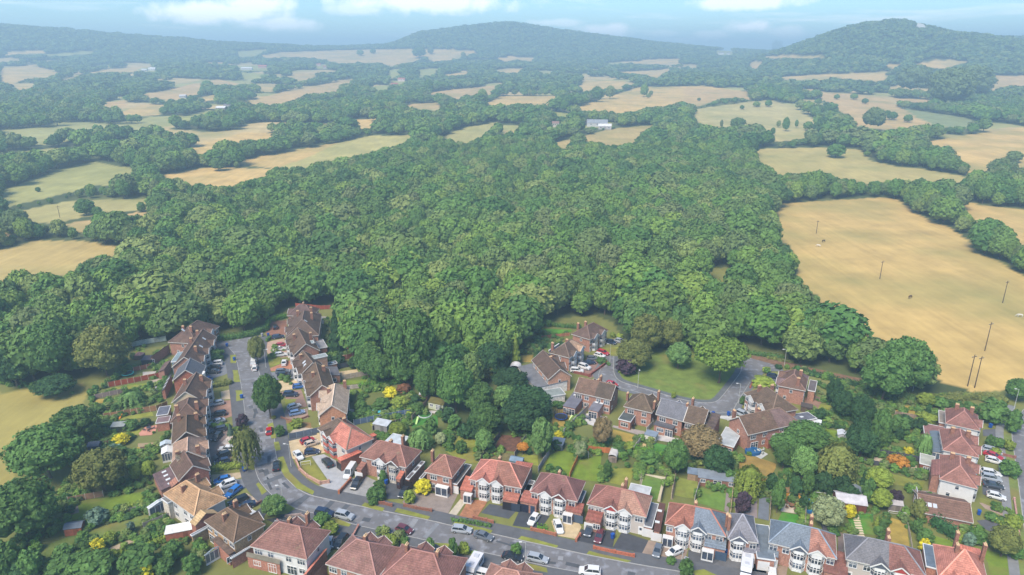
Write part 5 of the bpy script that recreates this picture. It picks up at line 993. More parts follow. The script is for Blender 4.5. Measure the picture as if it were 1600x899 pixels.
PL('p','shrub',G_,'165,700,200,724;88,852,120,884;101,855,119,882;124,846,145,868;80,872,130,905;120,868,186,910;193,856,255,910;255,850,290,884;288,868,318,905;242,873,276,905;149,634,166,648;193,658,219,674;317,548,352,568;492,803,518,830;574,765,603,788;593,736,605,757;584,753,601,771;576,778,592,792;663,655,684,684;555,640,574,652;584,624,611,642;640,632,664,650;700,650,722,676;712,690,730,712;894,692,918,722;941,722,956,752;954,692,974,714;1000,708,1031,731;768,612,800,640;846,640,862,650;880,660,896,676;1130,735,1146,760;1170,756,1186,770;1383,652,1418,686;1363,670,1388,704;1350,663,1366,720;1342,748,1362,792;1372,808,1387,826;1368,830,1387,852;1527,625,1568,666;1568,640,1591,680;1455,622,1480,640;1478,626,1502,644;1500,630,1526,648;1558,720,1589,748;1538,680,1552,700;1550,684,1566,702;1538,802,1556,816;1556,808,1572,822;1573,852,1595,876;1518,832,1542,856;1300,634,1318,648;1262,650,1276,662;600,700,618,716;430,666,446,684;1192,575,1203,585;1155,620,1165,634;1010,520,1030,546;540,645,556,660;1290,820,1306,834;1440,768,1456,790;0,845,40,905;36,858,70,905;640,772,648,785;1350,690,1372,716;820,640,845,660;700,840,716,880;690,860,712,876;798,850,815,872;1040,872,1056,884;1060,876,1082,905;930,560,948,570;880,548,892,556;880,518,890,524;850,500,862,512;835,508,846,522;1020,642,1030,652;1110,560,1130,575')
PL('p','shrub',DG,'220,655,237,668;104,790,118,804;580,760,592,775;470,500,486,512;520,556,540,572;545,560,562,578;500,555,520,570;640,618,658,634;690,640,710,664;715,664,740,690;728,650,760,690;860,690,880,706;820,700,832,712;960,700,976,716;1120,735,1136,750;1195,740,1212,770;1230,745,1250,785;1268,740,1300,778;1296,744,1326,782;1312,760,1340,790;1246,776,1262,800;1400,650,1425,672;1395,668,1410,690;1425,655,1446,678;1210,570,1222,578;905,540,912,546;1270,640,1290,660;20,870,60,905;150,700,168,716')
PL('p','shrub',YG,'164,832,185,852;595,840,624,862;630,768,650,790;1165,770,1180,790;1190,574,1203,584;1175,592,1210,608;612,622,640,644;632,640,650,650;1430,647,1461,664;1566,688,1583,706;1566,804,1590,830;1489,830,1506,850;505,818,530,840;965,578,972,584;974,692,991,708;1340,688,1356,706;1545,700,1562,712;170,860,190,880;1160,560,1162,562;232,725,238,730;952,520,962,528;962,522,974,530;1048,612,1056,624;905,553,914,562;716,850,735,870;455,655,475,672')
PL('p','ball',G_,'555,627,575,646;546,617,554,631;205,631,219,642;1364,823,1379,838;1422,812,1438,836;1430,828,1455,854;1372,818,1384,830'); PL('p','ball',OL,'1420,780,1444,816;1372,806,1386,824;424,650,432,656'); PL('p','ball',LG,'664,842,680,866;736,862,750,880')
# loose fill of low garden shrubs along the beds and boundaries
BEDS = [('p',[(150,640),(185,632),(225,640),(150,668),(150,700),(200,715),(240,712)],26),('p',[(100,700),(120,730),(110,770),(130,790)],10),('p',[(120,845),(170,850),(230,835),(262,825)],14),('p',[(570,640),(600,636),(640,640),(665,632)],16),
 ('p',[(555,655),(585,652),(620,650)],8),('p',[(505,500),(530,510),(545,520),(530,548),(560,560)],14),('p',[(560,590),(590,596),(575,610),(610,612)],10),('p',[(840,560),(845,575),(815,600),(860,630),(880,640)],12),('p',[(835,530),(870,540),(860,548)],8),
 ('p',[(955,715),(990,715),(1030,720),(1060,736)],14),('p',[(950,690),(985,700)],6),('p',[(1130,700),(1150,720),(1140,740)],6),('p',[(1270,640),(1290,665),(1270,690),(1300,700)],12),('p',[(1340,720),(1380,730),(1420,745),(1440,740)],14),
 ('p',[(1360,700),(1400,690),(1440,690),(1440,700)],14),('p',[(1400,640),(1450,640),(1475,650)],10),('p',[(1440,815),(1470,812),(1520,835),(1540,845)],14),('p',[(1550,790),(1575,800),(1590,822)],8),('p',[(1330,760),(1350,780),(1320,830)],8),
 ('p',[(1250,790),(1258,810),(1252,830)],6),('p',[(430,545),(440,548),(420,560)],6),('p',[(440,590),(450,600)],3),('p',[(335,665),(350,668),(372,680),(368,700)],8),('p',[(596,832),(625,845),(632,850)],6),('p',[(150,560),(185,585),(210,560),(230,540)],10),
 ('p',[(0,600),(60,606),(110,612)],16),('p',[(690,640),(700,600),(680,590)],10),('p',[(1340,600),(1380,620),(1440,625),(1500,620),(1560,630)],34),('p',[(1230,575),(1290,590),(1340,605)],22),('p',[(1420,655),(1390,640),(1340,640)],14),('p',[(730,720),(760,715),(800,700)],5)]
SHP = [[], [], [], [], []]
for s, pl, n in BEDS:
    for i in range(int(n*1.7)):
        k = random.uniform(0, len(pl)-1.001); j = int(k); f = k-j; x = pl[j][0]*(1-f)+pl[j+1][0]*f+random.uniform(-8,8); y = pl[j][1]*(1-f)+pl[j+1][1]*f+random.uniform(-4,4)
        X, Y = W(x, y); w = random.uniform(1.0, 2.6)
        for l, v in zip(SHP, (X, Y, 0, w, w*random.uniform(.55,.95))): l.append(v)
_n = 9000; _x = np.array([random.uniform(-150, 125) for _ in range(_n*4)]); _y = np.array([random.uniform(98, 262) for _ in range(_n*4)]); _u, _v = proj(_x, _y, 0*_x)
_ok = (inside(_u, _v, GARD[0])|inside(_u, _v, GARD[1]))&(vnoise(_x, _y, 7, 21)*.6+vnoise(_x, _y, 3, 22)*.4 > .47)
for pl in SOLID:
    b0, b1, c0, c1 = min(p[0] for p in pl)-.6, max(p[0] for p in pl)+.6, min(p[1] for p in pl)-.6, max(p[1] for p in pl)+.6; m_ = _ok&(_x > b0)&(_x < b1)&(_y > c0)&(_y < c1)
    if m_.any(): ii_ = np.where(m_)[0]; _ok[ii_[inside(_x[ii_], _y[ii_], pl)]] = False
for X, Y in zip(_x[_ok][:3600], _y[_ok][:3600]):
    w = random.uniform(.7, 2.3)
    for l, v in zip(SHP, (X, Y, 0, w, w*random.uniform(.5,.95))): l.append(v)
print('bed plants', len(SHP[0]))
SHM = [crown('bed_shrub', 500+i, (M_LEAFW,), kind='shrub', ncl=10, nl=240, leaf=.17, z0=-.12, core=.85) for i in range(4)]
gn_stuff('garden_bed_plants', [np.array(l) for l in SHP], SHM)
# ------------------------------------------------------------------ hedges
def hedge(pts, h, w, col, label, wild=.12):
    P = [Vector((*W(x, y), 0)) for x, y in pts]; o0 = P[0].copy(); P = [p-o0 for p in P]; rng = np.random.default_rng(int(abs(pts[0][0]*7+pts[0][1])))
    fo = Fol(); mbv = []; seg = [(a, b) for a, b in zip(P, P[1:])]
    for a, b in seg:
        L = (b-a).length; d = (b-a)/L; n_ = Vector((-d.y, d.x, 0)); m = max(2, int(L/.9))
        for i in range(m): c = a+d*(L*(i+.5)/m); fo.blob((c.x, c.y, h*.45), (w*.5 if w > .9 else .55, w*.5, h*.5), ICO1, rng, .18)
        nl = int(L*(h*2+w)*7); t = rng.uniform(0, 1, nl)*L; s = rng.uniform(-(h+w/2), h+w/2, nl); sd = np.sign(s); top = np.abs(s) < w/2
        off = np.where(top, s, sd*w/2)+rng.normal(size=nl)*wild*.6; z = np.where(top, h, h-(np.abs(s)-w/2))+rng.normal(size=nl)*wild*.6
        Pn = np.stack([a.x+d.x*t+n_.x*off, a.y+d.y*t+n_.y*off, np.maximum(z, .03)], 1); Nn = np.stack([np.where(top,0,sd*n_.x), np.where(top,0,sd*n_.y), np.where(top,1.,.35)], 1)
        fo.quads(leaves(Pn, Nn, .34, rng))
    o = thing('hedge', label, 'hedge', tuple(o0), 0, me=fo.mesh('hedge', [M_LEAF]), col=tuple(min(255,int(v*1.2)) for v in col)); return o
HG = (92,134,52)
for pts, h, w, c, l in [([(322,607),(362,600)],1.6,2.2,OL,'thick clipped hedge between two driveways of the left row'),([(333,735),(352,733),(378,731)],1.5,1.8,YG,'light green hedge above the sandy drive of the left row'),
 ([(200,874),(232,858),(262,843)],1.6,1.2,YG,'bright green clipped hedge beside the garden path at the bottom left'),([(178,803),(205,793),(226,786)],1.0,.9,YG,'narrow yellow-green hedge beside the long lawn at the left'),
 ([(330,533),(360,531),(398,525),(417,516)],2.4,1.8,G_,'tall hedge closing the far end of the left street'),([(416,518),(421,504),(447,497)],2.2,1.6,HG,'bright hedge round the brick forecourt at the far end of the second row'),
 ([(416,535),(424,528)],1.2,1.2,G_,'short hedge stub beside the blue bin at the far end'),([(1176,604),(1208,608)],1.5,2.0,YG,'yellow-green hedge in the front garden by the cul-de-sac'),
 ([(1270,647),(1300,650),(1340,660)],1.5,1.4,G_,'green hedge between back gardens right of the cul-de-sac'),([(1281,664),(1320,672)],1.2,1.2,DG,'low dark hedge beside the small square lawn'),
 ([(1456,820),(1478,835),(1494,846)],3.0,2.2,(60,98,58),'tall dark green clipped hedge behind the corner lawn'),([(1446,806),(1490,818),(1536,836)],1.4,1.2,YG,'long low yellow-green hedge along the gravel beside the bungalow'),
 ([(1541,806),(1562,818),(1588,836)],1.2,1.5,YG,'curved low hedge round the front drive at the lower right'),([(560,606),(590,604),(632,598)],1.8,1.4,HG,'bright green hedge at the end of the clipped shrub garden'),
 ([(846,508),(880,512),(908,514)],1.6,1.3,G_,'hedge at the end of the narrow lawn behind the farthest pair by the green'),([(834,540),(862,545),(880,541)],1.8,1.6,DG,'thick hedge behind the brown and tan pair'),
 ([(834,533),(858,534)],1.4,1.2,G_,'low hedge between the narrow gardens by the green'),([(835,562),(850,540)],1.6,1.3,DG,'hedge running back from the brown and tan pair'),
 ([(1160,552),(1225,562)],1.5,1.5,G_,'hedge along the brown track above the cul-de-sac'),([(1246,582),(1290,592),(1340,604)],1.6,1.8,DG,'dark hedge along the brown track behind the cul-de-sac gardens'),
 ([(1456,700),(1448,712)],1.5,1.5,G_,'short hedge beside the glass roof in the right-hand column'),([(28,872),(52,828)],1.3,1.3,G_,'low hedge at the far left of the bottom gardens'),([(45,876),(62,838)],1.3,1.3,HG,'bright low hedge beside the earth path at the far left'),
 ([(838,826),(855,829)],1.0,1.2,HG,'small bright hedge at the front of the dark drive with a white car'),([(705,814),(730,818),(768,824)],.9,.8,G_,'low hedge behind the brick front wall above the road'),([(1198,560),(1240,568)],1.0,1.2,OL,'olive scrub hedge by the lamp post above the cul-de-sac'),
 ([(860,600),(868,608)],1.6,1.4,G_,'hedge tuft beside the parked red car'),([(985,702),(1012,708),(1034,716)],1.6,1.5,HG,'bright hedge behind the tiny artificial lawn'),([(930,560),(945,566),(953,572)],.8,1.2,G_,'low flower hedge in front of the cars by the green'),
 ([(1560,690),(1585,700)],1.0,1.5,YG,'low yellow-green hedge by the right-hand road'),([(1355,610),(1400,622),(1460,634)],2.2,3.0,(86,112,66),'scrubby hedge line along the big field edge'),([(1460,628),(1520,622),(1570,628)],1.8,3.0,OL,'olive scrub under the telegraph poles')]:
    hedge(pts, h, w, c, l)
# ------------------------------------------------------------------ fences and garden walls
def mk(f, name, mats):
    mb = MB(); f(mb); return mb.mesh(name, mats)
FP = mk(lambda m: [m.box(.0, .98, -.02, .02, .08, .97)]+[m.box(.01+i*.122, .115+i*.122, -.035, .035, .05, 1.0) for i in range(8)], 'panel', [M_WOOD])
FPOST = mk(lambda m: m.box(-.06, .06, -.06, .06, 0, 1.08), 'post', [M_WOOD])
def fence(pts, h, col, label, post=(206,198,180), pw=1.85, name='fence'):
    P = [Vector((*W(x, y), 0)) for x, y in pts]; t = thing(name, label, 'fence', tuple(P[0])); n0 = 0
    for a, b in zip(P, P[1:]):
        L = (b-a).length; n = max(1, round(L/pw)); d = (b-a)/L; r = math.atan2(d.y, d.x)
        for i in range(n):
            mu_ = random.uniform(.9,1.1); p = a+d*(L*i/n)-P[0]; o = ob('panel', FP, t, tuple(min(255,int(v*mu_)) for v in col), tuple(p), r); o.scale = (L/n, 1, h*random.uniform(.97,1.02))
            o = ob('post', FPOST, t, post, tuple(p), r); o.scale = (1, 1, h)
    o = ob('post', FPOST, t, post, tuple(P[-1]-P[0])); o.scale = (1, 1, h)
def wallx(pts, h, col, label, w=.25, m=None):
    P = [Vector((*W(x, y), 0)) for x, y in pts]; mb = MB()
    for a, b in zip(P, P[1:]):
        a2 = a-P[0]; b2 = b-P[0]; mb.bar((*a2.xy, h/2), (*b2.xy, h/2), w, h, 0); mb.bar((*a2.xy, h+.04), (*b2.xy, h+.04), w+.1, .08, 0)
    for p in P:
        c = p-P[0]; mb.box(c.x-w*.9, c.x+w*.9, c.y-w*.9, c.y+w*.9, 0, h+.2, 0)
    thing('garden_wall', label, 'wall', tuple(P[0]), me=mb.mesh('garden_wall', [m or M_BRICK]), col=col)
RF, BF, GF, NF, OF = (176,84,56), (168,128,98), (160,150,146), (62,66,80), (214,134,66)
for p, h, c, l, po in [([(170,605.5),(210,598),(254,589)],1.8,RF,'red-brown panel fence with pale posts behind the teal trampoline garden',(214,200,180)),([(149,624),(172,619),(196,613.5)],1.6,(168,148,144),'weathered grey-pink panel fence end in the left gardens',(214,200,170)),
 ([(163,655),(205,648),(245,642)],1.8,BF,'brown panel fence with pale posts above the striped lawn of the left gardens',(214,200,170)),([(245,642),(262,634)],1.6,BF,'short brown fence beside the grey flat extension',(200,190,170)),([(163,699),(179,694)],1.6,(170,134,108),'short broken brown fence by the blue shed',(200,190,170)),
 ([(107,786),(134,781),(162,776)],1.6,(170,134,108),'brown fence at the end of the long left lawn, a white sheet hung beside it',(214,206,190)),([(225,828),(256,815),(288,803)],1.8,(158,148,144),'grey weathered panel fence beside the white conservatory',(190,184,176)),
 ([(128,826),(160,813),(200,800),(236,790)],.9,(168,160,152),'low grey fence between the two long lawns at the left',(190,184,176)),([(220,705),(245,700)],1.2,(172,150,128),'low brown fence beside the yellow oval lawn',(200,190,170)),
 ([(209,581),(240,574)],1.6,(166,104,80),'reddish fence behind the black shed',(206,196,180)),([(232,564),(246,560)],1.5,(176,150,110),'fence beside the mustard-coloured patio',(206,196,180)),
 ([(533,564),(560,557)],1.8,(158,92,76),'reddish-brown fence behind the dormer house',(180,160,150)),([(527,577),(560,571)],1.8,NF,'black-stained fence of the second row gardens',(70,72,84)),([(529,595),(576,586.5)],1.8,(186,172,160),'pale grey-pink fence beside the narrow lawn of the second row',(196,188,178)),
 ([(531,610),(560,607),(592,601.5)],1.4,(206,194,184),'whitish low fence of the second row gardens',(214,206,196)),([(553,665),(584,658.5),(633,649.5),(652,647)],1.8,(96,118,150),'blue-grey panel fence behind the orange-red corner pair',(176,186,200)),
 ([(582,673),(610,666),(634,659.5)],1.5,(74,64,66),'dark fence with light posts beside the small green lawn behind the corner pair',(196,190,186)),([(644,657),(657,642),(671,628)],1.6,(160,136,130),'mauve-brown fence running up to the small white-roofed shed',(170,150,140)),
 ([(752,722),(765,703),(781,684)],1.8,(74,68,70),'dark fence left of the dug-over brown plot',(96,88,86)),([(804,716),(813,701),(822,688)],1.8,(140,132,138),'grey fence right of the dug-over brown plot',(170,164,160)),([(841,739),(849,725),(858,712)],1.8,(166,160,172),'silvery fence beside the pale tall tree',(180,176,180)),
 ([(890,748),(897,732),(904,717)],1.7,OF,'bright orange timber fence between two lawns',(224,150,84)),([(914,705),(935,707),(955,709)],1.7,(196,120,72),'orange-brown fence behind the mid gardens',(206,140,90)),([(1000,758),(1003,742)],.9,(206,196,178),'low pale edging fence left of the yellow-toy lawn',(210,200,180)),
 ([(1032,786),(1037,765),(1041,749)],1.7,(120,112,108),'brown fence between the lawns right of the yellow-toy lawn',(176,166,150)),([(1049,781),(1052,765),(1055,750)],1.7,(150,132,122),'brown fence beside the narrow path lawn',(190,180,160)),([(1085,785),(1091,765),(1097,748)],1.8,(190,186,184),'grey-white fence left of the garden room lawn',(206,202,196)),
 ([(1141,806),(1143,785),(1145,766)],1.8,(200,170,146),'tan fence between the garden room lawn and the yellow weeping tree',(214,190,166)),([(1202,813),(1203,797),(1204,780)],1.8,(168,150,138),'brown-grey fence left of the bright lawn with a patio',(190,176,160)),([(1186,757),(1196,759),(1206,761.5)],1.9,(188,104,62),'rust-orange fence at the end of the slate house garden',(200,140,100)),
 ([(1257,825),(1258,806),(1258,790)],1.7,(176,162,146),'brown-grey fence beside the blue round pool',(190,176,160)),([(1425,861),(1421,838),(1417,819)],.9,(176,166,156),'low fence along the long straw lawn at the lower right',(190,180,166)),([(1350,724),(1400,734),(1454,747)],1.4,(82,84,94),'long dark railing fence below the orange shrub',(110,112,120)),
 ([(1363,709),(1400,715),(1437,722)],1.6,(78,78,90),'long dark fence above the orange shrub',(110,110,120)),([(1010,676),(1021,665)],1.7,(206,204,200),'white-grey fence beside the smooth grey-roofed house',(214,212,208)),([(990,706),(998,695),(1006,685)],1.7,(206,200,194),'pale fence beside the white garden store',(214,210,204)),
 ([(881,679),(900,659),(919,641)],1.8,(196,192,192),'pale grey fence between the trampoline lawn and the white patio',(206,204,204)),([(1398,649),(1430,655),(1448,660)],1.4,(160,140,124),'brown fence beside the square straw lawn on the right',(180,166,150)),([(1283,690),(1312,696)],1.2,(168,140,120),'low brown fence at the end of the small square lawn',(180,160,140)),
 ([(204,543),(232,537.5),(260,533)],2.0,(192,206,200),'pale green metal fence running from the far left house towards the wood',(186,198,194)),([(308,531),(331,524)],2.0,(192,206,200),'pale green metal fence between the far left house and the street end',(186,198,194)),([(462,480),(500,484),(545,482)],1.8,(166,84,66),'red fence behind the farthest house of the second row',(180,120,100)),
 ([(452,686),(475,681.5),(499,676)],1.7,(104,116,136),'blue-grey fence beside the cream drive with two red and white cars',(150,160,174)),([(846,530),(870,527),(890,525)],1.3,(176,120,92),'brown fence between the narrow lawns behind the farthest pair by the green',(190,150,120)),([(1263,620),(1280,628)],1.5,(150,130,120),'brown fence behind the hipped pair facing the cul-de-sac',(170,156,140))]:
    fence(p, h, c, l, po)
for p, h, c, l in [([(463,722),(468,735),(480,746),(500,757),(514,755)],.8,(206,164,146),'curved pink brick front wall round the lawn with the goal'),([(530,772),(548,752)],.9,(190,120,88),'orange brick wall between the light grey drive and the grey drive'),([(586,787),(600,789),(612,792)],.7,(150,100,84),'short brick front wall in front of the shrub bed'),
 ([(632,792),(650,796),(674,800)],.7,(150,104,88),'brick front wall below the brown gravel drive'),([(740,811),(760,815),(770,818)],.7,(166,110,90),'brick front wall beside the dark drive'),([(830,829),(850,833),(868,838)],.7,(176,116,92),'brick front wall below the small bright hedge'),([(900,847),(906,838)],.7,(182,116,92),'brick pier wall at the corner of the cream gravel drive'),
 ([(928,858),(960,865),(990,871)],.7,(190,112,86),'red brick front wall beside the round flower bed'),([(440,654),(460,660),(481,652)],.5,(150,110,96),'low brick wall below the light blue car'),([(920,589),(937,577),(948,568)],.8,(150,84,74),'dark red brick front wall of the parked cars by the green'),([(895,583),(922,589)],.8,(150,90,80),'low brick wall beside the two white cars by the green'),
 ([(1585,717),(1560,711)],.7,(160,110,100),'brick wall beside the parked cars of the right-hand column'),([(1584,782),(1588,810),(1593,850)],.6,(206,160,150),'pink brick front wall along the right-hand road'),([(447,808),(470,806),(500,826),(525,822)],.5,(168,150,146),'low curved wall round the flower bed at the bend'),([(391,795),(408,786)],.6,(130,100,96),'short wall below the navy car of the left row'),
 ([(1172,607),(1176,598)],.6,(180,100,80),'short red brick wall by the cul-de-sac front lawn'),([(552,840),(560,825)],.7,(176,130,120),'brick wall between the two bottom drives')]:
    wallx(p, h, c, l)
# ------------------------------------------------------------------ garden buildings
def shed(px, py, w, d, h, rot, roof, wall, label, kind='gable', name='shed', cat='shed', door=True, els=()):
    X, Y = W(px, py); t = thing(name, label, cat, (X, Y, 0), math.radians(rot)); m = MB(); m.box(-w/2, w/2, 0, d, 0, h); ob('wall', m.mesh('wall', [M_WOOD]), t, wall)
    r = MB(); o = .15
    if kind == 'gable':
        rb, cp, zr, P = roof_mb(-w/2-o, w/2+o, -o, d+o, h, math.radians(24), 'x' if w >= d else 'y', 'gable', 'gable', .08); r = rb
        g = MB(); tn = math.tan(math.radians(24))
        if w >= d:
            for X_ in (-w/2+.02, w/2-.12): g.add([(X_,0,h),(X_,d,h),(X_,d/2,h+d/2*tn),(X_+.1,0,h),(X_+.1,d,h),(X_+.1,d/2,h+d/2*tn)], [(0,2,1),(3,4,5),(0,1,4,3),(1,2,5,4),(2,0,3,5)])
        else:
            for Y_ in (.02, d-.12): g.add([(-w/2,Y_,h),(w/2,Y_,h),(0,Y_,h+w/2*tn),(-w/2,Y_+.1,h),(w/2,Y_+.1,h),(0,Y_+.1,h+w/2*tn)], [(0,1,2),(5,4,3),(0,3,4,1),(1,4,5,2),(2,5,3,0)])
        ob('gable', g.mesh('gable', [M_WOOD]), t, wall)
    elif kind == 'pent': r.slab([(-w/2-o,-o,h+.02),(w/2+o,-o,h+.02),(w/2+o,d+o,h+.4),(-w/2-o,d+o,h+.4)], .1); r.box(-w/2+.02, w/2-.02, d-.1, d-.02, h, h+.28)
    elif kind == 'arch':
        n = 8; R = w/2+.05
        for i in range(n):
            a0, a1 = PI*i/n, PI*(i+1)/n; r.slab([(-R*math.cos(a0),-.1,h+R*.7*math.sin(a0)),(-R*math.cos(a1),-.1,h+R*.7*math.sin(a1)),(-R*math.cos(a1),d+.1,h+R*.7*math.sin(a1)),(-R*math.cos(a0),d+.1,h+R*.7*math.sin(a0))], .05)
    elif kind == 'hex': 
        n = 8; R = w*.62; r.add([(R*math.cos(2*PI*i/n), d/2+R*math.sin(2*PI*i/n), h) for i in range(n)]+[(0,d/2,h+1.0)], [(i,(i+1)%n,n) for i in range(n)]+[tuple(range(n-1,-1,-1))])
    else: r.box(-w/2-o, w/2+o, -o, d+o, h, h+.12)
    ob('roof', r.mesh('roof', [M_FELT]), t, roof)
    if door: dm = MB(); dm.box(-.45, .45, -.05, .01, .05, min(2.0, h-.15)); ob('door', dm.mesh('door', [M_WOOD]), t, tuple(int(v*.8) for v in wall), (w*.15, 0, 0))
    for (x, z, ww, hh) in els: window(t, x, -.01, z, 0, ww, hh, 2)
    return t
shed(115.3,837,3.4,2.4,1.9,12,(112,122,136),(178,104,78),'red-brown shed with a grey roof at the edge of the bottom left gardens')
shed(147,708,2.6,2.6,2.0,10,(76,88,110),(66,80,104),'dark blue shed under the trees in the left gardens')
shed(185,676,3.4,2.0,1.9,8,(150,158,160),(56,74,66),'dark green shed with a pale roof on the striped lawn edge','pent')
shed(284,844,6.0,2.8,2.2,18,(240,242,244),(176,112,92),'garage with a bright white roof and brick side wall','flat','garage','garage')
shed(230,572,3.4,3.0,2.2,4,(96,92,104),(58,60,70),'black shed with a grey roof in the far left gardens','pent')
shed(216,563,2.6,2.6,1.7,0,(150,116,116),(104,84,76),'round gazebo with a mauve felt roof beside the olive tree','hex','gazebo','gazebo',door=False)
shed(681,641,5.0,3.6,2.2,-24,(104,98,52),(206,214,190),'cream summerhouse with a mossy roof under the trees',els=[(-1.4,1.0,.9,.7),(.4,.3,.5,1.5),(1.2,.3,.5,1.5)],door=False,name='summerhouse',cat='summerhouse')
shed(662,626,2.6,2.2,2.0,-10,(222,226,234),(136,104,90),'small shed with a white roof at the end of the mauve fence')
shed(805.6,731,3.2,2.2,1.9,-18,(128,152,176),(120,140,160),'blue-grey roofed shed just behind the two-tone red pair')
shed(870,704,3.0,2.8,1.9,-18,(110,126,146),(96,110,128),'slate-blue shed beside the pale tall tree','pent')
shed(956.5,723,2.2,3.4,1.6,-18,(206,202,202),(150,136,128),'arched pale-roofed shed between two lawns','arch')
shed(1015,692,3.0,2.6,2.2,-28,(132,146,164),(222,222,216),'white garden store with a blue-grey roof beside the tiny artificial lawn','flat','garden_store','garden store',door=False)
shed(1085.4,752,3.6,2.0,2.0,-16,(120,136,158),(166,140,116),'small shed with a grey-blue roof behind the straw lawn','pent')
shed(1120,763,9.0,3.2,2.4,-14,(132,142,156),(150,108,94),'long brick garden room with a grey roof and dark doors','pent','garden_room','garden room',door=False,els=[(-3.4,1.2,1.0,.8),(0,.1,1.8,2.0),(3.2,1.2,1.0,.8)])
shed(1237,783,3.6,2.6,2.2,-12,(150,120,80),(222,160,66),'bright yellow-orange timber summerhouse with dark doors','flat','summerhouse','summerhouse',door=False,els=[(-.5,.3,.45,1.5),(.6,.3,.45,1.5)])
shed(1329,801,6.4,4.4,2.4,-14,(200,198,206),(120,70,58),'large cabin with a pale grey roof and brown walls beside the yellow bush','gable','cabin','cabin')
shed(1259,645,3.0,2.4,1.9,-25,(84,76,74),(104,86,74),'small dark-roofed shed behind the hipped pair facing the cul-de-sac')
shed(1315,690,2.2,2.6,1.9,-20,(206,212,222),(190,196,206),'pale metal shed at the end of the small square lawn')
shed(1268,673,4.0,3.0,2.2,-28,(226,230,234),(206,206,200),'white-roofed lean-to behind the long gabled pair','flat','lean_to','shed')
shed(804,582,3.6,3.2,1.2,-10,(236,234,238),(130,96,90),'white arched canopy shelter at the edge of the wooded gardens','arch','garden_shelter','shelter',door=False)
shed(594,676-2,4.4,2.6,2.0,-20,(196,204,216),(150,150,156),'clear-roofed lean-to directly behind the orange-red corner pair','pent','lean_to','shed')
shed(1294,830,2.4,2.2,2.0,-16,(120,128,150),(96,96,110),'small blue-grey roofed shed behind the salmon half roof','flat')
shed(1338,782,2.4,3.0,1.9,-14,(130,140,150),(110,116,124),'grey shed among the trees behind the large cabin')
shed(1398,800,3.0,2.2,1.9,-14,(190,186,190),(150,140,134),'pale-roofed shed beside the dark purple tree')
shed(155,786-4,.2,.2,.2,0,(0,0,0),(0,0,0),'') if False else None
def trampoline(px, py, r, col, label, net=True, sy=1.0):
    X, Y = W(px, py); t = thing('trampoline', label, 'trampoline', (X, Y, 0)); n = 18
    m = MB(); m.cyl((0,0), r*.84, .82, .86, n); ob('mat', m.mesh('mat', [M_PLAIN]), t, (44,46,52))
    m = MB()
    for i in range(n):
        a0, a1 = 2*PI*i/n, 2*PI*(i+1)/n; m.slab([(r*.84*math.cos(a0),r*.84*math.sin(a0),.9),(r*math.cos(a0),r*math.sin(a0),.9),(r*math.cos(a1),r*math.sin(a1),.9),(r*.84*math.cos(a1),r*.84*math.sin(a1),.9)], .08)
    ob('pad', m.mesh('pad', [M_PLAIN]), t, col)
    for i in range(6):
        a = 2*PI*i/6; m = MB(); m.bar((r*math.cos(a),r*math.sin(a),0),(r*math.cos(a),r*math.sin(a),2.6 if net else .9),.06,.06); ob('leg', m.mesh('leg', [M_PLAIN]), t, (60,64,72))
    if net:
        m = MB()
        for k in range(6):
            z = 1.1+k*.28
            for i in range(n): a0, a1 = 2*PI*i/n, 2*PI*(i+1)/n; m.bar((r*math.cos(a0),r*math.sin(a0),z),(r*math.cos(a1),r*math.sin(a1),z),.05,.05)
        for i in range(n): a = 2*PI*i/n; m.bar((r*math.cos(a),r*math.sin(a),.9),(r*math.cos(a),r*math.sin(a),2.5),.04,.04)
        ob('net', m.mesh('net', [M_PLAIN]), t, (52,56,66))
trampoline(200,587,1.9,(60,190,186),'teal-edged trampoline without a net beside the red-brown fence',False)
trampoline(699,646,2.1,(150,206,170),'large netted trampoline with a pale green rim beside the cream summerhouse')
trampoline(876.5,655,1.9,(50,96,190),'blue-edged netted trampoline on the dry lawn left of the white patio')
def pool(px, py, r, h, rim, water, label, sx=1.0):
    X, Y = W(px, py); t = thing('pool', label, 'pool', (X, Y, 0)); n = 20; m = MB()
    for i in range(n):
        a0, a1 = 2*PI*i/n, 2*PI*(i+1)/n; P = lambda k, a: (sx*r*k*math.cos(a), r*k*math.sin(a)); m.prism([P(.9,a0),P(1,a0),P(1,a1),P(.9,a1)], 0, h)
    ob('rim', m.mesh('rim', [M_PLAIN]), t, rim); m = MB(); m.prism([(sx*r*.9*math.cos(2*PI*i/n), r*.9*math.sin(2*PI*i/n)) for i in range(n)], 0, h*.8); ob('water', m.mesh('water', [M_GLASS]), t, water)
pool(1270.7,794,2.6,.7,(40,110,180),(66,150,176),'round blue above-ground pool at the end of a garden',1.25); pool(593,645,1.6,.4,(170,220,240),(96,206,232),'pale blue oval paddling pool among the clipped shrubs',1.6)
pool(664,649,2.0,.35,(206,214,222),(70,130,60),'white ring-shaped paddling pool on the lawn by the summerhouse',1.0); pool(1176,708,1.6,.9,(40,100,160),(36,104,160),'blue covered round tub on the patio of the brown pair',1.3)
def frame_thing(px, py, w, h, d, rot, col, label, name, cat):
    X, Y = W(px, py); m = MB(); m.bar((-w/2,0,0),(-w/2,0,h),.09,.09); m.bar((w/2,0,0),(w/2,0,h),.09,.09); m.bar((-w/2,0,h),(w/2,0,h),.09,.09); m.bar((-w/2,0,h),(-w/2,d,0),.07,.07); m.bar((w/2,0,h),(w/2,d,0),.07,.07); m.bar((-w/2,d,.04),(w/2,d,.04),.07,.07)
    thing(name, label, cat, (X, Y, 0), math.radians(rot), me=m.mesh(name, [M_WHITE]), col=col)
frame_thing(478,729,2.4,1.5,1,15,(240,240,244),'white football goal on the small front lawn behind the curved wall','football_goal','goal')
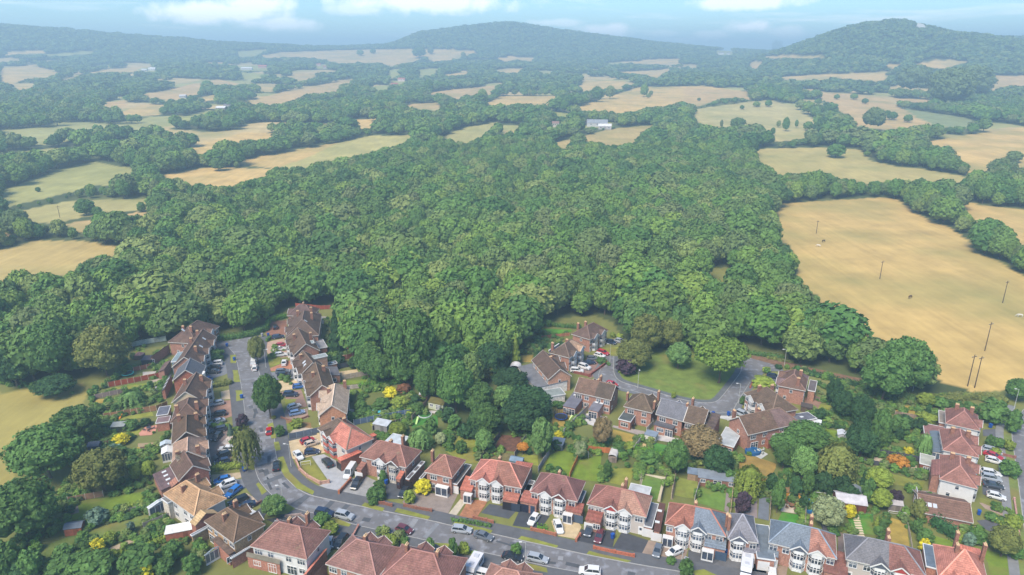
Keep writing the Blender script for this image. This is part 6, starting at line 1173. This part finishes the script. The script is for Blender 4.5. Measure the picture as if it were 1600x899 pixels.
frame_thing(1401,807,3.6,1.2,1,-14,(238,240,244),'white football goal on the long straw lawn','football_goal','goal')
frame_thing(1352,815,2.6,2.1,1.6,-12,(90,140,90),'green garden swing frame on the lawn with stepping stones','swing_frame','swing')
frame_thing(914,716,1.8,2.0,1.2,-20,(214,220,224),'white swing frame under the pale tree by the orange fence','swing_frame','swing')
frame_thing(1283,779,3.2,1.6,1,-10,(222,224,230),'white trellis frame behind the blue round pool','trellis','trellis')
def slide(px, py, rot, col, c2, label):
    X, Y = W(px, py); t = thing('garden_slide', label, 'slide', (X, Y, 0), math.radians(rot)); m = MB(); m.bar((0,0,.15),(0,2.4,1.3),.5,.08); ob('chute', m.mesh('chute', [M_WHITE]), t, col)
    m = MB(); m.bar((-.25,2.4,0),(-.25,2.4,1.4),.07,.07); m.bar((.25,2.4,0),(.25,2.4,1.4),.07,.07)
    for i in range(4): m.bar((-.25,2.4,.3+i*.3),(.25,2.4,.3+i*.3),.05,.05)
    ob('ladder', m.mesh('ladder', [M_WHITE]), t, c2)
slide(650,664,-8,(196,232,150),(226,120,70),'pale green garden slide on the bright lawn by the summerhouse'); slide(888,661,-30,(206,230,160),(160,190,120),'lime green garden slide beside the blue-edged trampoline')
slide(186,656,0,(236,150,46),(226,130,40),'orange plastic garden slide on the striped lawn of the left gardens')
def furniture(px, py, col, label, rot=0):
    X, Y = W(px, py); t = thing('garden_table', label, 'table', (X, Y, .1), rot); m = MB(); m.cyl((0,0), .65, .68, .74, 12); ob('table_top', m.mesh('table_top', [M_WHITE]), t, col); m = MB(); m.cyl((0,0), .06, 0, .68, 8); m.cyl((0,0), .3, 0, .05, 8); ob('leg', m.mesh('leg', [M_WHITE]), t, col)
    for i in range(4):
        a = PI/2*i+.4+rot; x, y = X+1.25*math.cos(a), Y+1.25*math.sin(a); c = thing('garden_chair', 'garden chair drawn up to the '+label[:label.index(' on')], 'chair', (x, y, .1), a+PI/2, 'garden chairs round the '+label[:label.index(' on')])
        m = MB(); m.box(-.25,.25,-.25,.25,.4,.46); ob('seat', m.mesh('seat', [M_WHITE]), c, col); m = MB(); m.box(-.25,.25,-.27,-.21,.46,.95); ob('backrest', m.mesh('backrest', [M_WHITE]), c, col)
        for sx in (-.22,.22):
            for sy in (-.22,.22): m = MB(); m.box(sx-.025,sx+.025,sy-.025,sy+.025,0,.4); ob('leg', m.mesh('leg', [M_WHITE]), c, col)
furniture(233,672,(70,74,86),'dark round table on the pink patio'); furniture(244,612,(206,206,214),'white round table on the pale terrace'); furniture(1236,793,(150,110,84),'brown round table on the cream patio'); furniture(918,655,(120,124,134),'grey round table on the white patio'); furniture(986,668,(66,66,72),'black round table on the paved terrace'); furniture(1186,707,(196,206,206),'pale round table on the light terrace'); furniture(1512,866,(226,226,230),'white round table on the flat-roof yard')
# ------------------------------------------------------------------ cars
def car_meshes(kind):
    # stations: x, half width, sill, belt ; glasshouse: x0..x3
    S = {'hatch': (4.0,.86,1.46,[(-2.0,.58,.55),(-1.95,.80,.88),(-1.2,.86,.94),(.55,.86,.92),(1.05,.85,.90),(1.85,.78,.70),(2.0,.6,.5)],(-1.9,-1.35,.25,1.0)),
         'estate': (4.6,.90,1.48,[(-2.3,.62,.6),(-2.25,.84,.92),(-1.4,.9,.96),(.6,.9,.94),(1.15,.88,.92),(2.1,.82,.74),(2.3,.62,.5)],(-2.15,-1.75,.3,1.15)),
         'suv': (4.5,.93,1.68,[(-2.25,.66,.7),(-2.2,.88,1.05),(-1.3,.93,1.08),(.6,.93,1.06),(1.15,.92,1.04),(2.1,.86,.92),(2.25,.68,.62)],(-2.1,-1.8,.35,1.15)),
         'saloon': (4.5,.88,1.42,[(-2.25,.62,.6),(-2.2,.82,.92),(-1.3,.88,.95),(.5,.88,.93),(1.0,.87,.91),(2.1,.8,.72),(2.25,.6,.5)],(-1.75,-1.0,.25,1.05)),
         'van': (5.2,.98,2.1,[(-2.6,.9,.9),(-2.58,.97,1.1),(-1.3,.98,1.12),(1.2,.98,1.12),(1.7,.97,1.1),(2.45,.9,.95),(2.6,.7,.6)],(-2.5,-2.45,1.1,1.85))}[kind]
    Lc, hw, H, st, gh = S; m = MB(); rings = []
    for x, w, b in st:
        bt = b; rings.append([(x,-w*.92,.22),(x,-w,.45),(x,-w*.98,bt*.82),(x,-w*.9,bt),(x,w*.9,bt),(x,w*.98,bt*.82),(x,w,.45),(x,w*.92,.22)])
    vs = [p for r in rings for p in r]; n = 8; fs = []
    for k in range(len(rings)-1):
        for i in range(n): a = k*n+i; b = k*n+(i+1)%n; fs.append((a, b, b+n, a+n)[::-1])
    fs += [tuple(range(n)), tuple(range((len(rings)-1)*n+n-1, (len(rings)-1)*n-1, -1))]; m.add(vs, fs)
    belt = st[2][2]; x0, x1, x2, x3 = gh; tw = hw*.72; bw = hw*.885
    van = kind == 'van'
    # roof panel and pillars
    m.slab([(x1-.05,-tw-.03,H),(x2+.05,-tw-.03,H),(x2+.05,tw+.03,H),(x1-.05,tw+.03,H)], .06)
    for (xa, xb) in ((x0,x1),(x3,x2)):
        for s in (-1,1): m.bar((xa, s*bw, belt-.02), (xb, s*tw, H-.03), .1, .09)
    xm = (x0+x3)/2-.1
    for s in (-1,1): m.bar((xm, s*(bw+.01), belt-.02), (xm, s*(tw+.01), H-.03), .1, .06)
    if van:
        m.add([(x0,-bw,belt),(.4,-bw,belt),(.4,bw,belt),(x0,bw,belt),(x1,-tw-.02,H-.02),(.4,-tw-.02,H-.02),(.4,tw+.02,H-.02),(x1,tw+.02,H-.02)], [(0,1,5,4),(2,3,7,6),(3,0,4,7),(4,5,6,7),(1,2,6,5)])
    body = m.mesh('body', [M_PAINT]); body.polygons.foreach_set('use_smooth', [False]*len(body.polygons))
    g = MB(); k = .97; gx0 = .35 if van else x0+.04
    g.add([(gx0,-bw*k,belt-.02),(x3-.04,-bw*k,belt-.02),(x3-.04,bw*k,belt-.02),(gx0,bw*k,belt-.02),(max(x1,gx0)+.02,-tw*k,H-.05),(x2-.02,-tw*k,H-.05),(x2-.02,tw*k,H-.05),(max(x1,gx0)+.02,tw*k,H-.05)], [(3,2,1,0),(4,5,6,7),(0,1,5,4),(1,2,6,5),(2,3,7,6),(3,0,4,7)])
    glass = g.mesh('cabin_glass', [M_GLASS])
    r = .36 if kind in ('suv','van') else .32; w = MB(); n = 14
    vs = [(r*math.cos(2*PI*i/n), y, r*math.sin(2*PI*i/n)) for y in (-.1,.1) for i in range(n)]; w.add(vs, [(i,(i+1)%n,n+(i+1)%n,n+i) for i in range(n)]+[tuple(range(n-1,-1,-1)), tuple(range(n,2*n))], 0)
    for y, sg in ((-.105,-1),(.105,1)):
        vs = [(r*.6*math.cos(2*PI*i/n), y, r*.6*math.sin(2*PI*i/n)) for i in range(n)]; w.add(vs, [tuple(range(n)) if sg < 0 else tuple(range(n-1,-1,-1))], 1)
    wheel = w.mesh('wheel', [M_TYRE2, M_RIM])
    h = MB(); h.box(-.06,.06,-.2,.2,-.07,.07); hl = h.mesh('headlight', [M_LAMP]); tl = h.mesh('tail_light', [M_TAIL])
    return dict(body=body, glass=glass, wheel=wheel, hl=hl, tl=tl, L=Lc, hw=hw, r=r, st=st)
M_TYRE2 = mat('tyre_rubber', .85, 1, 0, src=[(40,40,44)]); M_RIM = mat('rim', .4, 1, 0, src=[(170,174,180)], metal=.6); M_LAMP = mat('lamp_glass', .15, 1, 0, src=[(220,224,230)]); M_TAIL = mat('tail_lens', .3, 1, 0, src=[(150,30,30)])
CM = {k: car_meshes(k) for k in ('hatch','estate','suv','saloon','van')}
KNAME = {'hatch':'hatchback','estate':'estate car','suv':'off-road car','saloon':'saloon car','van':'van'}
CC = {'white':(234,236,240),'black':(40,44,52),'silver':(176,184,196),'grey':(110,118,130),'dark blue':(40,54,86),'blue':(50,110,190),'red':(190,36,48),'light blue':(130,160,206),'cream':(214,196,180),'dark grey':(70,76,88),'teal':(90,140,160),'maroon':(110,56,66),'bright blue':(44,120,206)}
def car(px, py, dx, dy, colr, kind, where=None, z=.06):
    X, Y = W(px, py, .7); a, b = Vector(W(px, py)), Vector(W(px+dx, py+dy)); r = math.atan2((b-a).y, (b-a).x); m = CM[kind]
    lb = f"{colr} {KNAME[kind]} "+(where or f"parked in front of {near(X, Y)}")
    t = thing('parked_van' if kind == 'van' else 'parked_car', lb, 'van' if kind == 'van' else 'car', (X, Y, z), r, 'parked cars and vans'); auto(t, lb, px, None)
    ob('body', m['body'], t, CC[colr]); ob('cabin_glass', m['glass'], t, (46,54,66))
    for sx in (-.62, .64):
        for s in (-1, 1): ob('wheel', m['wheel'], t, None, (sx*m['L']/2, s*(m['hw']-.1), m['r']))
    for s in (-1, 1):
        ob('headlight', m['hl'], t, None, (m['L']/2-.1, s*m['hw']*.68, .62)); ob('tail_light', m['tl'], t, None, (-m['L']/2+.04, s*m['hw']*.7, .74))
    return t
ON = 'standing on the road beside '
for c in [(337,568,-10,1,'white','suv'),(333.3,574.5,-10,.5,'black','estate'),(332.4,580.5,-10,.5,'dark grey','saloon'),(322,594,-5,2,'bright blue','hatch'),(339,630,-10,2,'silver','hatch'),(341,646.6,-10,1.5,'black','estate'),
 (339,659,-9,3,'silver','saloon'),(341,671,-10,2,'dark grey','estate'),(339,682,-5,5,'black','hatch'),(355,701,-10,0,'white','estate'),(346.6,712.5,-9,3,'black','suv'),(347.5,720.8,-9,2,'dark blue','hatch'),(347,749.7,-9,2,'bright blue','hatch'),(354.5,757,-9,3,'white','suv'),(364.6,767.5,-9,7,'bright blue','estate'),
 (372.5,781.5,-10,4,'black','estate'),(384,789.6,-10,3,'dark blue','saloon'),(385.5,799.5,9,2,'white','hatch'),(487.5,705.5,9,-1,'dark blue','hatch'),(480.5,687.8,9,-3,'red','hatch'),(486.8,692.6,9,-3,'cream','hatch'),(466,711,6,8,'white','saloon'),
 (430,510.5,0,-4,'black','hatch'),(434.6,526,10,-1.5,'dark blue','estate'),(440,538.8,8,-1,'red','hatch'),(436.5,545,9,-1,'white','estate'),(438.3,553.8,9,-1,'white','estate'),(444,566,2,-10,'white','saloon'),(441.5,579.8,10,-1,'grey','estate'),(444,586,10,-1,'black','suv'),(467,603.5,9,-1,'blue','hatch'),(454,616,10,0,'dark blue','suv'),
 (459.5,634.5,10,-3,'white','hatch'),(464,644.5,10,-2,'light blue','estate'),(511.6,722.6,-6,-7,'black','suv'),(547,737,-6,9,'white','van'),(557,755,-6,9,'black','estate'),(631,769,-6,9,'black','hatch'),(532,845,-7,9,'black','estate'),(514,849,-3,9,'silver','hatch'),(441,822.5,8,-3,'light blue','hatch'),(635.5,873,-5,9,'silver','saloon'),
 (688,866,8,3,'black','hatch'),(834,811,-6,8,'white','hatch'),(872.5,822,3,9,'white','saloon'),(920,828,-3,9,'dark grey','hatch'),(936.5,837,-3,9,'maroon','saloon'),(1027.5,860,-3,9,'grey','hatch'),(1054,862,-9,4,'white','hatch'),(1206.5,893,0,-9,'white','hatch'),(719,884,8,-3,'teal','hatch'),(759,897,8,2,'white','estate'),
 (955,534.5,8,2,'dark blue','hatch'),(968.5,532.5,8,2,'silver','hatch'),(942.5,550.5,8,2.5,'red','estate'),(937,555,8,2,'white','hatch'),(925.6,559.5,8,0,'grey','hatch'),(921,566.5,8,-1,'dark blue','saloon'),(913.3,573.2,8,2.5,'white','suv'),(901.5,579,8,.5,'white','suv'),(1209,588,8,1,'dark blue','estate'),(1185.5,627.8,8,2.5,'white','suv'),(1161,647.5,7,3,'silver','suv'),
 (1550.3,703.5,8,2,'silver','estate'),(1552.5,711.8,8,3,'red','saloon'),(1553.4,719.5,8,2,'white','hatch'),(1548.6,738.5,8,1.5,'white','estate'),(1549,747,8,1.5,'silver','suv'),(1552.4,758,8,1.5,'dark grey','saloon'),(1557,775,8,2,'white','hatch')]: car(*c)
for c in [(396.5,566,2,-9,'white','van','standing half on the pavement of the left street'),(398,574.5,2,-9,'white','hatch','standing just behind the white van on the left street'),(410.5,629,1,9,'white','saloon','standing under the street tree of the left street'),(420.4,672.5,1,-9,'red','hatch','standing on the left street opposite the weeping tree'),(431.7,727,1,-9,'black','saloon','driving down the left street above the bend'),
 (507,801.5,9,1.5,'dark blue','suv','standing at the lower kerb just after the bend'),(538.5,805.5,9,2,'silver','suv','standing at the lower kerb behind the dark blue off-road car'),(721.5,827,9,1,'silver','estate','standing at the upper kerb of the curving road, half on the verge'),(755.5,837,9,3,'grey','saloon','standing at the upper kerb ahead of the silver estate car'),
 (801,869.5,9,2,'black','saloon','standing at the lower kerb of the curving road'),(840,872,9,2,'silver','estate','standing at the lower kerb ahead of the black saloon'),(921.5,892.5,-9,-1,'white','suv','driving on the road near the bottom edge'),(956,600,8,2,'red','hatch','standing on the road at the left end of the green'),(632,827,9,3,'maroon','hatch','standing at the upper kerb below the brown gravel drive')]: car(*c)
# caravan-like white motorhome at the bottom
def camper(px, py, dx, dy, label):
    X, Y = W(px, py, 1); a, b = Vector(W(px, py)), Vector(W(px+dx, py+dy)); r = math.atan2((b-a).y, (b-a).x); t = thing('motorhome', label, 'motorhome', (X, Y, .05), r)
    m = MB(); m.box(-3.2,1.6,-1.1,1.1,.5,2.7); m.add([(1.6,-1.05,.4),(3.2,-1.0,.4),(3.2,1.0,.4),(1.6,1.05,.4),(1.6,-1.05,2.6),(2.3,-1.0,1.5),(2.3,1.0,1.5),(1.6,1.05,2.6),(3.2,-1,1.1),(3.2,1,1.1)], [(0,1,8,5,4),(3,7,6,9,2),(1,2,9,8),(8,9,6,5),(5,6,7,4),(0,3,2,1)]); ob('body', m.mesh('body', [M_WHITE]), t, (226,228,238))
    m = MB(); m.box(-2.6,-.6,-1.13,1.13,1.5,2.1); m.box(1.7,2.2,-1.08,1.08,1.45,1.9); ob('side_glass', m.mesh('side_glass', [M_GLASS]), t, (60,66,80))
    m = MB(); m.box(-2.4,-1.4,-.5,.5,2.7,2.85); m.box(.1,.8,-.4,.4,2.7,2.85); ob('roof_vent', m.mesh('roof_vent', [M_WHITE]), t, (200,204,216))
    for sx in (-1.9, 2.3):
        for s in (-1,1): ob('wheel', CM['van']['wheel'], t, None, (sx, s*.95, .36))
camper(739,889,-6,10,'long white motorhome parked between two bottom-edge houses')
# covered white car shape
camper(1166,889,-1,9,'long white vehicle parked in front of the detached grey slate-roofed house')
# ------------------------------------------------------------------ lamp posts, bins, poles
LPm = mk(lambda m: (m.cyl((0,0), .11, 0, 1.2, 8, .09), m.cyl((0,0), .075, 1.2, 6.6, 8, .05), m.bar((0,0,6.5),(-.9,0,6.75),.07,.07)), 'column', [M_PLAIN]); LHm = mk(lambda m: m.box(-1.35,-.75,-.13,.13,6.66,6.8), 'lamp_head', [M_WHITE])
for x, y, r, l in [(444,798,0,'street lamp on the grass beside the bright green bush at the bend'),(953,566,0,'street lamp at the left end of the cul-de-sac'),(996.5,607,PI/2,'street lamp on the lower edge of the green'),(1153.7,631,0,'street lamp at the right-hand corner of the green'),(1225,575,0,'street lamp at the top of the brown track'),(415.8,575,PI,'street lamp beside the front gardens of the second row'),
 (1065,880,0,'street lamp at the bottom beside the wide dark drive'),(455,730,0,'wooden-coloured post beside the cream drive entrance'),(1426,612,0,'street lamp rising from the scrub by the big field'),(821,890,0,'street lamp beside the parked silver estate at the bottom'),(1584,640,0,'street lamp by the top of the right-hand road')]:
    X, Y = W(x, y); t = thing('street_lamp', l, 'street lamp', (X, Y, .1), r); ob('column', LPm, t, (196,200,198)); ob('lamp_head', LHm, t, (226,228,228))
BNm = mk(lambda m: m.add([(-.24,-.27,.08),(.24,-.27,.08),(.24,.27,.08),(-.24,.27,.08),(-.29,-.33,1.0),(.29,-.33,1.0),(.29,.33,1.0),(-.29,.33,1.0)], [(3,2,1,0),(4,5,6,7),(0,1,5,4),(1,2,6,5),(2,3,7,6),(3,0,4,7)]), 'bin_body', [M_WHITE])
BLm = mk(lambda m: (m.box(-.31,.31,-.36,.34,1.0,1.08), m.box(-.26,.26,.33,.42,.9,1.0)), 'lid', [M_WHITE])
for x, y, c, l in [(355,542,'b','by the turning head'),(366.5,564,'b','on the grass strip of the left street'),(378,623,'b','on the lower grass strip of the left street'),(419.5,526,'b','by the forecourt hedge at the far end'),(382,737,'b','beside the pavement under the weeping tree'),(603.7,757,'b','on the dark drive beside the clipped column bush'),(682,763,'b','beside the white glazed porch'),
 (1138,650,'b','on the white forecourt at the corner of the green'),(1114,650,'b','on the pavement below the green'),(1547,669,'b','in front of the farthest house of the right-hand column'),(1528.7,805,'b','beside the low brown bungalow'),(1134,868,'b','beside the detached grey slate-roofed house'),(957,842,'b','near the round flower bed'),(447,594,'b','beside the black off-road car'),(549,744,'g','beside the white van'),(1072,880,'g','by the lamp post at the bottom'),(410,526,'g','at the far end by the blue bin')]:
    X, Y = W(x, y); cn, cl = ('blue', (36,90,180)) if c == 'b' else ('grey', (170,176,184)); t = thing('wheelie_bin', f'{cn} wheelie bin {l}', 'wheelie bin', (X, Y, .1), random.uniform(0,6)); s = 1.15; t.scale = (s,s,s); ob('bin_body', BNm, t, cl); ob('lid', BLm, t, cl)
    for sx in (-1,1): m = MB(); m.cyl((sx*.2,.3), .09, 0, .18, 8); ob('wheel', m.mesh('wheel', [M_TYRE2]), t)
for x, y, h, l in [(1275,367,8,'thin telegraph pole at the far left of the straw field'),(1374.4,437,9,'telegraph pole with a crossarm in the middle of the straw field'),(1565.6,477,10,'banded telegraph pole near the right edge of the straw field'),(1538,551,11,'tall telegraph pole at the lower right of the straw field'),(1587,413,9,'telegraph pole in the right-hand hedge'),(1510,611,11,'left pole of the pair at the scrub edge'),(1521,613,11,'right pole of the pair at the scrub edge'),(1395,486-27,.1,''),(94,342,8,'thin telegraph pole in the left fields')]:
    if not l: continue
    X, Y, Z = T(x, y); m = MB(); m.cyl((0,0), .17, 0, h, 8, .11); t = thing('telegraph_pole', l, 'pole', (X, Y, Z), .4); ob('pole', m.mesh('pole', [M_WOOD]), t, (96,80,70)); m = MB(); m.box(-1.1,1.1,-.07,.07,h-.8,h-.62)
    ob('crossarm', m.mesh('crossarm', [M_WOOD]), t, (104,88,76)); m = MB(); [m.cyl((s*.95,0), .07, h-.62, h-.4, 6) for s in (-1,0,1)]; ob('insulator', m.mesh('insulator', [M_WHITE]), t, (206,206,206))
def horse(px, py, rot, col, label):
    X, Y, Z = T(px, py); me = bpy.data.meshes.new('horse'); J = [(0,0,1.25,.30),(.45,0,1.25,.31),(-.45,0,1.27,.31),(-.75,0,1.28,.24),(.75,0,1.35,.22),(1.05,0,1.15,.14),(1.4,0,.7,.12),(1.62,0,.35,.08),(-.95,0,1.2,.09),(-1.02,0,.8,.06)]
    V = [j[:3] for j in J]; R = [j[3] for j in J]; E = [(0,1),(0,2),(2,3),(1,4),(4,5),(5,6),(6,7),(3,8),(8,9)]
    for bx, root in ((.62,1),(-.72,3)):
        for s in (-1,1):
            k = len(V); bend = .05 if bx > 0 else -.12
            V += [(bx, s*.2, 1.0), (bx+bend*.4, s*.2, .62 if bx < 0 else .58), (bx, s*.2, .12), (bx+.06, s*.2, .03)]; R += [.14,.075,.05,.07]; E += [(root,k),(k,k+1),(k+1,k+2),(k+2,k+3)]
    me.from_pydata(V, E, []); o = bpy.data.objects.new('horse', me); COL.objects.link(o); md = o.modifiers.new('skin', 'SKIN')
    for i, r in enumerate(R): me.skin_vertices[0].data[i].radius = (r, r)
    me.skin_vertices[0].data[0].use_root = True; o.modifiers.new('sub', 'SUBSURF').levels = 1
    dg = bpy.context.evaluated_depsgraph_get(); dg.update(); m2 = bpy.data.meshes.new_from_object(o.evaluated_get(dg)); m2.materials.clear(); m2.materials.append(M_PLAIN); bpy.data.objects.remove(o)
    thing('horse', label, 'horse', (X, Y, Z), rot, me=m2, col=col)
horse(1286,381,.4,(60,44,40),'dark horse grazing beside a white one in the straw field'); horse(1278.6,387,2.6,(226,220,214),'white horse grazing at the far left of the straw field'); horse(1421.5,467,.5,(84,58,50),'brown horse grazing alone in the middle of the straw field'); horse(1592.4,499,2.8,(222,218,212),'white horse grazing at the right edge of the straw field')
# ------------------------------------------------------------------ single trees in the fields and farm buildings
FTN = 0
LFT = [(135,338,30,26),(152,338,16,14),(30,372,42,44),(222,332,14,16),(342,268,24,20),(1305,248,28,22),(1583,255,24,14),(1563,282,44,26),(1585,320,30,30),(560,105,10,8),(563,88,12,8),(583,85,10,7),(655,92,22,14),(673,85,10,10),(724,90,8,8),
 (1182,168,12,9),(1200,168,11,11),(1127,200,5,12),(1152,203,24,16),(1216,200,7,11),(1227,206,11,22),(1244,200,6,12),(1262,204,16,14),(1207,212,8,12),(1159,172,7,7),(1307,156,9,8),(1334,156,12,9),(1351,163,10,9),(1363,205,34,36),(1393,188,16,13),(1418,192,14,12),(1386,182,10,9),(1092,158,6,5),
 (1006,152,13,20),(953,155,16,20),(932,160,20,24),(1013,154,8,8),(1017,150,6,8),(678,160,4,6),(754,160,16,20),(670,150,16,24),(1215,68,17,18),(1242,64,14,14),(1425,150,56,46),(1480,170,70,62),(1510,158,70,50),(440,185,12,10),(60,300,8,8),(325,142,20,14),(1110,212,8,10),(600,160,10,10)]
SMALLF = [(c[0],c[1]) for c in []]
for x, y, w, h in LFT:
    X, Y, Z = T(x, y); dep = Y*cP-(Z-CH)*sP; ww = w*dep/FOC; hh = max(h, w*.75)*dep/FOC
    side = 'left' if x < 530 else ('middle' if x < 1060 else 'right'); dist = 'far' if y < 130 else 'nearer'
    kd = 'broad round' if w > 30 else ('thin upright' if h > w*1.5 else 'small round'); lb = f"{kd} field tree alone in the {dist} {side} of the view"
    o = thing('field_tree', lb, 'tree', (X, Y, Z-.3), random.uniform(0,6), me=random.choice(WT) if w < 34 else CR['broad'][FTN % 5], col=(124,148,96)); o.scale = (ww, ww, hh); FTN += 1; auto(o, lb, x, f"{kd} trees alone in the {dist} {side} fields")
def farm(px, py, w, d, h, rot, roof, wall, label, k='barn'):
    X, Y, Z = T(px, py); t = thing(k, label, 'barn' if k == 'barn' else 'house', (X, Y, Z-1.0), math.radians(rot)); h += 1.0; m = MB(); m.box(-w/2+.2, w/2-.2, .2, d-.2, 0, h); ob('wall', m.mesh('wall', [M_REND]), t, wall)
    rb, cp, zr, P = roof_mb(-w/2, w/2, 0, d, h, math.radians(28), 'x', 'gable', 'gable'); ob('roof', rb.mesh('roof', [M_FELT]), t, roof); g = MB(); tn = math.tan(math.radians(28))
    for X_ in (-w/2+.2, w/2-.3): g.add([(X_,.2,h),(X_,d-.2,h),(X_,d/2,h+(d/2-.2)*tn),(X_+.1,.2,h),(X_+.1,d-.2,h),(X_+.1,d/2,h+(d/2-.2)*tn)], [(0,2,1),(3,4,5),(0,1,4,3),(1,2,5,4),(2,0,3,5)])
    ob('gable', g.mesh('gable', [M_REND]), t, wall)
    for i in range(3): window(t, -w*.3+i*w*.3, .18, h-2.2, 0, 1.6, 1.3, 2)
for a in [(933,199,26,14,5,-8,(150,156,166),(206,206,210),'long grey-roofed barn at the farm beyond the wood'),(945,203,16,10,4,-8,(226,226,230),(196,190,190),'white-roofed barn right of the long grey barn'),(921,196,12,9,4,10,(104,92,96),(206,200,196),'dark-roofed barn left of the long grey barn'),(868,200,9,8,5,0,(150,120,110),(220,214,206),'cottage among trees left of the far farm','house'),
 (1127,86,22,9,7,6,(150,140,140),(246,246,248),'white house on the ridge left of the right-hand hill','house'),(1138,86,14,8,6,-10,(150,140,140),(240,240,242),'smaller white house beside the one on the ridge','house'),(627,128,18,10,6,0,(186,120,110),(236,214,210),'pink farmhouse in the middle distance','house'),(617,134,16,8,4,20,(190,110,96),(200,140,120),'red-roofed barn left of the pink farmhouse'),
 (410,107,24,11,6,5,(196,112,100),(206,160,150),'red-roofed farmhouse in the left distance','house'),(385,110,30,12,5,5,(226,228,232),(210,210,214),'white barn left of the red-roofed farmhouse'),(237,111,20,12,5,-6,(232,234,238),(220,220,224),'white shed group at the far left, right-hand one'),(225,112,14,10,4,10,(222,224,230),(210,212,216),'white shed group at the far left, left-hand one'),
 (344,173,16,9,4,-12,(228,230,234),(150,140,140),'white-roofed shed beside the dark trees at the left'),(354,169,12,8,4,-12,(120,116,122),(196,196,200),'dark-roofed shed right of the white-roofed one'),(498,104,14,9,6,0,(190,120,104),(214,190,180),'small red-roofed cottage in the far left-centre fields','house'),(508,108,12,9,6,12,(180,130,120),(220,206,196),'cottage right of the small red-roofed one','house'),
 (285,154,12,8,4,0,(214,214,220),(190,190,196),'pale shed in the hedge at the left'),(920,182,.1,.1,.1,0,(0,0,0),(0,0,0),'')]:
    if a[8]: farm(*a)
# the pale quarry face on the right-hand hill
X, Y = 1120.0*.985, 2005.0*.985; Z = float(terr(X, Y))+3; mb = MB(); mb.add([(-14,0,-3),(16,2,-12),(14,3,-6),(4,2,3),(-10,1,6),(-14,4,-3),(16,6,-12),(14,7,-6),(4,6,3),(-10,5,6)], [(0,1,2,3,4),(9,8,7,6,5),(0,5,6,1),(1,6,7,2),(2,7,8,3),(3,8,9,4),(4,9,5,0)])
thing('quarry_face', 'bare white rock face near the top of the right-hand hill', 'rock face', (X, Y-10, Z+11), me=mb.mesh('quarry_face', [M_REND]), col=(240,238,236))
# ------------------------------------------------------------------ finish the labels
RANK = ['first','second','third','fourth','fifth','sixth']
gr = {}
for o, b, px, g in AUTO: gr.setdefault(b, []).append((px, o, g))
for b, l in gr.items():
    l.sort(key=lambda e: e[0]); n = len(l)
    if n == 1: continue
    for i, (px, o, g) in enumerate(l):
        if n == 2: o['label'] = ('left-hand ', 'right-hand ')[i]+b
        elif n == 3: o['label'] = ('leftmost ', 'middle ', 'rightmost ')[i]+b
        elif n <= 6: o['label'] = b+', '+RANK[i]+' from the left'
        elif g: o['group'] = g
# ------------------------------------------------------------------ haze
hb = MB(); hb.box(-5200, 5200, -400, 7900, min(-2, ZMIN-1), 256)
hm = bpy.data.materials.new('haze'); hm.use_nodes = True; t = hm.node_tree; t.nodes.clear()
pv = N(t, 'ShaderNodeVolumePrincipled'); pv.inputs['Color'].default_value = (.54, .80, 1.0, 1); pv.inputs['Density'].default_value = HAZE; pv.inputs['Anisotropy'].default_value = .1
mo = N(t, 'ShaderNodeOutputMaterial'); t.links.new(pv.outputs[0], mo.inputs['Volume'])
struct('haze', hb.mesh('haze', [hm]), kind='stuff')
